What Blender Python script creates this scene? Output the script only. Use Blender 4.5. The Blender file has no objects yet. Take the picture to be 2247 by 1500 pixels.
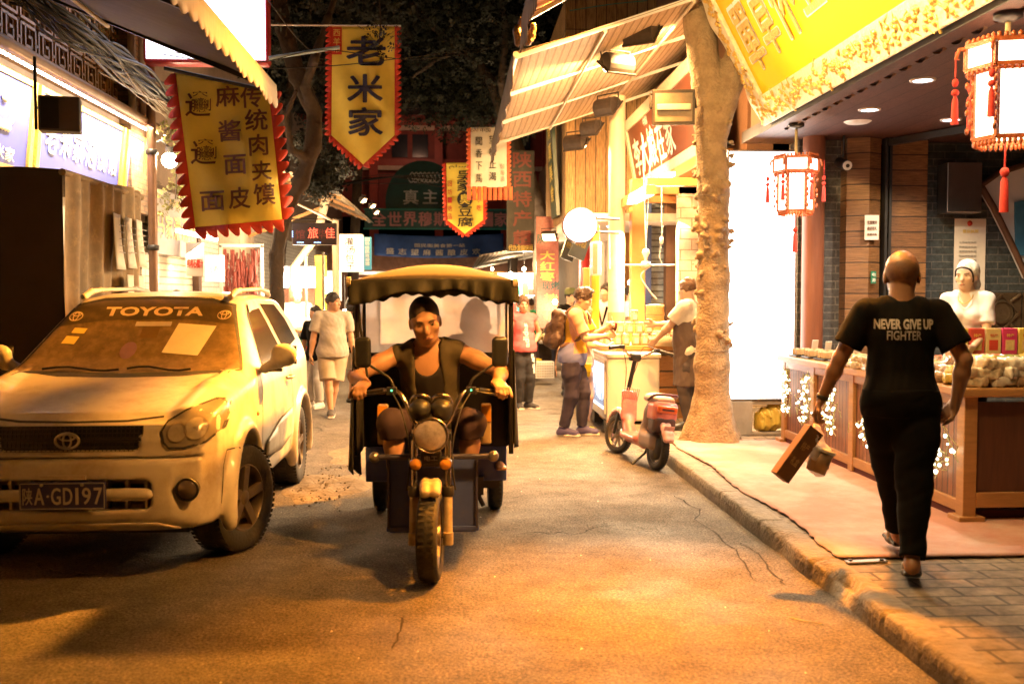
import bpy, bmesh, math, random
import numpy as np
from mathutils import Vector, Matrix, Euler
from mathutils.bvhtree import BVHTree
PI = math.pi
random.seed(7)
SC = bpy.context.scene
COL = SC.collection
# ---------------------------------------------------------------- camera, world, exposure
F, CX, CY, HC = 2185.0, 1123.5, 750.0, 1.62
PITCH = math.atan(100 / F)
YAW = math.atan(123.5 / F * math.cos(PITCH))
cd = bpy.data.cameras.new('camera'); cam = bpy.data.objects.new('camera', cd); COL.objects.link(cam)
cam.location = (0, 0, HC); cam.rotation_euler = (PI / 2 - PITCH, 0, -YAW)
cd.sensor_width = 36; cd.lens = 36 * F / 2247; cd.clip_end = 500; cd.clip_start = .05
cd.dof.use_dof = True; cd.dof.focus_distance = 8.6; cd.dof.aperture_fstop = 2.2
SC.camera = cam
w = bpy.data.worlds.new('World'); SC.world = w; w.use_nodes = True
sky = w.node_tree.nodes.new('ShaderNodeTexSky'); sky.sky_type = 'NISHITA'; sky.sun_disc = False
sky.sun_elevation = math.radians(-8); sky.sun_rotation = math.radians(200)
w.node_tree.links.new(sky.outputs[0], w.node_tree.nodes['Background'].inputs[0])
w.node_tree.nodes['Background'].inputs[1].default_value = .02
SC.view_settings.view_transform = 'Standard'; SC.view_settings.look = 'None'
SC.view_settings.exposure = 0.0
SC.cycles.max_bounces = 6; SC.cycles.diffuse_bounces = 3; SC.cycles.glossy_bounces = 3
SC.cycles.transparent_max_bounces = 12; SC.cycles.sample_clamp_indirect = 6

def _ray(px, py):
    v = Vector(((px - CX) / F, -(py - CY) / F, -1))
    return cam.rotation_euler.to_matrix() @ v
def PY(px, py, Y):
    d = _ray(px, py); t = Y / d.y; return Vector((d.x * t, Y, HC + d.z * t))
def PX(px, py, X):
    d = _ray(px, py); t = X / d.x; return Vector((X, d.y * t, HC + d.z * t))
def PZ(px, py, z):
    d = _ray(px, py); t = (z - HC) / d.z; return Vector((d.x * t, d.y * t, z))

# ---------------------------------------------------------------- things, parts
def link(o, parent=None):
    COL.objects.link(o)
    if parent is not None: o.parent = parent
    return o
def tag(o, label=None, cat=None, group=None, kind=None):
    if label: o['label'] = label
    if cat: o['category'] = cat
    if group: o['group'] = group
    if kind: o['kind'] = kind
    return o
def thing(name, label, cat, loc=(0, 0, 0), rz=0, group=None, rx=0, s=1):
    o = bpy.data.objects.new(name, None); link(o)
    o.empty_display_size = .1
    o.location = loc; o.rotation_euler = (rx, 0, rz); o.scale = (s, s, s)
    return tag(o, label, cat, group)
def copy_tree(o, loc=None, rz=None, label=None, parent=None):
    c = o.copy(); COL.objects.link(c); c.parent = parent
    if loc is not None: c.location = loc
    if rz is not None: c.rotation_euler = (0, 0, rz)
    if label: c['label'] = label
    for ch in list(o.children): copy_tree(ch, parent=c)
    return c

class MB:
    """collects shapes, then becomes one mesh object"""
    def __init__(s): s.v = []; s.f = []; s.sm = []
    def add(s, V, Fc, smooth=False):
        b = len(s.v); s.v += [tuple(p) for p in V]
        s.f += [tuple(i + b for i in f) for f in Fc]; s.sm += [smooth] * len(Fc); return s
    def box(s, c, d, R=None):
        h = [x / 2 for x in d]; V = []
        for i in range(8):
            p = Vector(((h[0], -h[0])[i & 1 == 0], (h[1], -h[1])[i & 2 == 0], (h[2], -h[2])[i & 4 == 0]))
            if R is not None: p = R @ p
            V.append(p + Vector(c))
        return s.add(V, [(0, 2, 3, 1), (4, 5, 7, 6), (0, 1, 5, 4), (2, 6, 7, 3), (0, 4, 6, 2), (1, 3, 7, 5)])
    def box2(s, a, b):
        return s.box([(x + y) / 2 for x, y in zip(a, b)], [abs(x - y) for x, y in zip(a, b)])
    def bar(s, p, q, w, h, up=(0, 0, 1)):
        p, q = Vector(p), Vector(q); y = (q - p).normalized(); up = Vector(up)
        if abs(y.dot(up)) > .99: up = Vector((0, 1, 0))
        x = y.cross(up).normalized(); z = x.cross(y)
        return s.box((p + q) / 2, (w, (q - p).length, h), Matrix((x, y, z)).transposed())
    def tube(s, pts, r, n=8, cap=True):
        pts = [Vector(p) for p in pts]; m = len(pts)
        rr = r if isinstance(r, (list, tuple)) else [r] * m
        V = []; Fc = []; prev = None
        for i, p in enumerate(pts):
            t = (pts[min(i + 1, m - 1)] - pts[max(i - 1, 0)]).normalized()
            if prev is None:
                a = Vector((0, 0, 1)) if abs(t.z) < .9 else Vector((1, 0, 0)); x = t.cross(a).normalized()
            else: x = (prev - t * prev.dot(t)).normalized()
            prev = x; y = t.cross(x)
            V += [p + (x * math.cos(2 * PI * k / n) + y * math.sin(2 * PI * k / n)) * rr[i] for k in range(n)]
        for i in range(m - 1):
            for k in range(n):
                a = i * n + k; b = i * n + (k + 1) % n
                Fc.append((a, b, b + n, a + n))
        s.add(V, Fc, True)
        if cap: s.add(V[:n], [tuple(range(n))[::-1]]); s.add(V[-n:], [tuple(range(n))])
        return s
    def cyl(s, p, q, r, n=16, r2=None):
        return s.tube([p, q], [r, r if r2 is None else r2], n)
    def lathe(s, prof, c=(0, 0, 0), axis='z', n=24):
        V = []; Fc = []; m = len(prof)
        for k in range(n):
            a = 2 * PI * k / n
            for r, z in prof:
                p = (r * math.cos(a), r * math.sin(a), z)
                if axis == 'x': p = (p[2], p[0], p[1])
                if axis == 'y': p = (p[1], p[2], p[0])
                V.append(Vector(p) + Vector(c))
        for k in range(n):
            for i in range(m - 1):
                a = k * m + i; b = ((k + 1) % n) * m + i
                Fc.append((a, b, b + 1, a + 1))
        return s.add(V, Fc, True)
    def ell(s, c, r, n=14):
        R = r if isinstance(r, (tuple, list)) else (r, r, r); V = []; Fc = []
        for i in range(n // 2 + 1):
            th = PI * i / (n // 2)
            for k in range(n):
                a = 2 * PI * k / n
                V.append((c[0] + R[0] * math.sin(th) * math.cos(a), c[1] + R[1] * math.sin(th) * math.sin(a), c[2] + R[2] * math.cos(th)))
        for i in range(n // 2):
            for k in range(n):
                Fc.append((i * n + k, (i + 1) * n + k, (i + 1) * n + (k + 1) % n, i * n + (k + 1) % n))
        return s.add(V, Fc, True)
    def prism(s, poly, y0, y1, to=None):
        """2-D outline (x,z) given thickness from y0 to y1"""
        to = to or (lambda x, y, z: (x, y, z)); n = len(poly)
        V = [to(x, y0, z) for x, z in poly] + [to(x, y1, z) for x, z in poly]
        return s.add(V, [tuple(range(n)), tuple(range(2 * n - 1, n - 1, -1))] + [(i, i + n, (i + 1) % n + n, (i + 1) % n) for i in range(n)])
    def grid(s, fn, nu, nv, smooth=True):
        V = [fn(i / nu, j / nv) for j in range(nv + 1) for i in range(nu + 1)]
        return s.add(V, [(j * (nu + 1) + i, j * (nu + 1) + i + 1, (j + 1) * (nu + 1) + i + 1, (j + 1) * (nu + 1) + i) for j in range(nv) for i in range(nu)], smooth)
    def build(s, name, mat, parent=None, bevel=0, solid=0, loc=None):
        me = bpy.data.meshes.new(name); me.from_pydata(s.v, [], s.f); me.polygons.foreach_set('use_smooth', s.sm)
        bm = bmesh.new(); bm.from_mesh(me); bmesh.ops.recalc_face_normals(bm, faces=bm.faces); bm.to_mesh(me); bm.free()
        me.materials.append(mat)
        o = link(bpy.data.objects.new(name, me), parent)
        if loc is not None: o.location = loc
        if solid:
            m = o.modifiers.new('s', 'SOLIDIFY'); m.thickness = solid; m.offset = 0
        if bevel:
            m = o.modifiers.new('b', 'BEVEL'); m.width = bevel; m.segments = 2; m.limit_method = 'ANGLE'; m.angle_limit = .7
        return o

def text_geo(body, w=None, h=None, bold=0.0, line=1.0, depth=0.0, flat=False):
    """lettering as triangles in the x-z plane, centred, fitted to w x h"""
    c = bpy.data.curves.new('t', 'FONT'); c.body = body; c.align_x = 'CENTER'; c.offset = bold if flat or bold < .001 else 0
    c.space_line = line; c.extrude = depth; c.resolution_u = 3
    o = bpy.data.objects.new('t', c); COL.objects.link(o)
    me = bpy.data.meshes.new_from_object(o.evaluated_get(bpy.context.evaluated_depsgraph_get()))
    bpy.data.objects.remove(o); bpy.data.curves.remove(c)
    V = np.array([v.co[:] for v in me.vertices]); Fc = [tuple(p.vertices) for p in me.polygons]
    bpy.data.meshes.remove(me)
    lo, hi = V.min(0), V.max(0); V -= (lo + hi) / 2; e = hi - lo
    sx = sz = 1
    if w: sx = w / e[0]
    if h: sz = h / e[1]
    if w and not h: sz = sx
    if h and not w: sx = sz
    o = [(x * sx, 0, y * sz) for x, y, z in V]
    if bold > .001 and not flat:                                       # heavier strokes: shifted copies, each a hair in front of the last
        n = len(o); r = bold * .55 * max(abs(p[2]) for p in o) * 2; F0 = Fc; P0 = o
        for k in range(6):
            a = PI / 3 * k; o = o + [(x + r * math.cos(a), -.0006 * (k + 1), z + r * math.sin(a)) for x, y, z in P0]; Fc = Fc + [tuple(i + n * (k + 1) for i in f) for f in F0]
    return o, Fc
def text(parent, body, mat, x, z, y, w=None, h=None, bold=.02, name='lettering', R=0.0, skew=0.0, line=1.0):
    V, Fc = text_geo(body, w, h, bold, line); ca, sa = math.cos(R), math.sin(R)
    V = [(x + ca * (a + skew * c) - sa * c, y - b, z + sa * (a + skew * c) + ca * c) for a, b, c in V]
    m = MB(); m.add(V, Fc); return m

# ---------------------------------------------------------------- materials
_mats = {}
def _nodes(name):
    m = bpy.data.materials.new(name); m.use_nodes = True
    return m, m.node_tree.nodes, m.node_tree.links, m.node_tree.nodes['Principled BSDF']
def mat(name, col=(.5, .5, .5), rough=.6, metal=0, var=.18, scale=6, bump=0, bscale=60, emit=0, ecol=None, coat=0, alpha=1, trans=0, spec=None, dirt=None, dscale=3, damt=.5, stretch=None):
    if name in _mats: return _mats[name]
    m, N, L, B = _nodes(name); _mats[name] = m
    B.inputs['Roughness'].default_value = rough; B.inputs['Metallic'].default_value = metal
    tc = N.new('ShaderNodeTexCoord'); src = tc.outputs['Object']
    if stretch:
        mp = N.new('ShaderNodeMapping'); mp.inputs['Scale'].default_value = stretch; L.new(src, mp.inputs[0]); src = mp.outputs[0]
    nz = N.new('ShaderNodeTexNoise'); nz.inputs['Scale'].default_value = scale; nz.inputs['Detail'].default_value = 6; nz.inputs['Roughness'].default_value = .65
    L.new(src, nz.inputs['Vector'])
    mx = N.new('ShaderNodeMix'); mx.data_type = 'RGBA'
    L.new(nz.outputs['Fac'], mx.inputs[0])
    mx.inputs[6].default_value = (*[max(0, c * (1 - 2 * var)) for c in col], 1); mx.inputs[7].default_value = (*[min(1, c * (1 + 2 * var)) for c in col], 1)
    out = mx.outputs[2]
    if dirt:
        n2 = N.new('ShaderNodeTexNoise'); n2.inputs['Scale'].default_value = dscale; n2.inputs['Detail'].default_value = 8; n2.inputs['Roughness'].default_value = .7
        L.new(src, n2.inputs['Vector'])
        rp = N.new('ShaderNodeValToRGB'); rp.color_ramp.elements[0].position = .62 - .3 * damt; rp.color_ramp.elements[1].position = .85 - .25 * damt; L.new(n2.outputs['Fac'], rp.inputs[0])
        m2 = N.new('ShaderNodeMix'); m2.data_type = 'RGBA'; L.new(rp.outputs[0], m2.inputs[0]); L.new(out, m2.inputs[6]); m2.inputs[7].default_value = (*dirt, 1); out = m2.outputs[2]
    L.new(out, B.inputs['Base Color'])
    if bump:
        nb = N.new('ShaderNodeTexNoise'); nb.inputs['Scale'].default_value = bscale; nb.inputs['Detail'].default_value = 5; L.new(src, nb.inputs['Vector'])
        bp = N.new('ShaderNodeBump'); bp.inputs['Strength'].default_value = min(1, bump); bp.inputs['Distance'].default_value = .02; L.new(nb.outputs['Fac'], bp.inputs['Height']); L.new(bp.outputs[0], B.inputs['Normal'])
    if emit:
        B.inputs['Emission Color'].default_value = (*(ecol or col), 1); B.inputs['Emission Strength'].default_value = emit
    if coat: B.inputs['Coat Weight'].default_value = coat; B.inputs['Coat Roughness'].default_value = .12
    if trans: B.inputs['Transmission Weight'].default_value = trans
    if spec is not None: B.inputs['Specular IOR Level'].default_value = spec
    if alpha < 1: B.inputs['Alpha'].default_value = alpha
    return m
def brick(name, c1, c2, mortar, bw, bh, ms=.012, vec='xz', bump=.6, rough=.7, off=.5, var=.25, nscale=10, grain=None, bias=0.0):
    """courses, planks, tiles or pavers, laid in the object's own plane"""
    if name in _mats: return _mats[name]
    m, N, L, B = _nodes(name); _mats[name] = m
    tc = N.new('ShaderNodeTexCoord'); sp = N.new('ShaderNodeSeparateXYZ'); L.new(tc.outputs['Object'], sp.inputs[0])
    ad = N.new('ShaderNodeMath'); ad.operation = 'ADD'; L.new(sp.outputs[0], ad.inputs[0]); L.new(sp.outputs[1], ad.inputs[1])
    cb = N.new('ShaderNodeCombineXYZ'); a, b = {'xz': (ad.outputs[0], sp.outputs[2]), 'zx': (sp.outputs[2], ad.outputs[0]), 'xy': (sp.outputs[0], sp.outputs[1]), 'yx': (sp.outputs[1], sp.outputs[0])}[vec]
    L.new(a, cb.inputs[0]); L.new(b, cb.inputs[1])
    bt = N.new('ShaderNodeTexBrick'); L.new(cb.outputs[0], bt.inputs['Vector']); bt.offset = off
    bt.inputs['Scale'].default_value = 1; bt.inputs['Brick Width'].default_value = bw; bt.inputs['Row Height'].default_value = bh
    bt.inputs['Mortar Size'].default_value = ms; bt.inputs['Mortar Smooth'].default_value = .2; bt.inputs['Bias'].default_value = bias
    bt.inputs['Color1'].default_value = (*c1, 1); bt.inputs['Color2'].default_value = (*c2, 1); bt.inputs['Mortar'].default_value = (*mortar, 1)
    nz = N.new('ShaderNodeTexNoise'); nz.inputs['Scale'].default_value = nscale; nz.inputs['Detail'].default_value = 7; nz.inputs['Roughness'].default_value = .7
    if grain:
        mp = N.new('ShaderNodeMapping'); mp.inputs['Scale'].default_value = grain; L.new(cb.outputs[0], mp.inputs[0]); L.new(mp.outputs[0], nz.inputs['Vector'])
    else: L.new(tc.outputs['Object'], nz.inputs['Vector'])
    mr = N.new('ShaderNodeMapRange'); mr.inputs['From Min'].default_value = .3; mr.inputs['From Max'].default_value = .7; mr.inputs['To Min'].default_value = 1 - 2 * var; mr.inputs['To Max'].default_value = 1 + var; L.new(nz.outputs['Fac'], mr.inputs[0])
    mu = N.new('ShaderNodeMix'); mu.data_type = 'RGBA'; mu.blend_type = 'MULTIPLY'; mu.inputs[0].default_value = 1
    L.new(bt.outputs['Color'], mu.inputs[6]); L.new(mr.outputs[0], mu.inputs[7]); L.new(mu.outputs[2], B.inputs['Base Color'])
    B.inputs['Roughness'].default_value = rough
    ms_ = N.new('ShaderNodeMath'); ms_.operation = 'MULTIPLY_ADD'; L.new(bt.outputs['Fac'], ms_.inputs[0]); ms_.inputs[1].default_value = -1; L.new(nz.outputs['Fac'], ms_.inputs[2])
    bp = N.new('ShaderNodeBump'); bp.inputs['Strength'].default_value = bump; bp.inputs['Distance'].default_value = .01; L.new(ms_.outputs[0], bp.inputs['Height']); L.new(bp.outputs[0], B.inputs['Normal'])
    return m
def glow(name, col, st):
    """something that gives off light: a lamp face, a backlit panel"""
    if name in _mats: return _mats[name]
    m, N, L, B = _nodes(name); _mats[name] = m
    B.inputs['Base Color'].default_value = (*[c * .8 for c in col], 1); B.inputs['Roughness'].default_value = .4
    B.inputs['Emission Color'].default_value = (*col, 1); B.inputs['Emission Strength'].default_value = st
    return m
def film(name, col, clear=.5, transl=.5, rough=.15):
    """cloudy plastic sheet"""
    if name in _mats: return _mats[name]
    m, N, L, B = _nodes(name); _mats[name] = m
    out = N['Material Output']
    tr = N.new('ShaderNodeBsdfTransparent'); tl = N.new('ShaderNodeBsdfTranslucent'); tl.inputs[0].default_value = (*col, 1)
    B.inputs['Base Color'].default_value = (*col, 1); B.inputs['Roughness'].default_value = rough
    nz = N.new('ShaderNodeTexNoise'); nz.inputs['Scale'].default_value = 5; nz.inputs['Detail'].default_value = 5
    tc = N.new('ShaderNodeTexCoord'); L.new(tc.outputs['Object'], nz.inputs['Vector'])
    mr = N.new('ShaderNodeMapRange'); mr.inputs['To Min'].default_value = max(0, clear - .35); mr.inputs['To Max'].default_value = min(1, clear + .35); L.new(nz.outputs['Fac'], mr.inputs[0])
    bp = N.new('ShaderNodeBump'); bp.inputs['Strength'].default_value = .4; bp.inputs['Distance'].default_value = .03; L.new(nz.outputs['Fac'], bp.inputs['Height']); L.new(bp.outputs[0], B.inputs['Normal'])
    m1 = N.new('ShaderNodeMixShader'); m1.inputs[0].default_value = transl; L.new(B.outputs[0], m1.inputs[1]); L.new(tl.outputs[0], m1.inputs[2])
    m2 = N.new('ShaderNodeMixShader'); L.new(mr.outputs[0], m2.inputs[0]); L.new(m1.outputs[0], m2.inputs[1]); L.new(tr.outputs[0], m2.inputs[2])
    L.new(m2.outputs[0], out.inputs[0]); return m
def lamp(kind, loc, energy, col, parent=None, size=.2, target=None, spot=None, size_y=None, name='lamp_light', spread=None):
    d = bpy.data.lights.new(name, kind); d.energy = energy; d.color = col
    if kind == 'AREA':
        d.size = size
        if spread: d.spread = math.radians(spread)
        if size_y: d.shape = 'RECTANGLE'; d.size_y = size_y
    else: d.shadow_soft_size = size
    if kind == 'SPOT': d.spot_size = spot or 2; d.spot_blend = .6
    o = bpy.data.objects.new(name, d); link(o, parent); o.location = loc
    if target is not None:
        o.rotation_euler = (Vector(target) - Vector(loc)).to_track_quat('-Z', 'Y').to_euler()
    return o
WARM = (1, .60, .22); SODIUM = (1, .30, .012); HALO = (1, .56, .2); COOL = (.95, .93, 1); SOFT = (1, .66, .34)

# ---------------------------------------------------------------- smooth solids from distance fields
class Solid:
    def __init__(s): s.p = []; s.noise = None; s.post = None
    def _a(s, fn, c, r, k, op='u'): s.p.append((fn, np.array(c, float), r, k, op)); return s
    def cap(s, a, b, ra, rb=None, k=.02, op='u', flat=False, flat0=False):
        a, b = np.array(a, float), np.array(b, float); rb = ra if rb is None else rb; ab = b - a; L2 = max(ab @ ab, 1e-9); u = ab / math.sqrt(L2)
        def fn(P):
            q = P - a; t = np.clip(q @ ab / L2, 0, 1)
            d = np.sqrt(((q - t[:, None] * ab) ** 2).sum(1)) - (ra + t * (rb - ra))
            if flat: d = np.maximum(d, (P - b) @ u)
            if flat0: d = np.maximum(d, -(q @ u))
            return d
        return s._a(fn, (a + b) / 2, math.sqrt(L2) / 2 + max(ra, rb), k, op)
    def chain(s, pts, rad, k=.02, op='u'):
        for i in range(len(pts) - 1): s.cap(pts[i], pts[i + 1], rad[i], rad[i + 1], k, op)
        return s
    def ell(s, c, r, R=None, k=.02, op='u'):
        c = np.array(c, float); r = np.array(r, float); Rm = None if R is None else np.array(R)
        def fn(P):
            q = P - c
            if Rm is not None: q = q @ Rm
            k0 = np.sqrt(((q / r) ** 2).sum(1)); k1 = np.sqrt(((q / (r * r)) ** 2).sum(1)) + 1e-9
            return k0 * (k0 - 1) / k1
        return s._a(fn, c, r.max(), k, op)
    def box(s, c, h, R=None, rad=.01, k=.02, op='u'):
        c = np.array(c, float); h = np.array(h, float) - rad; Rm = None if R is None else np.array(R)
        def fn(P):
            q = P - c
            if Rm is not None: q = q @ Rm
            q = np.abs(q) - h
            return np.sqrt((np.maximum(q, 0) ** 2).sum(1)) + np.minimum(q.max(1), 0) - rad
        return s._a(fn, c, float(np.linalg.norm(h)) + rad, k, op)
    def plane(s, p, n, k=.004):
        p = np.array(p, float); n = np.array(n, float) / np.linalg.norm(n)
        return s._a(lambda P: (P - p) @ n, (0, 0, 0), 1e6, k, 'i')   # keeps the side the normal points away from
    def fn(s, f, c=(0, 0, 0), r=1e6, k=.02, op='u'): return s._a(f, c, r, k, op)
    def ev(s, P, idx=None):
        d = np.full(len(P), .25)
        for i in (range(len(s.p)) if idx is None else idx):
            fn, c, r, k, op = s.p[i]; e = fn(P)
            if op == 'u':
                h = np.clip(.5 + .5 * (d - e) / k, 0, 1); d = d + (e - d) * h - k * h * (1 - h)
            else:
                if op == 's': e = -e
                h = np.clip(.5 - .5 * (d - e) / k, 0, 1); d = d + (e - d) * h + k * h * (1 - h)
        if s.noise is not None: d = d + s.noise(P)
        return d
    def mesh(s, h, B=8):
        us = [(c, r) for f, c, r, k, op in s.p if op == 'u']
        lo = np.min([c - r for c, r in us], 0) - 2 * h; hi = np.max([c + r for c, r in us], 0) + 2 * h
        nb = np.ceil((hi - lo) / h / B).astype(int); n = nb * B
        bi = np.stack(np.meshgrid(*[np.arange(k) for k in nb], indexing='ij'), -1).reshape(-1, 3)
        bc = lo + (bi + .5) * B * h
        db = np.concatenate([s.ev(bc[i:i + 20000]) for i in range(0, len(bc), 20000)])
        act = np.abs(db) < B * h * 1.25
        G = np.ones(n + 1, 'f')
        big = np.where(db < 0, -1, 1).reshape(nb)
        for ax in range(3): big = np.repeat(big, B, ax)
        G[:n[0], :n[1], :n[2]] = big
        o = np.stack(np.meshgrid(*[np.arange(B + 1)] * 3, indexing='ij'), -1).reshape(-1, 3)
        PC = np.array([c for f, c, r, k, op in s.p]); PR = np.array([r for f, c, r, k, op in s.p]); PK = np.array([k for f, c, r, k, op in s.p])
        half = B * h / 2
        for b, c in zip(bi[act], bc[act]):
            q = np.maximum(np.abs(PC - c) - half, 0); lb = np.sqrt((q * q).sum(1)) - PR
            idx = np.nonzero(lb < PK + 2 * h + .004)[0]
            g = b * B + o; val = s.ev(lo + g * h, idx)
            x, y, z = b * B
            G[x:x + B + 1, y:y + B + 1, z:z + B + 1] = val.reshape(B + 1, B + 1, B + 1)
        S = G < 0
        cs = [(i, j, k) for i in (0, 1) for j in (0, 1) for k in (0, 1)]
        an = np.zeros(n, bool); al = np.ones(n, bool)
        for i, j, k in cs:
            t = S[i:n[0] + i, j:n[1] + j, k:n[2] + k]; an |= t; al &= t
        ac = an & ~al; ix = np.argwhere(ac); idm = np.full(n, -1, np.int64); idm[ac] = np.arange(len(ix))
        val = np.stack([G[ix[:, 0] + i, ix[:, 1] + j, ix[:, 2] + k] for i, j, k in cs], 1)
        acc = np.zeros((len(ix), 3)); cnt = np.zeros(len(ix))
        for a in range(8):
            for b in range(a + 1, 8):
                if sum(x != y for x, y in zip(cs[a], cs[b])) != 1: continue
                va, vb = val[:, a], val[:, b]; mk = (va < 0) != (vb < 0)
                t = np.where(mk, va / np.where(mk, va - vb, 1), 0)
                p = np.array(cs[a]) + t[:, None] * (np.array(cs[b]) - np.array(cs[a]))
                acc += p * mk[:, None]; cnt += mk
        V = lo + (ix + acc / cnt[:, None]) * h
        Q = []
        for ax in range(3):
            u, v = (ax + 1) % 3, (ax + 2) % 3
            sl = [slice(0, n[0]), slice(0, n[1]), slice(0, n[2])]; s2 = list(sl); s2[ax] = slice(1, n[ax] + 1)
            A, Bm = S[tuple(sl)], S[tuple(s2)]; e = np.argwhere(A != Bm); e = e[(e[:, u] > 0) & (e[:, v] > 0)]
            if not len(e): continue
            def cell(du, dv):
                t = e.copy(); t[:, u] -= du; t[:, v] -= dv; return idm[t[:, 0], t[:, 1], t[:, 2]]
            q = np.stack([cell(1, 1), cell(0, 1), cell(0, 0), cell(1, 0)], 1)
            fl = ~A[e[:, 0], e[:, 1], e[:, 2]]; q[fl] = q[fl][:, ::-1]; Q.append(q[(q >= 0).all(1)])
        return V, np.concatenate(Q)
    def build(s, name, m, parent=None, h=.01):
        V, Q = s.mesh(h); me = bpy.data.meshes.new(name); k = len(Q)
        me.vertices.add(len(V)); me.vertices.foreach_set('co', V.astype('f').ravel())
        me.loops.add(4 * k); me.loops.foreach_set('vertex_index', Q.astype('i').ravel())
        me.polygons.add(k); me.polygons.foreach_set('loop_start', np.arange(k, dtype='i') * 4)
        me.polygons.foreach_set('use_smooth', np.ones(k, bool)); me.update(calc_edges=True)
        me.materials.append(m); return link(bpy.data.objects.new(name, me), parent)
def folds(amp, sc=14, seed=0):
    r = np.random.RandomState(seed); D = r.normal(size=(5, 3)) * sc * np.array([1, 1, .7]); ph = r.rand(5) * 6.28
    def f(P):
        w = P + .02 * np.sin(P[:, [1, 2, 0]] * 17 + 1.3)
        return amp * (np.sin(w @ D.T + ph).sum(1) + .55 * np.sin(w @ (D[::-1] * 2.4).T + ph * 3).sum(1) + .3 * np.sin(w @ (D * 5.1).T + ph * 7).sum(1)) / 2.4
    return f
def bvh_of(o):
    me = o.data; return BVHTree.FromPolygons([v.co[:] for v in me.vertices], [tuple(p.vertices) for p in me.polygons])
def project(name, V, Fc, bvh, frame, mat_, parent, off=.004, cut=.04, thick=0, maxd=5):
    """lays an outline (x-z plane, in a frame whose -y looks outward) onto a curved surface"""
    bm = bmesh.new(); vs = [bm.verts.new((v[0], 0, v[2])) for v in V]
    for f in Fc:
        try: bm.faces.new([vs[i] for i in f])
        except ValueError: pass
    xs = [v[0] for v in V]; zs = [v[2] for v in V]
    for lo, hi, no in ((min(xs), max(xs), (1, 0, 0)), (min(zs), max(zs), (0, 0, 1))):
        k = int((hi - lo) / cut)
        for i in range(1, k + 1):
            t = lo + (hi - lo) * i / (k + 1); g = bm.verts[:] + bm.edges[:] + bm.faces[:]
            bmesh.ops.bisect_plane(bm, geom=g, plane_co=Vector(no) * t, plane_no=no)
    fr = Matrix(frame); d = (fr.to_3x3() @ Vector((0, 1, 0))).normalized(); bad = []
    for v in bm.verts:
        p = fr @ v.co; h = bvh.ray_cast(p, d, maxd)
        if h[0] is None: bad.append(v)
        else: v.co = h[0] - d * off
    bmesh.ops.delete(bm, geom=bad, context='VERTS')
    for f in bm.faces: f.smooth = True
    me = bpy.data.meshes.new(name); bm.to_mesh(me); bm.free(); me.materials.append(mat_)
    o = link(bpy.data.objects.new(name, me), parent)
    if thick: m = o.modifiers.new('s', 'SOLIDIFY'); m.thickness = thick; m.offset = 0
    return o
def frame_from(loc, rz=0, rx=0): return Matrix.Translation(loc) @ Euler((rx, 0, rz)).to_matrix().to_4x4()
def poly_geo(pts): return [(x, 0, z) for x, z in pts], [tuple(range(len(pts)))]
def strip_geo(pts, wd, closed=False):
    pts = [Vector((x, 0, z)) for x, z in pts]; n = len(pts); V = []; Fc = []
    for i, p in enumerate(pts):
        a = pts[(i - 1) % n] if (closed or i) else p; b = pts[(i + 1) % n] if (closed or i < n - 1) else p
        t = (b - a).normalized(); nn = Vector((-t.z, 0, t.x)) * wd / 2; V += [p + nn, p - nn]
    for i in range(n if closed else n - 1):
        j = (i + 1) % n; Fc.append((2 * i, 2 * i + 1, 2 * j + 1, 2 * j))
    return [tuple(v) for v in V], Fc
def spline(pts, n=6):
    pts = [Vector(p) for p in pts]; out = []
    for i in range(len(pts) - 1):
        p0 = pts[max(i - 1, 0)]; p1 = pts[i]; p2 = pts[i + 1]; p3 = pts[min(i + 2, len(pts) - 1)]
        for k in range(n):
            t = k / n; out.append(.5 * ((2 * p1) + (p2 - p0) * t + (2 * p0 - 5 * p1 + 4 * p2 - p3) * t * t + (3 * p1 - p0 - 3 * p2 + p3) * t ** 3))
    return out + [pts[-1]]
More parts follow.
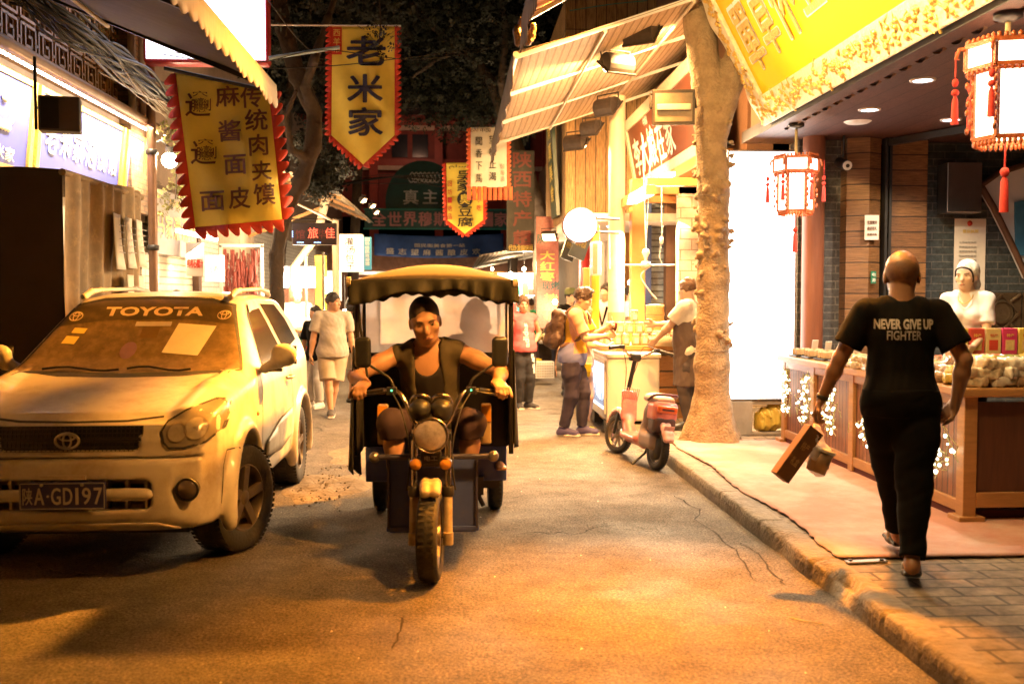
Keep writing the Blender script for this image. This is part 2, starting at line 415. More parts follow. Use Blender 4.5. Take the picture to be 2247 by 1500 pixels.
# ---------------------------------------------------------------- common materials
def road_mat():
    m, N, L, B = _nodes('asphalt'); tc = N.new('ShaderNodeTexCoord'); src = tc.outputs['Object']
    def noise(sc, det=6, ro=.6):
        n = N.new('ShaderNodeTexNoise'); n.inputs['Scale'].default_value = sc; n.inputs['Detail'].default_value = det; n.inputs['Roughness'].default_value = ro; L.new(src, n.inputs['Vector']); return n.outputs['Fac']
    def ramp(x, stops):
        r = N.new('ShaderNodeValToRGB'); e = r.color_ramp.elements
        while len(e) < len(stops): e.new(.5)
        for q, (p, c) in zip(e, stops): q.position = p; q.color = (*c, 1)
        L.new(x, r.inputs[0]); return r.outputs[0]
    def mix(f, a, b, t='MIX'):
        x = N.new('ShaderNodeMix'); x.data_type = 'RGBA'; x.blend_type = t
        if isinstance(f, float): x.inputs[0].default_value = f
        else: L.new(f, x.inputs[0])
        L.new(a, x.inputs[6]); L.new(b, x.inputs[7]); return x.outputs[2]
    big = ramp(noise(.55, 8, .7), [(.34, (.125, .105, .085)), (.5, (.165, .14, .112)), (.66, (.215, .182, .145))])
    grit = ramp(noise(62, 4, .85), [(.40, (.34, .33, .32)), (.5, (.92, .92, .92)), (.60, (1.7, 1.65, 1.6))])
    mid = ramp(noise(5, 8, .75), [(.35, (.62, .62, .62)), (.62, (1.18, 1.18, 1.18))])
    c = mix(1.0, mix(1.0, big, grit, 'MULTIPLY'), mid, 'MULTIPLY')
    vo = N.new('ShaderNodeTexVoronoi'); vo.feature = 'DISTANCE_TO_EDGE'; vo.inputs['Scale'].default_value = .75
    dn = N.new('ShaderNodeTexNoise'); dn.inputs['Scale'].default_value = 2.2; dn.inputs['Detail'].default_value = 8; L.new(src, dn.inputs['Vector'])
    ad = N.new('ShaderNodeMix'); ad.data_type = 'RGBA'; ad.blend_type = 'ADD'; ad.inputs[0].default_value = .7; L.new(src, ad.inputs[6]); L.new(dn.outputs['Color'], ad.inputs[7]); L.new(ad.outputs[2], vo.inputs['Vector'])
    cr = ramp(vo.outputs['Distance'], [(0, (1, 1, 1)), (.011, (0, 0, 0))]); msk = ramp(noise(.42, 3), [(.52, (0, 0, 0)), (.6, (1, 1, 1))])
    cm = mix(1.0, cr, msk, 'MULTIPLY'); dk = N.new('ShaderNodeRGB'); dk.outputs[0].default_value = (.02, .016, .013, 1)
    c = mix(cm, c, dk.outputs[0]); L.new(c, B.inputs['Base Color'])
    rg = ramp(noise(1.2, 6), [(.35, (.6, .6, .6)), (.6, (.88, .88, .88))]); L.new(rg, B.inputs['Roughness'])
    b1 = N.new('ShaderNodeBump'); b1.inputs['Strength'].default_value = 1; b1.inputs['Distance'].default_value = .03; L.new(noise(48, 5, .8), b1.inputs['Height'])
    b2 = N.new('ShaderNodeBump'); b2.inputs['Strength'].default_value = .6; b2.inputs['Distance'].default_value = .05; L.new(noise(3.5, 5), b2.inputs['Height']); L.new(b1.outputs[0], b2.inputs['Normal'])
    b3 = N.new('ShaderNodeBump'); b3.invert = True; b3.inputs['Strength'].default_value = .8; b3.inputs['Distance'].default_value = .02; L.new(cm, b3.inputs['Height']); L.new(b2.outputs[0], b3.inputs['Normal'])
    L.new(b3.outputs[0], B.inputs['Normal']); return m
ASPH = road_mat()
WOODR = brick('red_brown_boards', (.30, .115, .045), (.22, .08, .032), (.03, .012, .006), 3.0, .075, .006, 'zx', .5, .45, 0, .3, 5, (1.2, 30, 1))
SOFFIT = brick('soffit_boards', (.115, .05, .04), (.08, .036, .032), (.012, .007, .006), 1.9, .19, .006, 'yx', .5, .5, .4, .45, 6, (1.5, 26, 1))
PANELW = brick('stacked_timber', (.26, .13, .05), (.19, .09, .036), (.035, .016, .008), 3.0, .165, .007, 'xz', .6, .45, .3, .4, 5, (1.3, 22, 1))
GBRICK = brick('grey_brick', (.10, .095, .09), (.075, .072, .07), (.19, .175, .15), .26, .085, .007, 'xz', .7, .75, .5, .3, 18)
DBRICK = brick('dark_brick', (.055, .07, .075), (.04, .052, .056), (.13, .13, .12), .25, .08, .006, 'xz', .7, .7, .5, .3, 18)
BBRICK = brick('brown_brick', (.28, .16, .08), (.2, .11, .055), (.12, .09, .06), .24, .07, .008, 'xz', .7, .8, .5, .3, 14)
WBRICK = brick('white_tile', (.6, .57, .52), (.52, .5, .46), (.25, .22, .2), .28, .085, .008, 'xz', .5, .5, .5, .15, 10)
PLANKV = brick('tan_planks', (.40, .24, .10), (.28, .155, .06), (.05, .025, .012), 6.0, .17, .008, 'zx', .6, .65, 0, .45, 4, (1.1, 18, 1))
PINE = mat('varnished_wood', (.40, .20, .07), .4, var=.25, scale=3, stretch=(1, 1, 8), bump=.2, bscale=30)
DWOOD = mat('dark_wood', (.10, .05, .028), .5, var=.3, scale=5, bump=.25, bscale=40)
STEEL = mat('brushed_steel', (.55, .54, .52), .32, 1, var=.12, scale=3)
DARKM = mat('dark_metal', (.035, .033, .032), .45, .4, var=.3, scale=14, bump=.1)
BLACKP = mat('black_plastic', (.018, .018, .018), .42, var=.25, scale=20)
WHITEP = mat('white_enamel', (.72, .70, .66), .35, var=.06, scale=4, dirt=(.45, .38, .28), damt=.25)
GOLD = mat('gilded', (.75, .48, .12), .32, .65, var=.2, scale=18, bump=.6, bscale=45)
CONC = mat('worn_concrete', (.21, .175, .135), .85, var=.28, scale=7, bump=.7, bscale=26, dirt=(.10, .08, .06), dscale=2.6, damt=.45)
PLASTER = mat('stained_plaster', (.42, .36, .28), .85, var=.22, scale=2.5, bump=.3, dirt=(.2, .16, .11), dscale=1.6)
REDP = mat('red_paint', (.33, .045, .028), .5, var=.25, scale=5)
DRED = mat('old_red_paint', (.24, .035, .022), .6, var=.3, scale=4)
GREENP = mat('teal_board', (.012, .085, .078), .45, var=.25, scale=4)
BLUEC = mat('blue_cloth', (.03, .10, .42), .7, var=.2, scale=5)
WHITEL = mat('white_lettering', (.78, .76, .72), .6, var=.05)
PAPER = mat('paper', (.68, .63, .55), .8, var=.08, scale=9)
INK = mat('dark_ink', (.012, .014, .05), .6, var=.1)
BROWNI = mat('brown_ink', (.11, .035, .012), .7, var=.2)
REDI = mat('red_ink', (.55, .05, .03), .6, var=.15)
BLACKI = mat('black_ink', (.02, .018, .016), .6, var=.1)
YELI = mat('yellow_lettering', (.75, .55, .12), .5, var=.12)
GLOWW = glow('lit_white_panel', (1, .92, .84), 8.0)
GLOWSOFT = glow('lit_cream_panel', (1, .88, .70), 1.05)
BULBG = glow('bulb_glow', (1, .85, .6), 60)
TUBEG = glow('halogen_tube', (1, .74, .38), 45)
DOWNG = glow('downlight_face', (.86, .9, 1), 14)
LEDG = glow('led_strip', (1, .9, .78), 16)
WIRE = mat('cable_black', (.015, .014, .013), .6, var=.2)

# ---------------------------------------------------------------- ground
def sheet(name, x0, x1, y0, y1, z, m, kind='structure', t=0):
    b = MB()
    if t: b.box2((x0, y0, z - t), (x1, y1, z))
    else: b.add([(x0, y0, z), (x1, y0, z), (x1, y1, z), (x0, y1, z)], [(0, 1, 2, 3)])
    return tag(b.build(name, m), kind=kind)
sheet('road', -70, 70, -15, 140, 0, ASPH)
PAVER = brick('pavers', (.24, .19, .135), (.17, .13, .095), (.07, .055, .04), .30, .15, .010, 'xy', .8, .8, .5, .35, 9)
sheet('pavement', 2.16, 14, -3, 60, .118, PAVER, t=.3)
# kerb: worn, chipped concrete edge
rk = random.Random(3)
def kerbpt(u, v):
    y = -3 + 63 * u; prof = [(2.02, -.05), (2.023, .06), (2.028, .108), (2.045, .122), (2.12, .124), (2.19, .123)]
    i = min(int(v * 5 + .01), 5); x, z = prof[i]
    n = math.sin(y * 2.1) * .4 + math.sin(y * 5.3 + 1) * .3 + math.sin(y * 11.7 + i) * .25 + rk.uniform(-.4, .4)
    ch = max(0, 1 - abs(y - 5.15) / .42) * .07 + max(0, 1 - abs(y - 6.1) / .3) * .035
    if y > 26: n = 0
    j = .016 * (abs((y + .35) % .98 - .49) > .478)
    return (x + .007 * n + (ch + j) * (i in (1, 2, 3)), y, z + (.004 * n - ch * .9 - j) * (i in (2, 3)) - j * (i == 4))
tag(MB().grid(kerbpt, 2600, 5).build('kerb', CONC), kind='structure')
# dusty broken patch by the parked car, tarmac repair
mud = mat('broken_concrete', (.19, .15, .105), .95, var=.4, scale=9, bump=1, bscale=22, dirt=(.12, .09, .06), dscale=4, damt=.5)
def patch(name, cx, cy, rx, ry, m, z, amp, seed, n=46):
    r = random.Random(seed); ph = [r.uniform(0, 6.28) for _ in range(5)]; b = MB()
    def f(u, v):
        a = 2 * PI * u; k = 1 + .22 * math.sin(2 * a + ph[0]) + .13 * math.sin(3 * a + ph[1]) + .07 * math.sin(7 * a + ph[2]); s = v
        h = amp * (1 - s ** 3) * (.5 + .5 * math.sin(s * 9 + 3 * a + ph[3]) * r.uniform(.3, 1)) if v < .99 else -.004
        return (cx + rx * k * s * math.cos(a), cy + ry * k * s * math.sin(a), z + h)
    b.grid(f, n, 14); return tag(b.build(name, m), kind='structure')
patch('rubble_ground', -1.12, 8.5, .30, .75, mud, .004, .035, 4)
patch('road_repair', -.75, 10.1, .55, .75, mud, .004, .01, 9)
rs = random.Random(12); b = MB()
for i in range(170):
    x = -1.13 + rs.gauss(0, .13); y = 8.45 + rs.gauss(0, .42); s = rs.uniform(.004, .014)
    b.ell((x, y, .012), (s, s * rs.uniform(.6, 1.2), s * .7), 6)
tag(b.build('gravel', mud), kind='stuff')
b = MB()
for i in range(70):                                                    # litter specks on the tarmac
    x = rs.uniform(-2.4, 1.7); y = rs.uniform(3.2, 12); s = rs.uniform(.006, .02)
    b.add([(x, y, .006), (x + s, y + s * .4, .008), (x + s * .4, y + s, .012)], [(0, 1, 2)])
for q in (((1735, 1354), (1770, 1362), (1806, 1368)),):
    b.tube(spline([PZ(x, y, .006) for x, y in q], 4), .003, 5)
tag(b.build('litter', PAPER), kind='stuff')
b = MB()                                                               # cracks in the tarmac
for q in (((1480, 1085), (1512, 1108), (1540, 1120), (1528, 1140), (1590, 1185), (1625, 1215), (1640, 1255), (1672, 1285)), ((1118, 1092), (1160, 1086), (1200, 1090), (1262, 1084)), ((690, 998), (735, 1000), (770, 997)), ((640, 1068), (700, 1062), (765, 1068)), ((700, 1035), (742, 1024), (772, 1030)), ((860, 1420), (880, 1380), (885, 1350)), ((1620, 1190), (1660, 1210), (1700, 1262), (1730, 1290))):
    p = [PZ(x, y, .0045) for x, y in q]; p = [a.lerp(c, t) + Vector((rs.uniform(-.02, .02), rs.uniform(-.03, .03), 0)) for a, c in zip(p, p[1:]) for t in (0, .25, .5, .75)]
    V = []
    for v in p: w_ = rs.uniform(.0015, .007); V += [v + Vector((-w_, w_ * .6, 0)), v + Vector((w_, -w_ * .6, 0))]
    b.add(V, [(2 * i, 2 * i + 1, 2 * i + 3, 2 * i + 2) for i in range(len(p) - 1)])
tag(b.build('road_cracks', mat('crack_dirt', (.025, .018, .012), .95)), kind='structure')
# pink red carpet on the pavement
CARP = mat('dusty_red_carpet', (.50, .25, .19), .95, var=.16, scale=2.5, bump=.5, bscale=160, dirt=(.57, .42, .35), dscale=1.3, damt=.6)
b = MB(); rc = random.Random(5)
def cpt(u, v):
    y = 5.52 + v * 4.6; x = 2.21 + u * 4.9
    if u == 0: x += .03 * math.sin(y * 3.1) + rc.uniform(-.012, .012)
    if v == 0: y += .03 * math.sin(x * 1.7) + rc.uniform(-.008, .008)
    return (x, y, .128 + .003 * math.sin(x * 4) * math.sin(y * 3.3) + (.006 if u == 0 or v == 0 else 0))
b.grid(cpt, 60, 80)
c = b.build('carpet', CARP, solid=.008); tag(c, 'dusty red carpet laid on the pavement before the snack counter', 'carpet')
b = MB(); b.box2((2.9, 5.1, .11), (6.5, 6.5, .13)); 
st = MB(); st.box2((3.75, 5.35, .0), (7.5, 6.2, .26)); o = st.build('step', CARP, bevel=.02); tag(o, 'red carpeted step at the end of the wooden counter', 'step')
rt = thing('metal_plate', 'small screwed metal strip at the corner of the red carpet', 'plate', (2.22, 5.44, .122))
MB().box((.09, 0, .006), (.24, .05, .008), Matrix.Rotation(.1, 3, 'Z')).build('strip', STEEL, rt)
for x in (0, .18):
    MB().cyl((x, -.0, .01), (x, 0, .018), .012, 8).build('bolt', DARKM, rt)

# ---------------------------------------------------------------- right hand snack shop
ZS, XE = 3.3, 3.15
shop = thing('snack_shop', 'open fronted snack shop with dark plank ceiling and timber piers', 'shop', (XE, 9.9, 0))
def loc(t, *p): return Vector(p) - t.location
def lbox(t, a, b2, name, m, bevel=0): return MB().box2(loc(t, *a), loc(t, *b2)).build(name, m, t, bevel)
lbox(shop, (XE, 2.5, ZS), (9, 10.9, ZS + .12), 'ceiling', SOFFIT)
lbox(shop, (3.7, 10.62, 0), (4.28, 10.95, ZS), 'brick_wall', GBRICK)
lbox(shop, (4.88, 10.70, 0), (9.5, 10.98, ZS), 'brick_wall', DBRICK)
pier = [(0, 0), (.21, -.09), (.37, 0), (.37, .45), (0, .45)]
MB().add([loc(shop, 4.16 + x, 10.45 + y, z) for z in (0, ZS) for x, y in pier], [tuple(range(5)), (9, 8, 7, 6, 5)] + [(i, (i + 1) % 5, (i + 1) % 5 + 5, i + 5) for i in range(5)]).build('timber_pier', PANELW, shop)
lbox(shop, (4.64, 10.50, 0), (5.07, 10.68, ZS), 'timber_pier', PANELW, .01)
for x in (4.56, 4.605):
    MB().box2(loc(shop, x, 10.4, .2), loc(shop, x + .028, 10.5, ZS)).build('shutter_rail', DARKM, shop)
MB().bar(loc(shop, 4.6, 10.42, ZS - .05), loc(shop, 5.35, 8.7, ZS - .05), .05, .07).build('track', DARKM, shop)
MB().cyl(loc(shop, 3.79, 10.42, .1), loc(shop, 3.79, 10.42, ZS), .115, 24).build('round_pillar', mat('red_brown_pillar', (.20, .075, .04), .4, var=.25, scale=3, stretch=(6, 6, .6)), shop)
lbox(shop, (9.2, 2.5, 0), (9.4, 10.9, ZS), 'side_wall', DBRICK)
lbox(shop, (3.9, 6.4, .1), (9.2, 10.6, .28), 'raised_floor', CARP)
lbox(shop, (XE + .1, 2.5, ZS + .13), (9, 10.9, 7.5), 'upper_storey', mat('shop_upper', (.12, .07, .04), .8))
# carved tiles, lower right back wall
TILE = mat('bronze_relief', (.13, .09, .05), .35, .5, var=.3, scale=9, bump=.4, bscale=30)
for k in range(4):
    x = 5.32 + k * .47; t = MB(); y = 10.68; z = 1.44
    t.box2(loc(shop, x, y, z - .22), loc(shop, x + .45, y + .02, z + .22))
    t.lathe([(.12, 0), (.15, .025), (.12, .03), (.1, .012), (.08, .03), (.0, .03)], (x + .225 - shop.location.x, y - shop.location.y - .028, z), 'y', 20)
    for q in range(4):
        a = q * PI / 2; c_, s_ = math.cos(a), math.sin(a)
        t.bar(loc(shop, x + .225 + .2 * c_, y - .012, z + .2 * s_), loc(shop, x + .225 - .2 * s_, y - .012, z + .2 * c_), .025, .02, (0, 1, 0))
        for e in range(5): t.ell(loc(shop, x + .225 + (.12 + .02 * e) * (c_ - s_), y - .008, z + (.13 + .015 * e) * (s_ + c_)), (.03, .014, .022), 8)
    t.build('carved_tile', TILE, shop)

def glyph(parent, to, items, name='lettering', bold=.02):
    """items: (string, u, v, w, h, material[, bold]); to(u, v, d) -> local point in front of the face"""
    by = {}
    for it in items:
        s_, u, v, w_, h_, m = it[:6]; V, Fc = text_geo(s_, w_, h_, it[6] if len(it) > 6 else bold)
        r = it[7] if len(it) > 7 else 0
        by.setdefault(m.name, (m, MB()))[1].add([to(u + x * math.cos(r) - z * math.sin(r), v + z * math.cos(r) + x * math.sin(r), .006 - y) for x, y, z in V], Fc)
    for m, mb in by.values(): mb.build(name, m, parent)

# golden sign over the eave
gs = thing('gold_sign', 'huge golden sign board with carved white border above the eave', 'sign', (XE, 9.93, ZS + .05), -PI / 2, rx=math.radians(28))
LG, HG = 7.2, 1.75                                                     # local x runs towards the camera (-Y)... width, height
GP = mat('yellow_gold_lacquer', (.82, .50, .010), .55, 0, var=.10, scale=1.5, spec=.15)
GR = mat('carved_border', (.72, .62, .42), .45, .15, var=.18, scale=16, bump=1, bscale=26)
MB().box2((.25, -.02, .28), (LG - .25, .04, HG - .2)).build('panel', GP, gs)
rg = random.Random(2)
def border(x0, z0, x1, z1, n, wob):
    b = MB(); d = Vector((x1 - x0, 0, z1 - z0)); L_ = d.length; d.normalize(); nn = Vector((-d.z, 0, d.x))
    for k in range(n):                                                 # bossed scroll work
        p = Vector((x0, -.05, z0)) + d * (L_ * (k + rg.random()) / n) + nn * rg.uniform(-.09, .09)
        b.lathe([(.0, -.03), (.022, -.022), (.03, 0)], p, 'y', 8)
        b.tube([p, p + Vector((rg.uniform(-.06, .06), -.012, rg.uniform(-.06, .06))), p + Vector((rg.uniform(-.09, .09), 0, rg.uniform(-.09, .09)))], .011, 5)
    return b
fr = MB(); out = []
for i in range(41):
    z = HG * i / 40; out.append((-.02 - .05 * math.sin(z * 7) + .02 * math.sin(z * 15), z))
fr.prism(out + [(.25, HG), (.25, 0)], -.06, .05); fr.box2((.25, -.06, 0), (LG, .05, .28)); fr.box2((.25, -.06, HG - .2), (LG, .05, HG))
fr.build('border', GR, gs, bevel=.012)
o = border(.12, .05, .12, HG, 60, 1); o2 = border(.2, .14, LG, .14, 260, 1); o.v += []; 
o.build('scrollwork', GOLD, gs); o2.build('scrollwork', GOLD, gs)
tl = MB(); 
for k in range(28):                                                    # tile edge under the sign
    x = .1 + k * .26; tl.lathe([(.13, 0), (.13, .30), (.11, .30), (.11, 0)], (x, .1, -.01), 'y', 14)
tl.build('tile_edge', mat('brown_tiles', (.16, .09, .055), .6, var=.25), gs)
glyph(gs, lambda u, v, d: (u, -.026 - d, v), [('單', .62, .80, .40, .62, GOLD, .03), ('卓', 1.12, .86, .36, .66, GOLD, .03), ('怀', 1.62, .86, .42, .62, GOLD, .03), ('豆', 2.15, .9, .4, .56, GOLD, .03), ('腐', 2.75, .9, .5, .6, GOLD, .03)])
glyph(gs, lambda u, v, d: (u - .012, -.02 - d, v + .012), [('單', .62, .80, .43, .66, WHITEL, .045), ('卓', 1.12, .86, .39, .70, WHITEL, .045), ('怀', 1.62, .86, .45, .66, WHITEL, .045), ('豆', 2.15, .9, .43, .6, WHITEL, .045)])

# tall light box beside the trunk
lb = thing('light_box', 'tall glaring white light box standing beside the knobbly trunk', 'light box', (3.28, 10.55, .12))
MB().box2((-.38, 0, .38), (.38, .14, 3.06)).build('case', STEEL, lb, .008)
MB().box2((-.36, -.006, .40), (.36, .001, 3.04)).build('panel', GLOWW, lb)
pl = MB(); pl.box2((-.38, 0, 0), (-.08, .3, .37)); pl.box2((-.08, .02, .33), (.38, .3, .37)); pl.box2((-.08, .02, 0), (.38, .3, .03)); pl.box2((.34, 0, .03), (.38, .3, .33)); pl.build('plinth', mat('stone_plinth', (.33, .27, .2), .8, var=.25), lb, .006)
glyph(lb, lambda u, v, d: (u, -.006 - d * .3, v), [('豆', -.02, 1.62, .3, .3, glow('faded_print', (.8, .95, .95), 3.6)), ('糕', -.02, 1.25, .3, .3, glow('faded_print', (.8, .95, .95), 3.6))])
bag = Solid(); bag.ell((0, 0, .13), (.16, .1, .14), k=.03).ell((.07, .0, .2), (.09, .08, .1), k=.03).ell((-.07, 0, .07), (.1, .09, .08)); bag.noise = folds(.012, 40, 3); bag.plane((0, 0, 0), (0, 0, -1))
o = bag.build('sack', mat('yellow_plastic_sack', (.55, .38, .06), .35, var=.25, scale=9), None, .012); o.location = (3.42, 10.66, .155); tag(o, 'crumpled yellow plastic sack stuffed under the white light box', 'sack')

# lanterns
LREDW = mat('red_lacquer_frame', (.42, .10, .03), .35, var=.3, scale=20, bump=.4, bscale=60)
LGLOW = glow('lantern_paper', (1, .88, .66), 4.2)
TASS = mat('red_tassel', (.5, .03, .02), .8, var=.3, scale=50)
def lantern(label, x, y, s, drop, zt=ZS):
    t = thing('palace_lantern', label, 'lantern', (x, y, zt), .26, 'palace lanterns under the eave', s=s)
    MB().lathe([(.0, 0), (.075, 0), (.075, -.03), (.03, -.05), (0, -.05)]).build('ceiling_plate', DARKM, t)
    MB().cyl((0, 0, -.04), (0, 0, -drop), .014, 8).build('rod', mat('cord_gold', (.3, .22, .1), .7), t)
    z0 = -drop; fr = MB(); pa = MB(); orn = MB(); R1, R2 = .21, .165
    def pt(R, k, z): a = PI / 3 * k + PI / 6; return Vector((R * math.cos(a), R * math.sin(a), z))
    for k in range(6):
        for R, za, zb in ((R1, z0 - .01, z0 - .14), (R2, z0 - .15, z0 - .52)):
            a, b_, c_, d_ = pt(R, k, za), pt(R, k + 1, za), pt(R, k + 1, zb), pt(R, k, zb)
            fr.bar(a, d_, .022, .022); fr.bar(a, b_, .02, .025); fr.bar(d_, c_, .02, .022)
            i = .985; pa.add([(p.x * i, p.y * i, p.z) for p in (a, b_, c_, d_)], [(0, 1, 2, 3)])
        e = pt(R1, k, z0 - .02); u = e.normalized()
        orn.tube([pt(R1, k, z0 - .02), e + u * .05 + Vector((0, 0, .035)), e + u * .075 + Vector((0, 0, .0)), e + u * .05 - Vector((0, 0, .02))], [.014, .012, .01, .006], 6)
        for q in range(7): orn.ell(pt(R2 + .028 + .012 * math.sin(q * 2.2), k, z0 - .17 - q * .05), (.014, .014, .022), 6)
        for q in range(6):
            p = pt(R1, k, z0 + .012).lerp(pt(R1, k + 1, z0 + .012), (q + .5) / 6); orn.ell(p, (.014, .014, .02), 6)
            p = pt(R2, k, z0 - .545).lerp(pt(R2, k + 1, z0 - .545), (q + .5) / 6); orn.ell(p, (.012, .012, .022), 6)
            p = pt(R1, k, z0 - .16).lerp(pt(R1, k + 1, z0 - .16), (q + .5) / 6); orn.ell(p, (.011, .011, .016), 6)
        e = pt(R1 + .055, k, z0 - .03)
        tb = MB(); tb.tube([e, e - Vector((0, 0, .14))], .004, 5); tb.ell(e - Vector((0, 0, .17)), (.018, .018, .026), 8); tb.ell(e - Vector((0, 0, .225)), (.022, .022, .02), 8)
        tb.tube([e - Vector((0, 0, .24)), e - Vector((0, 0, .27)), e - Vector((0, 0, .40))], [.006, .016, .02], 8); tb.build('tassel', TASS, t)
    fr.build('frame', LREDW, t); pa.build('paper', LGLOW, t); orn.build('carving', LREDW, t)
    tb = MB(); tb.tube([(0, 0, z0 - .53), (0, 0, z0 - .68)], .005, 5); tb.ell((0, 0, z0 - .7), (.025, .025, .03), 8); tb.tube([(0, 0, z0 - .72), (0, 0, z0 - .75), (0, 0, z0 - .92)], [.006, .02, .024], 8); tb.build('tassel', TASS, t)
    lamp('POINT', (0, 0, z0 - .3), 14 * s, SOFT, t, .16)
    return t
lantern('small far palace lantern glowing before the tall white light box', 3.32, 9.62, 1, .33)
lantern('large near palace lantern with red tassels cut by the photo edge', 3.28, 5.82, 1.08, .17)

# ceiling fittings
def downlight(x, y, label, e=260):
    t = thing('downlight', label, 'ceiling light', (x, y, ZS), group='downlights in the plank ceiling')
    MB().lathe([(.0, -.004), (.075, -.004), (.075, -.012), (.095, -.012), (.1, 0)]).build('ring', WHITEP, t)
    MB().lathe([(.0, -.0065), (.074, -.0065)]).build('lens', DOWNG, t)
    lamp('SPOT', (0, 0, -.03), e, (1, .78, .56), t, .07, (0, 0, -3), 2.4)
a = PX(2025, 175, 0.1)
for (px, py), lb_ in (((2025, 175), 'round white downlight nearest the big lantern in the plank ceiling'), ((1908, 240), 'round white downlight halfway between both palace lanterns'), ((2087, 262), 'round white downlight behind the metal track over the vendor')):
    p = PZ(px, py, ZS); downlight(p.x, p.y, lb_)
p = PZ(1882, 267, ZS); t = thing('ceiling_speaker', 'flat round white ceiling speaker beside the downlights', 'speaker', tuple(p))
MB().lathe([(.0, -.02), (.1, -.018), (.13, 0)]).build('grille', WHITEP, t)
# camera, junction box, papers and box on the back wall
t = thing('security_camera', 'white faced bullet security camera hanging under the plank ceiling', 'camera', tuple(PY(1852, 290, 10.3)))
MB().tube([(0, 0, .1), (0, 0, -.18), (.0, .02, -.26)], .012, 8).build('bracket', DARKM, t)
MB().tube([(.0, .12, -.30), (0, -.1, -.36)], [.055, .055], 16).build('body', DARKM, t)
f_ = MB().cyl((0, -.1, -.36), (0, -.112, -.363), .048, 16).build('face', WHITEP, t)
MB().cyl((0, -.112, -.363), (0, -.118, -.365), .02, 12).build('lens', BLACKP, f_)
def pbox(name, label, cat, x0, y0, x1, y1, Y, th, m, bevel=.004, texts=(), group=None, extra=None):
    """a flat-faced thing standing upright, its face towards -y"""
    a = PY(x0, y1, Y); c = PY(x1, y0, Y); mid = (a + c) / 2
    t = thing(name, label, cat, (mid.x, Y, a.z), group=group); W_, H_ = c.x - a.x, c.z - a.z
    MB().box2((-W_ / 2, 0, 0), (W_ / 2, th, H_)).build('board', m, t, bevel)
    k = W_ / (x1 - x0)
    glyph(t, lambda u, v, d: (u, -d, v), [(s_, (px - (x0 + x1) / 2) * k, (y1 - py) * k, (w_ * k if w_ else None), (h_ * k if h_ else None), m_, *r) for s_, px, py, w_, h_, m_, *r in texts])
    return t, W_, H_, k
pbox('junction_box', 'small white junction box on the grey brick by the camera', 'box', 1884, 312, 1898, 334, 10.43, .05, WHITEP)
t = pbox('steel_cabinet', 'plain stainless cabinet hung on the dark brick wall', 'cabinet', 2078, 357, 2156, 466, 10.45, .22, STEEL, .006)[0]
GREYT = mat('grey_print', (.35, .33, .3), .7)
pbox('paper_notice', 'taped white notice on the timber pier below the camera', 'notice', 1897, 472, 1929, 526, 10.33, .004, PAPER, 0, [('优惠酬宾', 1913, 488, 22, 8, BROWNI), ('进店有礼', 1913, 501, 22, 8, BROWNI), ('欢迎光临', 1913, 514, 22, 6, BROWNI)])
pbox('licence_poster', 'tall white licence poster with red emblem behind the vendor', 'poster', 2092, 480, 2164, 640, 10.66, .004, PAPER, 0, [('营业执照', 2128, 505, 36, 8, YELI)] + [('名称类型住所经营范围'[k:k + 6], 2122, 530 + k * 10, 40, 4, GREYT) for k in range(5)])
b = MB(); p = PY(2128, 490, 10.65); b.lathe([(.0, -.004), (.03, -.004), (.03, 0)], (0, 0, 0), 'y', 14); o = b.build('emblem', REDI, t); o.parent = [q for q in bpy.data.objects if q.name == 'licence_poster'][0]; o.location = p - o.parent.location
pbox('switch_plate', 'little green sticker plate low on the timber pier', 'plate', 1911, 595, 1923, 622, 10.34, .01, mat('green_plate', (.02, .2, .12), .4), .001, [('电', 1917, 602, 8, 8, WHITEL), ('源', 1917, 614, 8, 8, WHITEL)])
# big framed picture with a sloping arch
t = thing('framed_picture', 'white picture in a brown sweeping arch frame on dark brick', 'picture', tuple(PY(2170, 560, 10.6)))
pa = [PY(*q, 10.58) - t.location for q in ((2150, 408), (2190, 380), (2247, 362), (2330, 356), (2330, 640), (2252, 610), (2215, 530), (2178, 455))]
MB().prism([(v.x, v.z) for v in pa], -.02, .06).build('canvas', mat('pale_picture', (.62, .64, .66), .5, var=.08, scale=2), t)
MB().tube([(pa[i].x, -.04, pa[i].z) for i in (0, 7, 6, 5)], .035, 8).tube([(pa[i].x, -.04, pa[i].z) for i in (0, 1, 2, 3)], .03, 8).build('frame', DWOOD, t)
g = MB(); q = PY(2236, 500, 10.55) - t.location
g.prism([(q.x - .05, q.z + .28), (q.x + .05, q.z + .3), (q.x + .12, q.z + .05), (q.x + .2, q.z - .3), (q.x - .02, q.z - .3), (q.x - .04, q.z)], -.05, -.03); g.build('painted_robe', mat('robe_blue', (.05, .2, .35), .6), t)

# ---------------------------------------------------------------- counter
ct = thing('wooden_counter', 'long red brown wooden counter with slatted panels along the carpet', 'counter', (3.35, 6.36, .12))
CL = 3.7; CW = .95
top = MB(); top.box2((-.05, -.06, .84), (CW, CL, .90)); top.build('top', PINE, ct, .012)
def post(y, name='post'): MB().box2((0, y, .02), (.09, y + .1, .84)).build(name, PINE, ct, .006)
n = 4; seg = CL / n
for k in range(n + 1): post(min(k * seg, CL - .1))
for k in range(n):
    y0 = k * seg + .1; y1 = (k + 1) * seg - (.1 if k == n - 1 else 0)
    MB().box2((.03, y0, .14), (.06, y1, .78)).build('slat_panel', WOODR, ct)
    MB().box2((.005, y0, .06), (.07, y1, .14)).build('rail', PINE, ct, .006); MB().box2((.005, y0, .77), (.07, y1, .84)).build('rail', PINE, ct, .006)
MB().box2((.1, .03, .14), (CW, .06, .8)).build('slat_panel', mat('end_panel_dark', (.09, .035, .018), .5, var=.3, scale=3, stretch=(9, 9, 1)), ct)
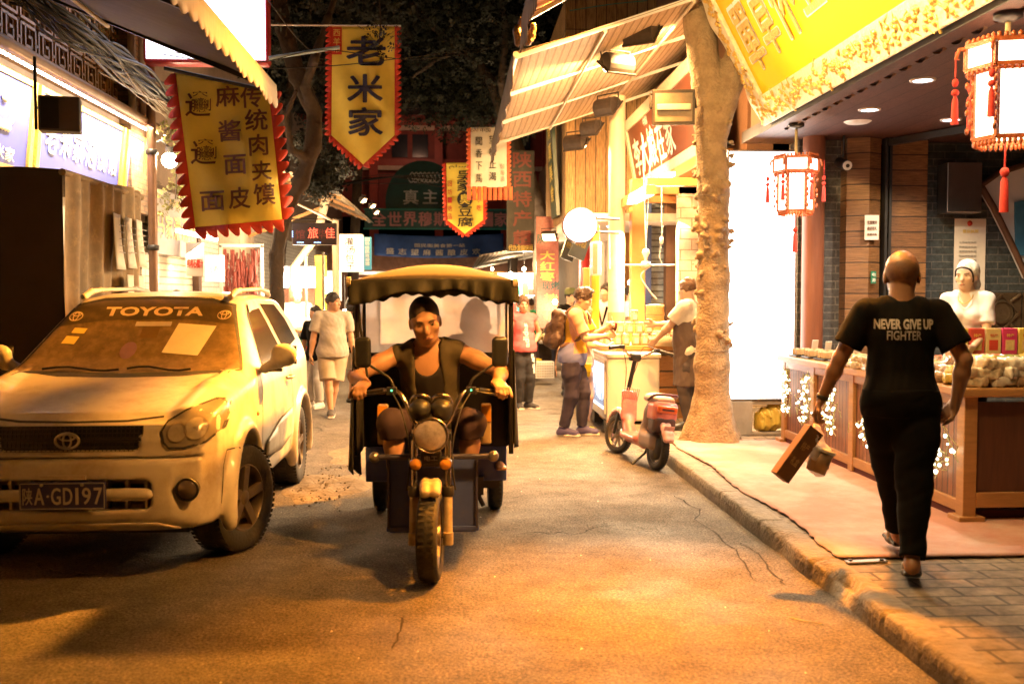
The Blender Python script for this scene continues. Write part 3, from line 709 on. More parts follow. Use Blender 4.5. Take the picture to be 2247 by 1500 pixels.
MB().box2((.09, .0, .1), (CW, .05, .2)).build('rail', PINE, ct, .006); MB().box2((.02, .1, 0), (CW, CL, .06)).build('plinth', mat('dark_plinth', (.09, .012, .012), .7), ct)
for y in (-.03, CL - .1): MB().box2((-.04, y, 0), (.14, y + .16, .045)).build('foot', PINE, ct, .006)
# fairy light garlands on the counter front
GARL = mat('tinsel', (.55, .52, .25), .35, .3, var=.4, scale=60, bump=1, bscale=90)
FAIRY = glow('fairy_light', (1, .93, .62), 9)
garl = [(.30, .62, .30, 1), (1.30, .60, .26, 0), (2.2, .62, .2, 0), (2.8, .64, .16, 0), (3.35, .66, .15, 1)]
gl = ['near the photo edge beside the counter corner', 'behind the walking man at his hip', 'left of the walking man on the counter', 'second from the far end of the counter', 'at the far end of the counter by the light box']
for (y, z, wv, kk), lb_ in zip(garl, gl):
    t = thing('fairy_light_garland', 'sparkling yellow light garland ' + lb_, 'light garland', (3.335, 6.36 + y + .1, .12 + z - .32), group='light garlands on the counter'); g = random.Random(int(y * 10)); m1 = MB(); m2 = MB()
    for i in range(70):
        zz = g.uniform(-.02, .42); yy = g.gauss(0, wv * (.28 + .30 * abs(math.sin(zz * 9)))); p = Vector((-g.uniform(0, .03), yy, zz))
        m1.tube([p, p + Vector((-.012, g.uniform(-.05, .05), g.uniform(-.05, .05))), p + Vector((0, g.uniform(-.08, .08), g.uniform(-.08, .08)))], .004, 4)
        if i % 2 == 0: m2.ell((p.x - .014, p.y, p.z), g.uniform(.008, .017), 6)
    m1.build('tinsel', GARL, t); m2.build('bulbs', FAIRY, t)['kind'] = 'stuff'
# ---------------------------------------------------------------- floodlights
def floodlight(label, p, aim, lit=0, s=1.0, col=HALO, spread=None, roll=0):
    """trough reflector lamp, local -y is the glass"""
    t = thing('floodlight', label, 'floodlight', tuple(p), group='floodlights over the street')
    d = (Vector(aim) - Vector(p)).normalized(); q = (-d).to_track_quat('Y', 'Z'); t.rotation_mode = 'QUATERNION'; t.rotation_quaternion = q; t.scale = (s, s, s)
    b = MB(); prof = [(.0, .02), (.10, .0), (.10, .16), (.06, .23), (-.02, .25), (-.09, .19), (-.12, .08), (-.12, 0)]
    sec = [(.14 * math.cos(a), .17 * math.sin(a)) for a in [PI * i / 10 for i in range(11)]]
    V = [(x, y, z) for x in (-.17, .17) for z, y in sec]; k = 11
    b.add(V, [tuple(range(k)), tuple(range(2 * k - 1, k - 1, -1))] + [(i, i + 1, i + 1 + k, i + k) for i in range(k - 1)])
    b.box2((-.19, -.012, -.155), (.19, .012, .155)); b.build('housing', mat('lamp_housing', (.045, .035, .03), .5, .3, var=.3, scale=12), t, .006)
    MB().box2((-.165, -.018, -.125), (.165, -.013, .125)).build('glass', glow('hot_glass', (1, .62, .28), 5) if lit else mat('lamp_glass', (.30, .24, .18), .12, .2, var=.3, scale=8), t)
    b = MB().box2((-.15, -.05, -.028), (.15, -.02, .028)); b.build('tube', TUBEG if lit else mat('cold_tube', (.6, .55, .45), .3), t, .01)
    b = MB(); b.tube([(-.2, .03, 0), (-.2, .16, .14), (.2, .16, .14), (.2, .03, 0)], .012, 6); b.build('bracket', DARKM, t)
    if lit: lamp('AREA', (0, -.07, 0), lit, col, t, .3, (0, -5, 0), size_y=.2, spread=spread)
    return t
FL = floodlight
FL('glaring halogen floodlight nearest, top under the striped awning', PY(1410, 80, 10.6), (3.3, 12.4, 2.2), 300, 1.0)
FL('dark floodlight facing away just below the glaring halogen', PY(1352, 150, 10.9), (.6, 13.6, 0), 260, .95, (1, .56, .22))
FL('brown hooded floodlight on the cream column, uppermost of the far cluster', PY(1335, 240, 13.6), (3.3, 14.6, 2.6), 0, .95)
FL('small brown floodlight between the lit far halogen and the hooded one', PY(1300, 285, 13.8), (3.2, 15, 2.4), 0, .8)
FL('glaring halogen floodlight at the end of the far cluster by the plank wall', PY(1266, 318, 14.2), (2.6, 15.2, 2.2), 300, .9)
FL('big square floodlight with clear glass and silver lamp strapped to the trunk', PY(1478, 236, 9.75), (1.2, 2.5, 3.0), 0, 1.1)
for i, y in enumerate((4.4, 6.0, 7.6)):                                # the row that washes the golden sign, above the photo
    FL('floodlight %s of the row washing the golden sign' % ('nearest', 'midmost', 'farthest')[i], (1.3, y, 4.05), (2.8, y, 3.95), 130, .9, (1, .68, .28))
FL('added amber fill lamp above the frame between both awnings, lighting the car', (1.5, 9.15, 4.75), (-2.1, 6.2, .75), 330, 1.0, (1, .36, .035), 50)  # unseen lamp, added to turn the car bonnet orange
FL('added amber fill lamp above the frame beside the golden sign, lighting the road', (2.25, 6.9, 4.2), (.85, 4.8, 0), 175, 1.0, SODIUM, 46)  # added out of view to give the near road its amber light
FL('added amber fill lamp above the frame between both awnings, turned to the scooter', (1.75, 9.0, 4.7), (.1, 10.6, 0), 300, .9, (1, .42, .09), 84)  # another added unseen lamp, warms the road behind the tricycle
FL('added amber fill lamp above the frame nearest the camera, turned to the tricycle', (1.55, 4.2, 4.0), (-.2, 5.9, 1.1), 28, 1.0, (1, .42, .08), 42)  # added unseen fill for the driver and the tricycle's front
b = thing('floodlight_rail', 'long steel rail carrying the floodlights in front of the signs', 'rail', (1.3, 3.9, 4.28)); MB().tube([(0, 0, 0), (0, 4.5, 0)], .02, 8).build('rail', DARKM, b)
for y in (.6, 3.9): MB().tube([(0, y, 0), (1.7, y, .35)], .015, 6).build('arm', DARKM, b)

# ---------------------------------------------------------------- awnings
def awning(name, label, y0, y1, xf, zf, xw, zw, m, mv, drop, scal=.11, ribs=3, post=True):
    t = thing(name, label, 'awning', (xf, y0, zf)); W_, H_, L_ = xw - xf, zw - zf, y1 - y0
    MB().grid(lambda u, v: (u * W_, v * L_, u * H_ - .05 * math.sin(PI * u) - .02 * math.sin(v * PI * ribs) ** 2), 14, 40).build('canopy', m, t, solid=.006)
    for k in range(ribs + 1):
        y = L_ * k / ribs * .992 + .02; MB().bar((0, y, -.05), (W_, y, H_ - .05), .03, .04).build('arm', WHITEP if xf > 0 else DARKM, t)
    MB().cyl((0, -.02, -.03), (0, L_ + .02, -.03), .03, 10).build('front_bar', WHITEP if xf > 0 else DARKM, t)
    for u in ((.35, .7) if xf > 0 else (.5,)): MB().cyl((u * W_, 0, u * H_ - .09), (u * W_, L_, u * H_ - .09), .018, 8).build('purlin', mat('pale_tube', (.6, .5, .36), .45), t)
    n = int(L_ / scal); s_ = -1 if xf > 0 else 1
    def va(u, v):
        y = u * L_; d = drop * (1 + .0) + .035 * abs(math.sin(PI * u * n)); return (s_ * (.03 + .015 * math.sin(y * 7) * v), y, -.02 - d * v)
    MB().grid(va, n * 6, 3).build('valance', mv, t, solid=.006)
    return t
CANT = brick('striped_canvas', (.62, .50, .33), (.50, .39, .25), (.34, .26, .16), 9, .085, .012, 'yx', .35, .8, 0, .2, 5, (1, 18, 1))
CANO = mat('orange_canvas', (.55, .24, .09), .8, var=.2, scale=4)
CAND = mat('dark_tarpaulin', (.042, .033, .02), .75, var=.35, scale=2.5, bump=.3, bscale=9)
VALC = mat('cream_valance', (.46, .38, .27), .8, var=.15, scale=14, stretch=(1, 6, .6))
VALB = mat('brown_valance', (.075, .045, .032), .8, var=.25, scale=9)
awning('striped_awning', 'beige striped awning on white arms before the plank wall', 9.8, 15.5, .59, 4.0, 3.1, 4.85, CANT, VALB, .30)
awning('orange_awning', 'orange awning at the top edge beside the golden sign', 3.0, 8.6, .60, 4.02, 3.2, 5.5, CANO, VALB, .28)
b = Solid(); b.chain([(0, 0, 0), (-.06, .01, -.09), (-.05, .02, -.17), (.02, .02, -.19), (.07, .02, -.12), (.08, .0, -.04)], [.035, .035, .03, .03, .03, .02], .03); b.noise = folds(.012, 30, 1)
o = b.build('rolled_tarpaulin', mat('brown_tarp', (.10, .05, .025), .6, var=.3), None, .012); o.location = PY(1150, 45, 8.75); tag(o, 'curled dark end of tarpaulin hanging from the orange awning corner', 'tarpaulin')
awning('dark_awning', 'big dark sagging awning with cream scalloped edge over the parked car', 2.2, 8.6, -1.54, 3.42, -4.25, 4.5, CAND, VALC, .17, .16)

# ---------------------------------------------------------------- left shop front
XL = -4.2
ls = thing('corner_shop', 'left shop house with lattice gallery above a brightly lit sign band', 'shop', (XL, 2, 0), PI / 2)
# local x runs along the street (+Y), local -y faces the street
LY = lambda y: y - 2
LAT = mat('gilt_lattice', (.42, .23, .07), .5, var=.3, scale=7)
MB().box2((-4, 0, 0), (LY(13.0), .3, 2.75)).build('wall', PLASTER, ls)
MB().box2((-4, .02, 2.75), (LY(13.5), .3, 3.9)).build('sign_band', mat('band_paint', (.52, .45, .36), .7), ls)
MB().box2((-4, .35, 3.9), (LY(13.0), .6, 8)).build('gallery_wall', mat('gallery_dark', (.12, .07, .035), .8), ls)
la = MB()
for k in range(60):
    x = LY(5.5) + k * .125; la.box2((x, .12, 3.9), (x + .05, .16, 6.6))
la.build('slats', mat('slat_brown', (.28, .15, .055), .7, var=.3), ls)
la = MB()
for r_ in range(3):
    for k in range(18):
        x = LY(5.5) + k * .42; z = 4.0 + r_ * .36; y = .05
        for (a, c) in (((0, 0), (.34, 0)), ((0, .3), (.34, .3)), ((0, 0), (0, .3)), ((.34, 0), (.34, .3)), ((.1, .1), (.25, .1)), ((.1, .1), (.1, .3)), ((.25, .1), (.25, .2)), ((.17, .2), (.25, .2)), ((.34, .15), (.42, .15))):
            la.bar((x + a[0], y, z + a[1]), (x + c[0] + .001, y, z + c[1]), .028, .03, (0, 1, 0))
la.box2((LY(5.5), .03, 3.92), (LY(13.0), .1, 3.98)); la.box2((LY(5.5), .03, 5.08), (LY(13.0), .1, 5.16)); la.build('lattice', LAT, ls)
MB().box2((LY(12.9), -.12, 2.7), (LY(13.75), .5, 8)).build('brick_pier', BBRICK, ls)
for x in (12.85, 13.3): MB().cyl((LY(x), -.16, 3.8), (LY(x), -.16, 8), .05, 10).build('downpipe', PLASTER, ls)
MB().tube([(-4, -.3, 3.82), (LY(13.4), -.3, 3.82)], .055, 10).build('gutter', mat('gutter_brown', (.16, .09, .045), .6, var=.3), ls)
MB().box2((-4, -.28, 3.84), (LY(13.4), .05, 3.9)).build('eave', mat('gutter_brown', (.16, .09, .045), .6, var=.3), ls)
MB().box2((LY(8.5), -.22, 3.2), (LY(8.62), .02, 3.8)).build('bracket', DWOOD, ls)
led = thing('led_strip', 'dashed white light strip along the left gutter', 'light strip', (XL + .2, 9, 3.76))
d = MB()
for k in range(44): d.box2((0, .1 * k, 0), (.03, .1 * k + .06, .02)); d.box2((.008, .1 * k + .06, .004), (.022, .1 * k + .1, .016))
d.build('lights', LEDG, led)
lamp('AREA', (.16, 2.2, -.0), 420, (1, .74, .45), led, .12, (-.25, 2.2, -1.0), size_y=4.4, spread=120).rotation_euler = (0, math.radians(30), 0)
def band_sign(label, y0, y1, txt, m, z0=2.82, z1=3.66):
    t = thing('shop_sign', label, 'sign', (XL + .03, y0, z0), PI / 2, rx=.10); W_, H_ = y1 - y0, z1 - z0
    MB().box2((0, -.02, 0), (W_, .02, H_)).build('panel', m, t)
    f_ = MB(); f_.box2((-.06, -.05, -.03), (.02, .03, H_ + .03)); f_.box2((W_ - .02, -.05, -.03), (W_ + .06, .03, H_ + .03)); f_.box2((.02, -.04, -.03), (W_ - .02, .03, .02)); f_.box2((.02, -.04, H_ - .02), (W_ - .02, .03, H_ + .03)); f_.build('frame', GOLD, t)
    glyph(t, lambda u, v, d: (u * W_, -.021 - d, v * H_), [(c, 0, 0, w_, h_, WHITEL, .03) for c, u, v, w_, h_ in []] )
    by = MB()
    for c, u, v, w_, h_ in txt:
        V, Fc = text_geo(c, w_, h_, .03); by.add([(u * W_ + x, -.027 + y, v * H_ + z) for x, y, z in V], Fc)
    by.build('lettering', mat('cream_lettering', (.8, .72, .55), .5), t); return t
BLUES = mat('blue_sign', (.05, .07, .36), .5, var=.15, scale=3)
t = band_sign('small blue sign with white emblem at the left photo edge', 8.75, 9.95, [('老米家', .5, .14, .62, .13)], BLUES)
e = MB(); e.lathe([(.0, -.01), (.06, -.01), (.06, 0)], (.62, -.03, .62), 'y', 12)
for k in range(9): a = PI * (.1 + .8 * k / 8); e.ell((.62 + .2 * math.cos(a), -.03, .42 - .13 * math.sin(a) + .08), (.05, .012, .04), 8)
for k in range(5): e.ell((.5 + .06 * k, -.03, .36), (.06, .012, .05), 8)
e.build('emblem', mat('cream_lettering', (.8, .72, .55), .5), t)
band_sign('long blue shop sign with white characters between gold bars', 10.15, 12.55, [(c, .13 + .15 * k, .5, .27, .32) for k, c in enumerate('老米家泡馍馆')], BLUES)
band_sign('narrow blue sign at the far end of the lit band', 12.75, 13.4, [('清', .5, .7, .3, .26), ('真', .5, .3, .3, .26)], BLUES)
t = thing('speaker_box', 'dark square speaker box hanging on a rod before the blue sign', 'speaker', tuple(PY(132, 290, 8.6)), .25)
MB().box2((-.16, -.06, 0), (.16, .12, .29)).build('case', mat('speaker_grey', (.09, .075, .07), .6, var=.2), t, .01); MB().box2((-.14, -.063, .02), (.0, -.058, .27)).build('grille', BLACKP, t); MB().tube([(-.19, .05, .02), (-.19, .05, .62)], .014, 6).bar((-.19, .05, .2), (-.1, .05, .2), .02, .02).build('rod', DARKM, t)
p = PY(372, 352, 13.2); t = thing('street_bulb', 'bare glaring bulb on the pole beside the hanging yellow banner', 'bulb', tuple(p)); MB().ell((0, 0, 0), .1, 16).build('globe', BULBG, t); MB().cyl((0, 0, .09), (0, 0, .17), .05, 10).tube([(0, 0, .17), (-.1, 0, .25), (-.25, 0, .2)], .015, 6).build('holder', DARKM, t); lamp('POINT', (0, -.15, -.02), 55, (1, .72, .4), t, .1)
p = PY(338, 640, 12.9); t = thing('steel_pole', 'tall brown steel pole behind the tarpaulin stall', 'pole', (p.x, 12.9, 0)); MB().cyl((0, 0, 0), (0, 0, 5.2), .057, 16).build('pole', mat('brown_pole', (.16, .09, .055), .35, .4, var=.2), t)
for z in (2.2, 3.4): MB().lathe([(.06, 0), (.075, .01), (.075, .06), (.06, .07)], (0, 0, z)).build('collar', DARKM, t)

# tarpaulin covered stall
tp = thing('covered_stall', 'closed market stall wrapped in brown camouflage tarpaulin', 'stall', (-3.1, 8.1, 0))
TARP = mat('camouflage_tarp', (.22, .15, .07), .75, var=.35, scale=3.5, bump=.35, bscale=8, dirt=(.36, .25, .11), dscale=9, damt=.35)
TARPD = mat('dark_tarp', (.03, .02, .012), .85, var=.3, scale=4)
rt_ = random.Random(8)
def side(u, v):
    y = u * 2.0; z = 2.62 * v; f_ = .035 * math.sin(y * 9 + .6 * math.sin(z * 2)) * (1 - v * .6) + .02 * math.sin(y * 23 + z)
    return (f_ + .02 * math.sin(z * 3), y + .03 * math.sin(z * 4) * (u > .95), z - (.03 * math.sin(y * 3)) * (v > .9))
def front(u, v):
    x = -1.5 * u; z = 2.62 * v; return (x, .02 * math.sin(x * 8 + z) * (1 - v), z - .02 * math.sin(x * 4) * (v > .9))
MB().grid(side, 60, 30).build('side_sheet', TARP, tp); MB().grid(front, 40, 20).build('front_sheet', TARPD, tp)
MB().grid(lambda u, v: (-1.5 * u, 2.0 * v, 2.61 + .02 * math.sin(u * 9) * math.sin(v * 7)), 20, 20).build('top_sheet', TARP, tp)
MB().tube([(.0, 0, 2.6), (.0, 2, 2.6)], .03, 8).build('edge_rope', TARP, tp)
for (y, z, h_, lb_) in ((.95, 1.86, .5, 'white paper notice upper left on the tarpaulin stall'), (1.27, 1.88, .47, 'white paper notice upper middle on the tarpaulin stall'), (1.58, 1.9, .45, 'white paper notice upper right on the tarpaulin stall'), (1.3, 1.3, .52, 'white paper notice lower left on the tarpaulin stall'), (1.62, 1.32, .5, 'white paper notice lower right on the tarpaulin stall')):
    t = thing('paper_notice', lb_, 'notice', (-3.035, 8.1 + y, z), PI / 2, 'paper notices on the tarpaulin')
    MB().grid(lambda u, v: (.25 * u + .01 * math.sin(v * 5), -.012 * math.sin(u * 3 + v * 2) - .03 * (1 - v) ** 3, h_ * v), 6, 8).build('sheet', PAPER, t, solid=.002)
    lt = MB()
    for q in range(5): lt.box2((.04, -.045, h_ * (.3 + .12 * q)), (.2 - .03 * (q % 2), -.044, h_ * (.3 + .12 * q) + .008))
    lt.build('lines', GREYT, t)

# cables
rw = random.Random(21)
def cables(label, pts, n, spread, r=.012, name='cable_bundle', m=None):
    b = MB()
    for i in range(n):
        q = [Vector(p) + Vector([rw.gauss(0, spread) for _ in range(3)]) for p in pts]; b.tube(spline(q, 5), r * rw.uniform(.6, 1.3), 5)
    o = b.build(name, m or WIRE); tag(o, label, 'cables'); return o
cables('thick tangle of black cables sagging across the lattice front', [PY(40, -30, 8.9), PY(150, 55, 9.3), PY(235, 120, 10.2), PY(300, 170, 11.5), PY(365, 215, 13)], 34, .07, .016)
cables('thin grey wires fanning out to the hanging yellow banner', [PY(235, 130, 10.2), PY(300, 190, 11.5), PY(345, 225, 12.6), PY(380, 250, 13.5)], 14, .05, .008, m=mat('grey_wire', (.2, .15, .1), .6))
cables('black wires crossing the street before the tall yellow pennant', [PY(360, 110, 10), PY(560, 145, 11), PY(720, 140, 11.5), PY(900, 125, 12), PY(1130, 95, 12.5)], 2, .06, .006)
cables('wire running down from the upper left to the pennant rod', [PY(560, -40, 12), PY(640, 70, 13), PY(690, 120, 13.5)], 1, .0, .006)
cables('bunch of black wires across the green arch sign', [PY(700, 410, 24), PY(850, 385, 24), PY(1000, 395, 24), PY(1120, 380, 24)], 6, .08, .012)
cables('teal wire across the dark sky by the striped awning', [PY(1250, 24, 14), PY(1340, 10, 14), PY(1420, 2, 14)], 1, 0, .008, m=mat('teal_wire', (.01, .2, .16), .5))

# big back-lit sign behind the awning
t, W_, H_, k = pbox('projecting_light_box', 'big white and red edged light box sign glowing behind the dark awning', 'light box', 312, -190, 585, 138, 12.5, .25, mat('red_case', (.45, .04, .05), .4), .05)
MB().box2((-W_ / 2 + .05, -.012, .05), (W_ / 2 - .03, -.004, H_ - .05)).build('panel', glow('lit_lilac_panel', (.86, .84, 1), 4.0), t)

# ---------------------------------------------------------------- hanging banners
YCLO = mat('yellow_banner_cloth', (.86, .68, .10), .75, var=.10, scale=5, bump=.15, bscale=60)
RFRI = mat('red_fringe_cloth', (.55, .045, .02), .75, var=.15, scale=8)
OFRI = mat('orange_fringe_cloth', (.62, .13, .05), .75, var=.12, scale=8)
WCLO = mat('white_banner_cloth', (.66, .66, .58), .8, var=.08, scale=4)
def banner(label, Y, outline, clothm, frim, texts, sides, depth=26, tooth=24, hook=.5, wave=.03, tails=0, name='hanging_banner', grp='hanging shop banners', seed=1, curl=0.0):
    """outline: photo-plane polygon of the cloth at distance Y; sides: index pairs that carry fringe"""
    c0 = PY(*outline[0], Y); t = thing(name, label, 'banner', tuple(c0), group=grp)
    cxm = sum(p[0] for p in outline) / len(outline); ym = min(p[1] for p in outline)
    kx = Y / F
    def to(px, py, d=0):
        wv = wave * math.sin((px - cxm) * kx * 6 + (py - ym) * kx * 2.2 + seed) * min(1, (py - ym) * kx * 1.2 + .1) + wave * .5 * math.sin((px - cxm) * kx * 13 - (py - ym) * kx * 5) * min(1, (py - ym) * kx) + curl * ((px - cxm) * kx) ** 2
        return PY(px, py, Y + wv - d) - c0
    bm = bmesh.new(); vs = [bm.verts.new((p[0], p[1], 0)) for p in outline]; bm.faces.new(vs)
    for a, n_ in ((0, 28), (1, 34)):
        lo = min(p[a] for p in outline); hi = max(p[a] for p in outline)
        for i in range(1, n_):
            no = (1, 0, 0) if a == 0 else (0, 1, 0); co = [0, 0, 0]; co[a] = lo + (hi - lo) * i / n_
            bmesh.ops.bisect_plane(bm, geom=bm.verts[:] + bm.edges[:] + bm.faces[:], plane_co=co, plane_no=no)
    b = MB(); b.add([to(v.co.x, v.co.y) for v in bm.verts], [tuple(v.index for v in f.verts) for f in (bm.verts.index_update(), bm.faces)[1]], True); bm.free()
    b.build('cloth', clothm, t, solid=.004)
    fb = MB(); ctr = Vector((cxm, sum(p[1] for p in outline) / len(outline)))
    for i, j in sides:
        p, q = Vector(outline[i]), Vector(outline[j]); L_ = (q - p).length; d = (q - p) / L_; nn = Vector((-d.y, d.x))
        if nn.dot((p + q) / 2 - ctr) < 0: nn = -nn
        n_ = max(3, int(round(L_ / tooth))); pts = []
        for k in range(n_):
            s0 = L_ * k / n_; w_ = L_ / n_
            for s_, h_ in ((.0, .30), (.12, .62), (.32, .92), (.55, 1.0), (.74, .86), (.86, .55), (.94, .34)): pts.append((s0 + w_ * (s_ + hook * h_ * .55 - .1 * hook), h_ * depth))
        V = []; Fc = []
        for s_, h_ in pts:
            a = p + d * min(max(s_, -6), L_ + 8); V += [to(*(a - nn * 2), .003), to(*(a + nn * h_ * .5), .004), to(*(a + nn * h_), .0 + .02 * math.sin(s_ * .13))]
        for m_ in range(len(pts) - 1):
            for e_ in (0, 1): Fc.append((3 * m_ + e_, 3 * m_ + 3 + e_, 3 * m_ + 4 + e_, 3 * m_ + 1 + e_))
        fb.add(V, Fc, True)
        if tails and j == tails: pass
    fb.build('fringe', frim, t, solid=.004)
    by = {}
    for s_, px, py, w_, h_, m_, *r in texts:
        V, Fc = text_geo(s_, w_, h_, r[0] if r else .03); sk = r[1] if len(r) > 1 else 0
        by.setdefault(m_.name, (m_, MB()))[1].add([to(px + x * math.cos(sk) + z * math.sin(sk), py - z * math.cos(sk) + x * math.sin(sk), .03 - y) for x, y, z in V], Fc)
    for m_, mb in by.values(): mb.build('lettering', m_, t)
    return t, to
BI = BROWNI
big = [('传', 551, 213, 46, 46), ('统', 562, 263, 48, 46), ('肉', 567, 318, 40, 46), ('夹', 574, 374, 42, 42), ('馍', 580, 426, 46, 46), ('麻', 499, 211, 52, 44), ('酱', 504, 287, 48, 46), ('面', 516, 361, 48, 42), ('皮', 525, 434, 46, 46), ('面', 466, 441, 52, 42)]
TX = [(c, x, y, w_, h_, BI, .035, -.06) for c, x, y, w_, h_ in big]
for (x, y) in ((437, 226), (449, 331)):                               # the many-stroked noodle character
    TX += [('辶', x - 3, y + 4, 54, 50, BI, .02), ('穴', x + 2, y - 20, 34, 12, BI, .02), ('言', x + 4, y - 4, 13, 15, BI, .03), ('幺', x - 6, y - 1, 9, 15, BI, .03), ('幺', x + 14, y - 1, 9, 15, BI, .03), ('馬', x + 4, y + 9, 11, 11, BI, .03), ('長', x - 6, y + 10, 9, 10, BI, .03), ('長', x + 14, y + 10, 9, 10, BI, .03), ('心', x + 4, y + 17, 20, 7, BI, .03), ('刂', x + 22, y + 4, 7, 26, BI, .03), ('月', x - 14, y + 6, 8, 26, BI, .03)]
banner('big slanting yellow banner of brown characters with ragged red fringe', 9.7, [(383, 160), (592, 203), (622, 483), (427, 501)], YCLO, RFRI, TX, [(0, 3), (3, 2), (2, 1)], 26, 25, .7, .075, curl=.12)
t = thing('banner_pole', 'slanting pole carrying the big brown-lettered yellow banner', 'pole', tuple(PY(360, 150, 9.7))); MB().tube([(0, 0, 0), PY(600, 202, 9.7) - t.location], .018, 8).build('pole', DARKM, t)
t, to = banner('tall yellow pennant with three dark characters and small red label', 14, [(727, 58), (868, 58), (868, 298), (797, 364), (725, 298)], YCLO, RFRI,
       [('老', 803, 112, 84, 62, INK, .05), ('米', 801, 194, 76, 60, INK, .05), ('家', 802, 267, 74, 60, INK, .05)], [(0, 4), (4, 3), (3, 2), (2, 1)], 13, 12, .5, .05, seed=3)
lb_ = MB(); lb_.grid(lambda u, v: to(728 + 22 * u, 60 + 60 * v, .012), 3, 6); lb_.build('label_strip', RFRI, t); lb_ = MB()
for c, y in (('西', 72), ('羊', 91), ('市', 108)):
    V, Fc = text_geo(c, 15, 15, .03); lb_.add([to(739 + x, y - z, .018 - yy) for x, yy, z in V], Fc)
lb_.build('lettering', YELI, t)
t = thing('pennant_rod', 'thin white rod holding the tall yellow pennant', 'rod', tuple(PY(585, 55, 14))); MB().cyl((0, 0, 0), PY(880, 57, 14) - t.location, .012, 8).build('rod', WHITEP, t)
t = thing('pipe_bracket', 'pale blue pipe reaching out from the red edged light box', 'pipe', tuple(PY(590, 128, 12.4))); MB().cyl((0, 0, 0), PY(745, 104, 12.4) - t.location, .022, 10).build('pipe', mat('pale_blue_pipe', (.4, .55, .6), .4), t)
banner('small yellow pennant with black disc among its characters', 18, [(977, 357), (1062, 357), (1062, 484), (1020, 516), (980, 484)], YCLO, RFRI,
       [('吴', 1020, 386, 34, 22, BLACKI, .04), ('家', 1020, 408, 34, 24, BLACKI, .04), ('豆', 1021, 464, 30, 20, BLACKI, .04), ('腐', 1021, 487, 34, 20, BLACKI, .04), ('●', 1020, 437, 34, 34, BLACKI, .0), ('ﻢﻠﺴﻣ', 1010, 366, 50, 9, BLACKI, .01)] +
       [(c, 987, 403 + 18 * i, 9, 12, REDI, .03) for i, c in enumerate('回坊一绝品')] + [(c, 1051, 420 + 18 * i, 9, 12, REDI, .03) for i, c in enumerate('味小吃')], [(0, 4), (4, 3), (3, 2), (2, 1)], 8, 9, .5, .03, seed=5)
t = [q for q in bpy.data.objects if q.name.startswith('hanging_banner')][-1]
m1 = MB(); V, Fc = text_geo('臭', 22, 22, .03); m1.add([PY(1020 + x, 437 - z, 17.93 + y) - t.location for x, y, z in V], Fc); m1.build('disc_lettering', YCLO, t)
t, to = banner('white banner of black brush characters with orange fringe', 16.5, [(1031, 279), (1114, 279), (1114, 411), (1031, 411)], WCLO, OFRI,
       [(c, 1051, 310 + 27 * i, 14, 18, BLACKI, .02) for i, c in enumerate('聞香下馬')] + [(c, 1081, 306 + 27 * i, 15, 18, BLACKI, .02) for i, c in enumerate('望梅止渴')] + [(c, 1103, 365 + 14 * i, 9, 11, GREYT, .02) for i, c in enumerate('酸梅湯')] + [('中国', 1065, 286, 22, 9, BLACKI, .01), ('حلال', 1041, 285, 15, 9, BLACKI, .01)], [(0, 3), (2, 1)], 8, 10, .5, .03, seed=7)
fb = MB()
for k in range(9):
    x = 1025 + k * 11.4; fb.grid(lambda u, v: to(x + 8.6 * u, 409 + 30 * v, .003 + .02 * math.sin(v * 3 + k)), 2, 5)
fb.build('tails', OFRI, t, solid=.004)

# ---------------------------------------------------------------- gate across the far street
gt = thing('red_gate_house', 'dark red gate building closing the end of the street', 'building', (0, 38, 0))
def gbox(name, x0, y0, x1, y1, Y, th, m):
    a, c = PY(x0, y1, Y), PY(x1, y0, Y); return MB().box2((a.x, Y - 38, a.z), (c.x, Y - 38 + th, c.z)).build(name, m, gt)
gbox('wall', 640, 235, 1330, 470, 38, 1, DRED)
for y in (268, 352, 458): gbox('beam', 640, y, 1330, y + 16, 37.8, .2, REDP)
for y in (278, 366): gbox('lit_cornice', 700, y, 1200, y + 6, 37.7, .1, mat('cream_cornice', (.55, .4, .3), .6))
for x in (720, 812, 955, 1100, 1190): gbox('column', x, 235, x + 16, 700, 37.6, .3, REDP)
for x in (860, 905, 1050, 1130): gbox('window', x, 295, x + 34, 345, 37.9, .1, mat('dark_pane', (.03, .03, .04), .2))
gbox('roof', 600, 215, 1370, 238, 37, 2, mat('roof_dark', (.03, .028, .027), .8))
lamp('POINT', (-1.5, -3.2, 7.0), 70, (1, .5, .3), gt, .2)
gb = pbox('green_sign_board', 'long dark green board of pink lettering below the arch sign', 'sign', 800, 462, 1112, 500, 34, .15, GREENP, .01,
          [(c, 832 + 33.5 * i, 480, 29, 30, mat('pink_lettering', (.62, .25, .24), .5), .05) for i, c in enumerate('全世界穆斯林是一家')])
MB().box2((-gb[1] / 2 - .04, -.02, -.05), (gb[1] / 2 + .04, .0, .0)).box2((-gb[1] / 2 - .04, -.02, gb[2]), (gb[1] / 2 + .04, 0, gb[2] + .05)).build('frame', mat('teal_frame', (.02, .25, .2), .5), gb[0])
a = PY(928, 462, 34.3); t = thing('green_arch_sign', 'dark teal half round arch sign with white calligraphy and two characters', 'sign', (a.x, 34.3, a.z))
k = 34.3 / F; MB().prism([(-.0 - 80 * k, 0)] + [(82 * k * -math.cos(PI * i / 20), 108 * k * math.sin(PI * i / 20) ** .8) for i in range(1, 20)] + [(80 * k, 0)], 0, .12).build('panel', GREENP, t)
glyph(t, lambda u, v, d: (u * k, -d * 2, v * k), [('真', -26, 29, 32, 32, WHITEL, .03), ('主', 16, 30, 32, 30, WHITEL, .03)])
sw = MB()
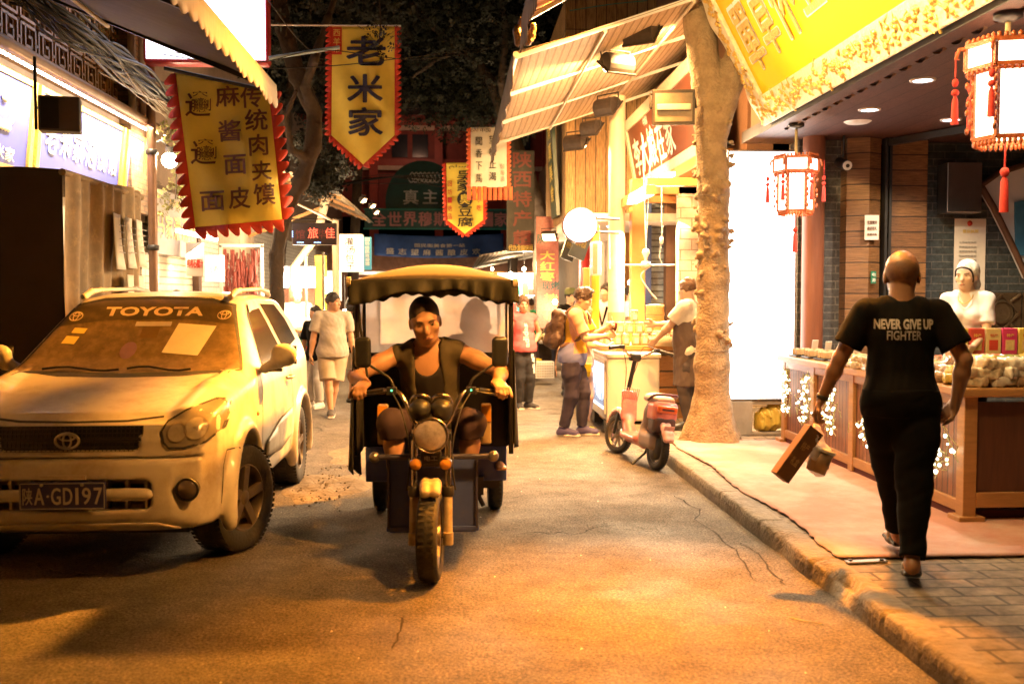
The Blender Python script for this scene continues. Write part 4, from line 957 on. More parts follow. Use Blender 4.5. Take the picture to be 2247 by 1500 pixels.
for i in range(7):
    c_ = Vector(((-24 + 9 * i) * k, -.02, 70 * k)); sw.tube(spline([c_ + Vector((-10 * k, 0, 4 * k)), c_ + Vector((-2 * k, 0, -9 * k)), c_ + Vector((7 * k, 0, -2 * k)), c_ + Vector((2 * k, 0, 12 * k)), c_ + Vector((-4 * k, 0, 6 * k))], 5), .022, 5)
sw.build('calligraphy', WHITEL, t)
def cloth_banner(label, Y, x0, y0, x1, y1, sag, texts, m):
    c0 = PY(x0, y0, Y); t = thing('cloth_banner', label, 'banner', tuple(c0)); 
    def to(px, py, d=0): u = (px - x0) / (x1 - x0); return PY(px, py + sag * math.sin(PI * u), Y - d + .12 * math.sin(px * .09) * (py - y0) / (y1 - y0)) - c0
    MB().grid(lambda u, v: to(x0 + (x1 - x0) * u, y0 + (y1 - y0) * v), 60, 8).build('cloth', m, t, solid=.004)
    b = MB()
    for s_, px, py, w_, h_ in texts:
        V, Fc = text_geo(s_, w_, h_, .03); b.add([to(px + x, py - z, .03 - y) for x, y, z in V], Fc)
    b.build('lettering', WHITEL, t); return t
cloth_banner('wide blue cloth banner with white characters strung across the street', 30, 821, 512, 1105, 560, 6, [(c, 856 + 27 * i, 548, 17, 13) for i, c in enumerate('盛志望麻酱酿皮欢')] + [('回民街美食第一站', 965, 533, 110, 8)], BLUEC)
# ---------------------------------------------------------------- trees
BARK = mat('pale_knobbly_bark', (.31, .22, .125), .95, var=.3, scale=9, bump=1, bscale=40, dirt=(.20, .13, .07), dscale=7, damt=.45)
BARKD = mat('grey_brown_bark', (.055, .038, .025), .9, var=.3, scale=6, bump=.8, bscale=24)
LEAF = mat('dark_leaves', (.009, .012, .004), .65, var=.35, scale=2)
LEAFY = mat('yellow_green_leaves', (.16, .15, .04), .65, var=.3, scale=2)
def crown(name, centres, n, m, parent, size=.07, seed=1):
    r = random.Random(seed); V = []; Fc = []
    for i in range(n):
        c, R = centres[r.randrange(len(centres))]
        d = Vector((r.gauss(0, 1), r.gauss(0, 1), r.gauss(0, .8))).normalized() * R * r.random() ** .45
        p = Vector(c) + d; ax = Vector((r.gauss(0, 1), r.gauss(0, 1), r.gauss(-.3, .5))).normalized(); nn = ax.cross(Vector((r.gauss(0, 1), r.gauss(0, 1), r.gauss(0, 1)))).normalized()
        for k in range(-3, 4):                                         # a pinnate spray: leaflets along a stalk
            if k == 0: continue
            s = size * r.uniform(.7, 1.2); b0 = p + ax * (abs(k) * s * .55); sd = nn * (1 if k > 0 else -1); tip = b0 + (sd + ax * .5) * s; w_ = ax * s * .28
            j = len(V); V += [b0, b0 + (tip - b0) * .5 + w_, tip, b0 + (tip - b0) * .5 - w_]; Fc.append((j, j + 1, j + 2, j + 3))
    mb = MB(); mb.add(V, Fc); return mb.build(name, m, parent)
rk = random.Random(11)
tr = thing('knobbly_tree', 'pale thick street tree covered in warty knobs beside the light box', 'tree', (2.68, 10.25, .1))
s = Solid(); axis = [(0, 0, 0), (-.01, 0, .8), (.0, 0, 1.7), (-.01, 0, 2.6), (-.05, 0, 3.4), (-.16, .02, 4.3), (-.30, .05, 5.6), (-.35, .1, 7.5)]
s.chain(axis, [.20, .178, .163, .158, .165, .16, .17, .14], .06); s.cap((0, 0, -.05), (0, 0, .30), .30, .17, .12)
for a in (.4, 1.6, 2.9, 4.1, 5.2): s.cap((.25 * math.cos(a), .25 * math.sin(a), 0), (.1 * math.cos(a), .1 * math.sin(a), .4), .1, .07, .1)
s.chain([(.0, 0, 3.3), (.22, -.05, 3.9), (.4, 0, 5.4)], [.15, .13, .11], .08)
for i in range(75):
    z = rk.uniform(.75, 3.4); a = rk.uniform(0, 2 * PI); R = .168 - .004 * z; R *= 1.07; c = (R * math.cos(a), R * math.sin(a), z); r = rk.choice((.026, .032, .04, .048))
    s.ell(c, (r, r, r * .75), k=.016)
    for q in range(4): s.ell((c[0] * 1.09 + rk.uniform(-r, r), c[1] * 1.09 + rk.uniform(-r, r), z + rk.uniform(-r, r)), (r * .45,) * 3, k=.008)
s.noise = folds(.005, 16, 4)
s.build('trunk', BARK, tr, .014)
MB().lathe([(.178, 0), (.182, .004), (.178, .008)], (-.03, 0, 2.55)).lathe([(.186, 0), (.19, .004), (.186, .008)], (-.01, 0, .95)).build('tied_wire', mat('grey_wire', (.2, .15, .1), .6), tr)
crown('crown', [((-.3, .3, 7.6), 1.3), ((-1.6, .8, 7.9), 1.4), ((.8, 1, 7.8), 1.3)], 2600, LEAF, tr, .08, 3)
def tree(label, base, limbs, centres, n, seed, m=BARKD, lm=LEAF, size=.075):
    t = thing('street_tree', label, 'tree', base); s = Solid()
    for pts, rad in limbs: s.chain([Vector(p) - Vector(base) for p in pts], rad, .05)
    s.noise = folds(.008, 9, seed); s.build('trunk', m, t, .022)
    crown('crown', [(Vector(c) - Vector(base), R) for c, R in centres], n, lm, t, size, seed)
    return t
def P3(*a): return [tuple(PY(*q)) for q in a]
b0 = PY(606, 700, 14.6); b0 = (b0.x, 14.6, 0)
tree('grey forked street tree rising behind the slanting yellow banner', b0,
     [([b0] + P3((606, 560, 14.6), (625, 470, 14.7), (660, 400, 14.8), (688, 320, 15), (690, 250, 15.2), (655, 170, 15.4), (622, 60, 15.6), (600, -120, 16)), [.12, .10, .10, .11, .12, .12, .13, .12, .09]),
      (P3((690, 250, 15.2), (670, 190, 15), (690, 130, 14.8), (720, 40, 15), (760, -90, 15.4)), [.09, .07, .06, .05, .04]),
      (P3((675, 350, 14.9), (640, 330, 14.6), (625, 260, 14.4), (650, 200, 14.3)), [.07, .05, .045, .03])],
     [(PY(640, -20, 16), 1.1), (PY(560, 60, 17), .9), (PY(720, 330, 16.5), .55), (PY(690, 130, 16), .5), (PY(800, 20, 17), 1.0), (PY(470, -60, 16), 1.1), (PY(700, 395, 16), .35)], 2600, 5)
b0 = PY(1190, 700, 21); b0 = (b0.x, 21, .1)
tree('dark leaning tree behind the white banner and plank wall', b0,
     [([b0] + P3((1188, 480, 21), (1160, 390, 21), (1120, 290, 21.3), (1080, 180, 21.6), (1020, 110, 22), (930, 40, 22.5), (860, -40, 23)), [.2, .17, .16, .15, .13, .11, .09, .06]),
      (P3((1120, 290, 21.3), (1100, 180, 21), (1110, 60, 21), (1090, -60, 21)), [.1, .08, .07, .05]),
      (P3((1020, 110, 22), (960, 130, 22), (905, 170, 22)), [.06, .045, .03])],
     [(PY(1050, 150, 22), 1.5), (PY(940, 90, 23), 1.4), (PY(1010, 20, 22), 1.6), (PY(1100, 240, 22), .9), (PY(900, 200, 23), .9), (PY(1060, 60, 21), 1.2), (PY(850, -20, 23), 1.6), (PY(1000, 240, 23), .8)], 5200, 8)
for i, (px, py, Y, R, lb_) in enumerate(((800, 90, 26, 2.2, 'dark leafy tree behind the tall yellow pennant'), (1150, 60, 28, 2.6, 'dark leafy tree beyond the leaning trunk'), (640, 140, 24, 2.0, 'dark leafy tree above the far left roofs'))):
    c = PY(px, py, Y); b0 = (c.x - .4, Y, 0)
    tree(lb_, b0, [([b0, (c.x - .3, Y, 3), tuple(c)], [.16, .13, .08])], [(c, R), (c + Vector((R * .8, .5, R * .3)), R * .7), (c + Vector((-R * .8, .5, -.2 * R)), R * .7), (c + Vector((0, 0, R)), R)], 2400, 20 + i, size=.1)
# sprigs of lit leaves over the pennant and at the left wall
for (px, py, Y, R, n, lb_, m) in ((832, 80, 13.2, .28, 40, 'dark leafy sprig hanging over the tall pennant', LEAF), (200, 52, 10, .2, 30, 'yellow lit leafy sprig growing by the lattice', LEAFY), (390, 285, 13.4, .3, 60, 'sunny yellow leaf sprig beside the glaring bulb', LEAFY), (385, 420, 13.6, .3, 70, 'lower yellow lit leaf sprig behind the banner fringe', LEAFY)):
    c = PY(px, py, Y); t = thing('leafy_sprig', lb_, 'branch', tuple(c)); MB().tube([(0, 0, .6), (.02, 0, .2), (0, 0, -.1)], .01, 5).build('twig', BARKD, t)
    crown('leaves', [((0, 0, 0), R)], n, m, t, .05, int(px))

# ---------------------------------------------------------------- plank house behind the trunk
ph = thing('plank_house', 'timber shop house with tan plank upper wall behind the floodlights', 'shop', (3, 16.5, 0))
def hb(name, a, c, m, bv=0): return MB().box2(Vector(a) - ph.location, Vector(c) - ph.location).build(name, m, ph, bv)
x0 = PY(1240, 400, 16.5).x
hb('plank_wall', (x0, 16.5, 2.85), (3.4, 20, 6.5), PLANKV)
hb('wall', (3.3, 11.2, 3.2), (3.6, 16.4, 6.5), DWOOD)
hb('soffit', (x0 - .05, 14.6, 2.72), (3.4, 20, 2.84), mat('pale_soffit', (.5, .45, .4), .6))
for (px, py) in ((1345, 497), (1355, 487)):
    p = PZ(px, py, 2.72)
    t = thing('downlight', 'small white downlight under the plank house, ' + ('outer' if py > 490 else 'inner'), 'ceiling light', (p.x, p.y, 2.72)); MB().lathe([(0, -.006), (.09, -.006), (.1, 0)]).build('lens', DOWNG, t)
st = thing('gold_letter_plaque', 'dark vertical plaque with gold letters on the plank wall corner', 'sign', (x0 - .06, 17.0, 3.0), -PI / 2, rx=.06)
MB().box2((-.9, -.03, 0), (0, .03, 1.75)).build('board', mat('bottle_green', (.02, .05, .035), .4), st)
glyph(st, lambda u, v, d: (u, -.03 - d, v), [(c, -.45, 1.5 - .36 * i, .5, .3, YELI, .03) for i, c in enumerate('清真美食')])
# framed tilted sign
ws = thing('framed_wood_sign', 'tilted brown name board with pale carved frame over the drink stall', 'sign', (3.0, 16.4, 3.34), -PI / 2, rx=.19)
LW, HW = 5.2, 1.14
MB().box2((.16, -.01, .16), (LW - .1, .04, HW - .16)).build('panel', mat('red_brown_panel', (.13, .04, .022), .4, var=.2, scale=2), ws)
PALE = mat('pale_carved_frame', (.68, .58, .42), .5, var=.2, scale=22, bump=.9, bscale=40)
f_ = MB(); f_.box2((0, -.04, 0), (LW, .05, .16)); f_.box2((0, -.04, HW - .16), (LW, .05, HW)); f_.box2((0, -.04, .16), (.16, .05, HW - .16)); f_.build('frame', PALE, ws, .01)
glyph(ws, lambda u, v, d: (u, -.012 - d, v), [(c, .62 + .58 * i, .50, .50, .56, WHITEL, .04) for i, c in enumerate('李大娘在家')] + [('中国', 1.6, .9, .3, .12, WHITEL, .02)])
hb('sign_beam', (2.9, 11.4, 3.18), (3.2, 16.4, 3.32), mat('orange_beam', (.5, .24, .07), .5, var=.2, stretch=(1, 6, 1)), .01)
OBEAM = mat('orange_beam', (.5, .24, .07), .5, var=.2)
for (px, Y, w_) in ((1402, 14.2, .2), (1372, 17.2, .16)):
    x = PY(px, 400, Y).x; hb('timber_column', (x - w_ / 2, Y, .1), (x + w_ / 2, Y + w_, 3.3), OBEAM, .01)
for y in (12.2, 13.2, 14.4): hb('timber_joist', (2.35, y, 2.98), (3.4, y + .1, 3.08), OBEAM, .006)
hb('timber_joist', (2.3, 12.0, 2.85), (2.42, 15, 2.97), OBEAM, .006)
hb('tile_wall', (PY(1490, 400, 13.2).x, 13.2, .1), (4.5, 13.35, 3.2), brick('cream_tile', (.62, .52, .40), (.56, .46, .35), (.3, .22, .15), .3, .14, .008, 'xz', .4, .4, .5, .12))
hb('shutter', (PY(1425, 600, 15.6).x, 15.6, .1), (PY(1478, 600, 15.6).x, 15.7, 3.1), brick('blue_grey_shutter', (.20, .25, .30), (.18, .22, .27), (.05, .06, .08), 9, .10, .012, 'xz', .8, .45, 0))
hb('blue_post', (PY(1410, 600, 15.4).x, 15.4, .1), (PY(1429, 600, 15.4).x, 15.55, 3.1), mat('navy_paint', (.02, .04, .13), .5))
hb('brown_post', (PY(1462, 600, 15.3).x, 15.3, .1), (PY(1484, 600, 15.3).x, 15.5, 3.1), DWOOD)
lamp('AREA', (-.55, -3.4, 2.95), 1000, (1, .68, .36), ph, 1.0, (-2.0, -5.4, 0), size_y=2.2, name='stall_lamp', spread=150)
b = thing('strip_lamp', 'white strip lamp under the joists of the drink stall', 'lamp', (2.62, 12.2, 3.1)); MB().box2((0, 0, 0), (.08, 2.4, .05)).build('tube', GLOWW, b)
# columns and posts
x = PY(1353, 500, 13.9).x
t = thing('cream_column', 'round cream column with taped bands behind the freezer', 'column', (x, 13.9, .1)); b = MB(); b.cyl((0, 0, 0), (0, 0, 4.3), .115, 22).build('shaft', mat('cream_paint', (.62, .50, .33), .55, var=.12, scale=3, dirt=(.35, .25, .14), dscale=3, damt=.3), t)
MB().cyl((0, 0, 1.18), (0, 0, 1.3), .119, 22).build('tape_band', mat('brown_tape', (.4, .25, .12), .4), t); MB().tube([(-.1, -.07, 3.2), (-.12, -.09, 2.6), (-.105, -.07, 1.9)], .01, 5).build('cable', WHITEP, t)
for (px, w_, lb_, m) in ((1307, .10, 'yellow square post left of the cream column', mat('yellow_post', (.62, .40, .03), .5)), (1287, .09, 'orange square post beneath the hanging white box sign', OBEAM)):
    t = thing('square_post', lb_, 'post', (PY(px, 600, 13.0 if px > 1300 else 13.2).x, 13.0 if px > 1300 else 13.2, .1)); MB().box2((-w_ / 2, 0, 0), (w_ / 2, w_, 2.45 if px > 1300 else 1.9)).build('post', m, t, .006)
# round light sign
p = PY(1272, 495, 13); t = thing('round_light_sign', 'blank glowing round white sign on a bracket by the plank wall', 'sign', tuple(p)); R = 37 * 13 / F
MB().lathe([(.0, .06), (R + .012, .06), (R + .012, -.05), (R - .005, -.05)], (0, 0, 0), 'y', 40).build('case', mat('purple_brown_rim', (.12, .05, .05), .4), t); MB().lathe([(0, -.045), (R - .004, -.045)], (0, 0, 0), 'y', 40).build('face', GLOWW, t); MB().tube([(R, .0, .1), (.55, .2, .1)], .02, 6).tube([(R, .0, -.08), (.55, .2, -.08)], .02, 6).build('bracket', DARKM, t)
lamp('POINT', (0, -.4, 0), 10, (1, .95, .9), t, .2)
t = pbox('hanging_box_sign', 'white box sign with faded brown side hanging at the yellow post', 'sign', 1301, 530, 1320, 604, 12.6, .3, WHITEP, .008)[0]
MB().box2((-.056, -.006, .02), (.0, -.002, .4)).build('brown_panel', mat('faded_brown', (.4, .2, .13), .6), t)
# fly fan hanging over the counter
p = PY(1417, 582, 12.3); t = thing('hanging_fan', 'small white fly chasing fan hanging on cords above the jars', 'fan', tuple(p))
MB().lathe([(0, .05), (.05, .045), (.07, .0), (.05, -.03), (0, -.035)]).build('motor', WHITEP, t); MB().lathe([(0, .21), (.03, .2), (.05, .16), (.02, .09), (.02, .04)]).build('neck', WHITEP, t)
for a in (PI, 0): b = MB(); c_ = math.cos(a); b.grid(lambda u, v: (c_ * (.06 + .3 * u), -.02 + .04 * v, .01 * v), 6, 2); b.build('blade', WHITEP, t, solid=.006)
MB().tube([(0, 0, .2), (-.05, 0, 1.6)], .005, 5).tube([(0, 0, .2), (.06, 0, 1.6)], .005, 5).tube(spline([(.03, 0, -.03), (-.06, 0, -.14), (.06, 0, -.33), (.14, 0, -.42)]), .009, 5).build('cord', WHITEP, t)
p = PY(1452, 528, 12.6); t = thing('pull_bulb', 'white pull switch hanging on a cord right of the fly fan', 'switch', tuple(p)); MB().lathe([(0, .05), (.02, .045), (.026, -.03), (0, -.05)]).build('switch', WHITEP, t); MB().tube([(0, 0, .04), (-.01, 0, 1.0)], .005, 5).tube([(0, 0, .04), (.02, 0, .2), (-.03, 0, -.2), (.01, 0, -.3)], .004, 5).build('cord', WHITEP, t)

# ---------------------------------------------------------------- drink stall: freezer, counter, jars
fz = thing('chest_freezer', 'white display freezer with a lit blue glass front in front of the drink stall', 'freezer', (1.76, 11.5, .02))
FW, FD, FH = .62, 1.35, .88
MB().box2((0, 0, .14), (FW, FD, FH)).build('cabinet', WHITEP, fz, .02)
MB().box2((-.015, -.015, FH), (FW + .015, FD, FH + .05)).build('lid', mat('cream_lid', (.7, .62, .5), .4), fz, .01)
MB().box2((-.012, .12, .26), (-.002, FD - .1, .80)).build('window', glow('lit_freezer_glass', (.66, .80, 1), 1.7), fz)
b = MB(); b.box2((-.02, .08, .22), (.0, FD - .06, .26)); b.box2((-.02, .08, .80), (0, FD - .06, .84)); b.box2((-.02, .08, .26), (0, .12, .80)); b.box2((-.02, FD - .1, .26), (0, FD - .06, .80)); b.build('window_frame', WHITEP, fz)
b = MB()
for k in range(26):
    y = .16 + .042 * k; b.box2((-.016, y, .30), (-.012, y + .012, .34 + .28 * random.random()))
b.build('stock', mat('pale_stock', (.35, .45, .6), .5), fz)
b = MB(); b.box2((.0, .05, .0), (.16, .25, .14)); b.box2((.0, FD - .3, 0), (.16, FD - .1, .14)); b.box2((FW - .16, .05, .1), (FW, .25, .14)); b.build('foot', BLACKP, fz)
b = MB()
for k in range(7): b.box2((.05 + .03 * k, -.006, .17), (.066 + .03 * k, -.001, .25))
b.build('vent', BLACKP, fz)
dc = thing('drink_counter', 'orange timber drink counter behind the trunk and freezer', 'counter', (2.12, 12.1, .1))
MB().box2((-.35, -.05, .86), (1.2, 2.9, .92)).build('top', OBEAM, dc, .01); MB().box2((.28, 0, .0), (1.15, .06, .85)).build('front', brick('orange_boards', (.48, .22, .06), (.38, .16, .045), (.06, .03, .01), 4, .2, .012, 'xz', .5, .45, 0, .25, 6, (1, 14, 1)), dc)
MB().box2((-.3, 0.1, .0), (-.24, 2.8, .85)).build('front', OBEAM, dc); b = MB(); b.box2((.26, -.02, .0), (.34, .08, .86)); b.build('post', OBEAM, dc)
JGL = mat('jar_glass', (.62, .40, .22), .12, var=.35, scale=40, coat=.5)
JLID = mat('jar_lid', (.72, .62, .5), .4)
def jar(p, k, lbl):
    t = thing('preserve_jar', lbl, 'jar', tuple(p), group='glass jars on the drink counter')
    MB().lathe([(0, 0), (.05, .0), (.054, .01), (.054, .10), (.045, .118), (0, .118)], n=16).build('glass', JGL, t); MB().lathe([(.047, .116), (.05, .118), (.05, .142), (0, .144)], n=16).build('lid', JLID, t); MB().box2((-.025, -.058, .025), (.028, -.05, .09)).build('label', PAPER, t)
z0 = 1.02
for k in range(6): jar((1.86 + .115 * k + .01 * (k % 2), 12.16, z0), k, 'lidded glass jar in the bottom row on the drink counter')
for k in range(5): jar((1.90 + .118 * k, 12.17, z0 + .146), k, 'lidded glass jar in the middle row on the drink counter')
jar((2.2, 12.2, z0 + .292), 0, 'lidded glass jar alone on top of the stacked jars')
for k in range(3): jar((1.84 + .14 * k, 12.5, z0), k, 'lidded glass jar half hidden behind the stacked jars')
t = thing('bamboo_steamer', 'tall pale bamboo steamer tower on the drink counter', 'steamer', (PY(1437, 700, 12.9).x, 12.9, z0)); b = MB()
for k in range(4): b.lathe([(0, .12 * k), (.12, .12 * k), (.125, .12 * k + .01), (.118, .12 * k + .1), (.125, .12 * k + .115), (0, .12 * k + .118)])
b.build('basket', mat('bamboo', (.55, .40, .2), .6, var=.2, scale=20, stretch=(8, 8, 1)), t); MB().lathe([(0, .5), (.12, .49), (.12, .48)]).build('lid', mat('bamboo', (.55, .4, .2)), t)
t = thing('glass_basin', 'clear wide basin of brown snacks before the aproned vendor', 'basin', (PY(1480, 780, 11.9).x - .06, 12.0, z0)); MB().lathe([(0, .0), (.2, .0), (.25, .12), (.24, .12), (.19, .01), (0, .01)]).build('bowl', mat('pale_bowl', (.5, .38, .24), .2), t)
b = MB(); rj = random.Random(4)
for i in range(120): a = rj.uniform(0, 6.28); r = .22 * rj.random() ** .5; b.ell((r * math.cos(a), r * math.sin(a), .08 + .11 * (1 - r / .22) + rj.uniform(0, .02)), (.026, .02, .018), 6)
b.build('snacks', mat('brown_snacks', (.3, .16, .07), .7, var=.3), t)
t = thing('menu_strip', 'yellow printed menu strip along the back of the drink counter', 'menu', (2.35, 13.1, z0)); MB().box2((-.1, 0, 0), (.9, .02, .2)).build('board', mat('yellow_menu', (.68, .52, .08), .5), t); glyph(t, lambda u, v, d: (u, -d, v), [('酸梅汤 特价', .35, .1, .6, .1, REDI)])
t = thing('wooden_bucket', 'brown wooden bucket beside the glass basin', 'bucket', (2.5, 12.35, z0)); MB().lathe([(0, 0), (.09, 0), (.11, .17), (.1, .17), (.09, .02), (0, .02)]).build('staves', OBEAM, t); MB().lathe([(.1, .12), (.108, .12), (.109, .14), (.102, .14)]).build('hoop', DARKM, t)

# ---------------------------------------------------------------- far right: vertical boards, stalls, crates
pbox('market_sign_board', 'dark vertical board of red characters hanging right of the banners', 'sign', 1112, 330, 1173, 552, 20, .1, mat('black_board', (.03, .028, .024), .5, dirt=(.08, .065, .05)), .01,
     [(c, 1146, 352 + 42.5 * i, 40, 33, mat('dull_red_letters', (.20, .04, .03), .5), .05) for i, c in enumerate('陕西特产超市')][0:5] + [('市', 1146, 521, 38, 28, mat('dull_red_letters', (.20, .04, .03)), .05), ('代办全国快运', 1143, 543, 54, 13, YELI, .03)])
pbox('date_sign_board', 'narrow vertical board printed with red dates and yellow characters', 'sign', 1177, 475, 1226, 720, 18.5, .08, mat('date_print', (.36, .12, .09), .5, var=.45, scale=26), .006,
     [('陕', 1187, 523, 16, 20, GREENP, .04)] + [(c, 1201, 560 + 20 * i + 3 * i, 32, 19, YELI, .05) for i, c in enumerate('大红枣')] + [('现烤', 1208, 626, 38, 18, GREENP, .04)] + [(c, 1209, 652 + 20 * i, 30, 17, YELI, .05) for i, c in enumerate('桂盐核')])
p = PY(1205, 520, 17.5); FL('small lit floodlight before the narrow date board', p, p + Vector((-.3, -.8, -1.0)), 60, .7)
for i, (x0, y0, x1, y1, m, tx) in enumerate(((1228, 505, 1258, 570, mat('chalk_board', (.12, .13, .11), .6), '特色小吃'), (1246, 500, 1284, 566, mat('grey_green_board', (.15, .17, .14), .6), '百年老店'))):
    t = pbox('slanted_name_board', 'dark green slanted board of yellow characters, ' + ('left' if i == 0 else 'right') + ' of the pair under the round sign', 'sign', x0, y0, x1, y1, 17 - i, .05, m, .004, [(tx, (x0 + x1) / 2, (y0 + y1) / 2, 24, 14, YELI, .03)])[0]; t.rotation_euler = (0, .35, .3)
def pole(name, label, cat, px, y0, y1, Y, r, m):
    a, c = PY(px, y1, Y), PY(px, y0, Y); t = thing(name, label, cat, tuple(a)); MB().cyl((0, 0, 0), (0, 0, c.z - a.z), r, 14).build('shaft', m, t); return t
pole('red_lantern_column', 'bright red round column beyond the backpack man', 'column', 1282, 540, 700, 20, .11, mat('bright_red', (.55, .03, .03), .4))
# far right building wall, canopy and shelves
fr_ = thing('far_right_shop', 'far right shop row with lit shelves and low corrugated roof', 'shop', (2.4, 22, 0))
MB().box2((.6, -4, 0), (1.2, 14, 6)).build('wall', mat('dim_wall', (.2, .14, .09), .8), fr_)
CORR = brick('corrugated_sheet', (.46, .40, .33), (.4, .34, .28), (.16, .13, .1), 9, .09, .03, 'yx', 1, .6, 0, .25, 5)
MB().grid(lambda u, v: (-1.9 + 2.6 * u, 10 * v - 1, 1.62 + .85 + .5 * u + .02 * math.sin(v * 300)), 4, 120).build('roof', CORR, fr_, solid=.01)
t = thing('lit_display_shelf', 'bright display shelves of goods beyond the woman in pink', 'shelf', (PY(1150, 700, 21).x, 21, .12)); b = MB(); b.box2((-.55, .3, 0), (.6, .34, 2.0)); b.build('back_panel', GLOWSOFT, t)
for z in (.7, 1.1, 1.5): MB().box2((-.55, -.1, z), (.6, .3, z + .03)).build('shelf', WHITEP, t)
rg = random.Random(6); cols = [mat('pack_%s' % n, c, .5) for n, c in (('red', (.5, .05, .04)), ('teal', (.03, .35, .33)), ('white', (.6, .58, .54)), ('green', (.06, .3, .08)), ('orange', (.6, .25, .05)), ('brown', (.25, .13, .06)))]
for z in (.73, 1.13, 1.53):
    for k in range(9):
        h_ = rg.uniform(.12, .28); w_ = rg.uniform(.07, .11); x = -.5 + k * .12
        o = MB().box2((x, 0, z), (x + w_, .12, z + h_)).build('goods_packet', rg.choice(cols), None, .006); o.location = t.location; tag(o, 'small bright packet on the lit shelves beyond the woman in pink', 'packet', 'packets on the far lit shelves')
lamp('POINT', (0, -.6, 2.1), 420, (1, .70, .40), t, .12)
def crate(label, p, m, s=(.36, .26, .3)):
    t = thing('plastic_crate', label, 'crate', tuple(p), .1, 'plastic crates along the kerb'); w_, d_, h_ = s; b = MB()
    for k in range(7):
        z = h_ * k / 6.5
        for (a, c) in (((-w_ / 2, -d_ / 2), (w_ / 2, -d_ / 2)), ((-w_ / 2, d_ / 2), (w_ / 2, d_ / 2)), ((-w_ / 2, -d_ / 2), (-w_ / 2, d_ / 2)), ((w_ / 2, -d_ / 2), (w_ / 2, d_ / 2))): b.bar((*a, z + .01), (*c, z + .01), .012, .02)
    for k in range(9):
        x = -w_ / 2 + w_ * k / 8; b.box2((x - .008, -d_ / 2 - .005, 0), (x + .008, -d_ / 2 + .005, h_)); y = -d_ / 2 + d_ * k / 8; b.box2((-w_ / 2 - .005, y - .008, 0), (-w_ / 2 + .005, y + .008, h_))
    b.build('lattice', m, t); MB().box2((-w_ / 2 + .02, -d_ / 2 + .02, .02), (w_ / 2 - .02, d_ / 2 - .02, h_ * .85)).build('contents', mat('crate_contents', (.4, .3, .2), .8, var=.4, scale=20), t); return t
crate('white plastic crate on the pavement edge beside the woman in pink', (PY(1191, 820, 18.2).x, 18.2, .13), WHITEP)
crate('yellow plastic crate half hidden behind the woman in pink', (PY(1164, 810, 19).x, 19, .13), mat('yellow_crate', (.65, .42, .02), .5))
t = thing('fruit_table', 'low stall table of produce trays behind the crates', 'table', (PY(1190, 780, 20).x, 20, .12)); MB().box2((-.6, 0, .55), (.6, .8, .6)).build('top', WHITEP, t)
for x in (-.55, .5): MB().box2((x, .05, 0), (x + .05, .1, .55)).build('leg', DARKM, t)
b = MB(); rj = random.Random(9)
for i in range(160): b.ell((rj.uniform(-.55, .55), rj.uniform(.05, .75), .62 + rj.uniform(0, .07)), rj.uniform(.03, .05), 6)
b.build('produce', mat('mixed_produce', (.5, .36, .15), .6, var=.4, scale=5), t)
for i, (px, py, Y, e, lb_) in enumerate(((1150, 590, 22, 200, 'glaring bulb over the far lit shelves'), (1218, 662, 18, 120, 'glaring bulb before the lower end of the date board'), (1384, 620, 15.0, 40, 'bare bulb glaring between column and timber post'), (1120, 600, 26, 150, 'distant bulb right of the tricycle canopy'), (1080, 590, 30, 30, 'tiny distant bulb above the tricycle canopy'))):
    p = PY(px, py, Y); t = thing('bare_bulb', lb_, 'bulb', tuple(p), group='bare bulbs over the stalls'); MB().ell((0, 0, 0), .045, 12).build('globe', BULBG, t); MB().tube([(0, 0, .04), (0, 0, .5)], .006, 5).build('cord', WIRE, t); lamp('POINT', (0, -.1, -.03), e, (1, .70, .40), t, .06)

# ---------------------------------------------------------------- left side beyond the stall
lf = thing('left_shop_row', 'far left shop row with closed shutter, brick and lit openings', 'shop', (XL, 14, 0), PI / 2)
MB().box2((-.2, .0, 2.62), (2.6, .3, 3.05)).build('lintel', mat('carved_lintel', (.30, .24, .18), .7, var=.35, scale=14, bump=1, bscale=30), lf)
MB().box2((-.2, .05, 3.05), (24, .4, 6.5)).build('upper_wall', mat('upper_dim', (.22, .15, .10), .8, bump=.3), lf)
MB().box2((-.2, .05, 0), (2.4, .1, 2.6)).build('shutter', brick('cream_shutter', (.68, .60, .44), (.62, .55, .4), (.3, .25, .18), 9, .1, .012, 'xz', .8, .5, 0, .1), lf)
MB().box2((2.4, -.05, 0), (2.6, .4, 2.8)).build('pier', DWOOD, lf); MB().box2((2.6, .1, 0), (24, .4, 3.05)).build('wall', WBRICK, lf)
MB().box2((4.4, -.3, 2.2), (5.6, .1, 4.2)).build('stone_pier', PLASTER, lf)
t = thing('grey_name_board', 'grey carved name board with pale gold characters over the shutter', 'sign', (XL + .02, 13.8, 2.66), PI / 2); MB().box2((0, -.08, -.45), (2.3, -.02, .45)).build('board', mat('grey_board', (.27, .24, .22), .6, var=.15), t); glyph(t, lambda u, v, d: (u, -.08 - d, v), [(c, .35 + .42 * i, -.05, .34, .34, YELI, .03) for i, c in enumerate('马家灌汤包')] + [('中华老字号', 1.2, .3, .8, .12, YELI)])
t = thing('strip_lamp', 'long white strip lamp above the far left shop fronts', 'lamp', (XL + .35, 14, 2.5)); MB().box2((0, 0, 0), (.06, 2.2, .05)).build('tube', GLOWW, t); lamp('AREA', (.1, 1.2, -.06), 80, (1, .70, .40), t, .1, (1.5, 1.2, -2), size_y=2.2)
pbox('juice_poster', 'white poster of large red characters beside the shutter', 'poster', 409, 532, 446, 606, 15.2, .02, PAPER, 0, [('鲜榨石榴汁', 428, 578, 34, 20, REDI, .05), ('纯手工', 428, 552, 18, 7, INK)])
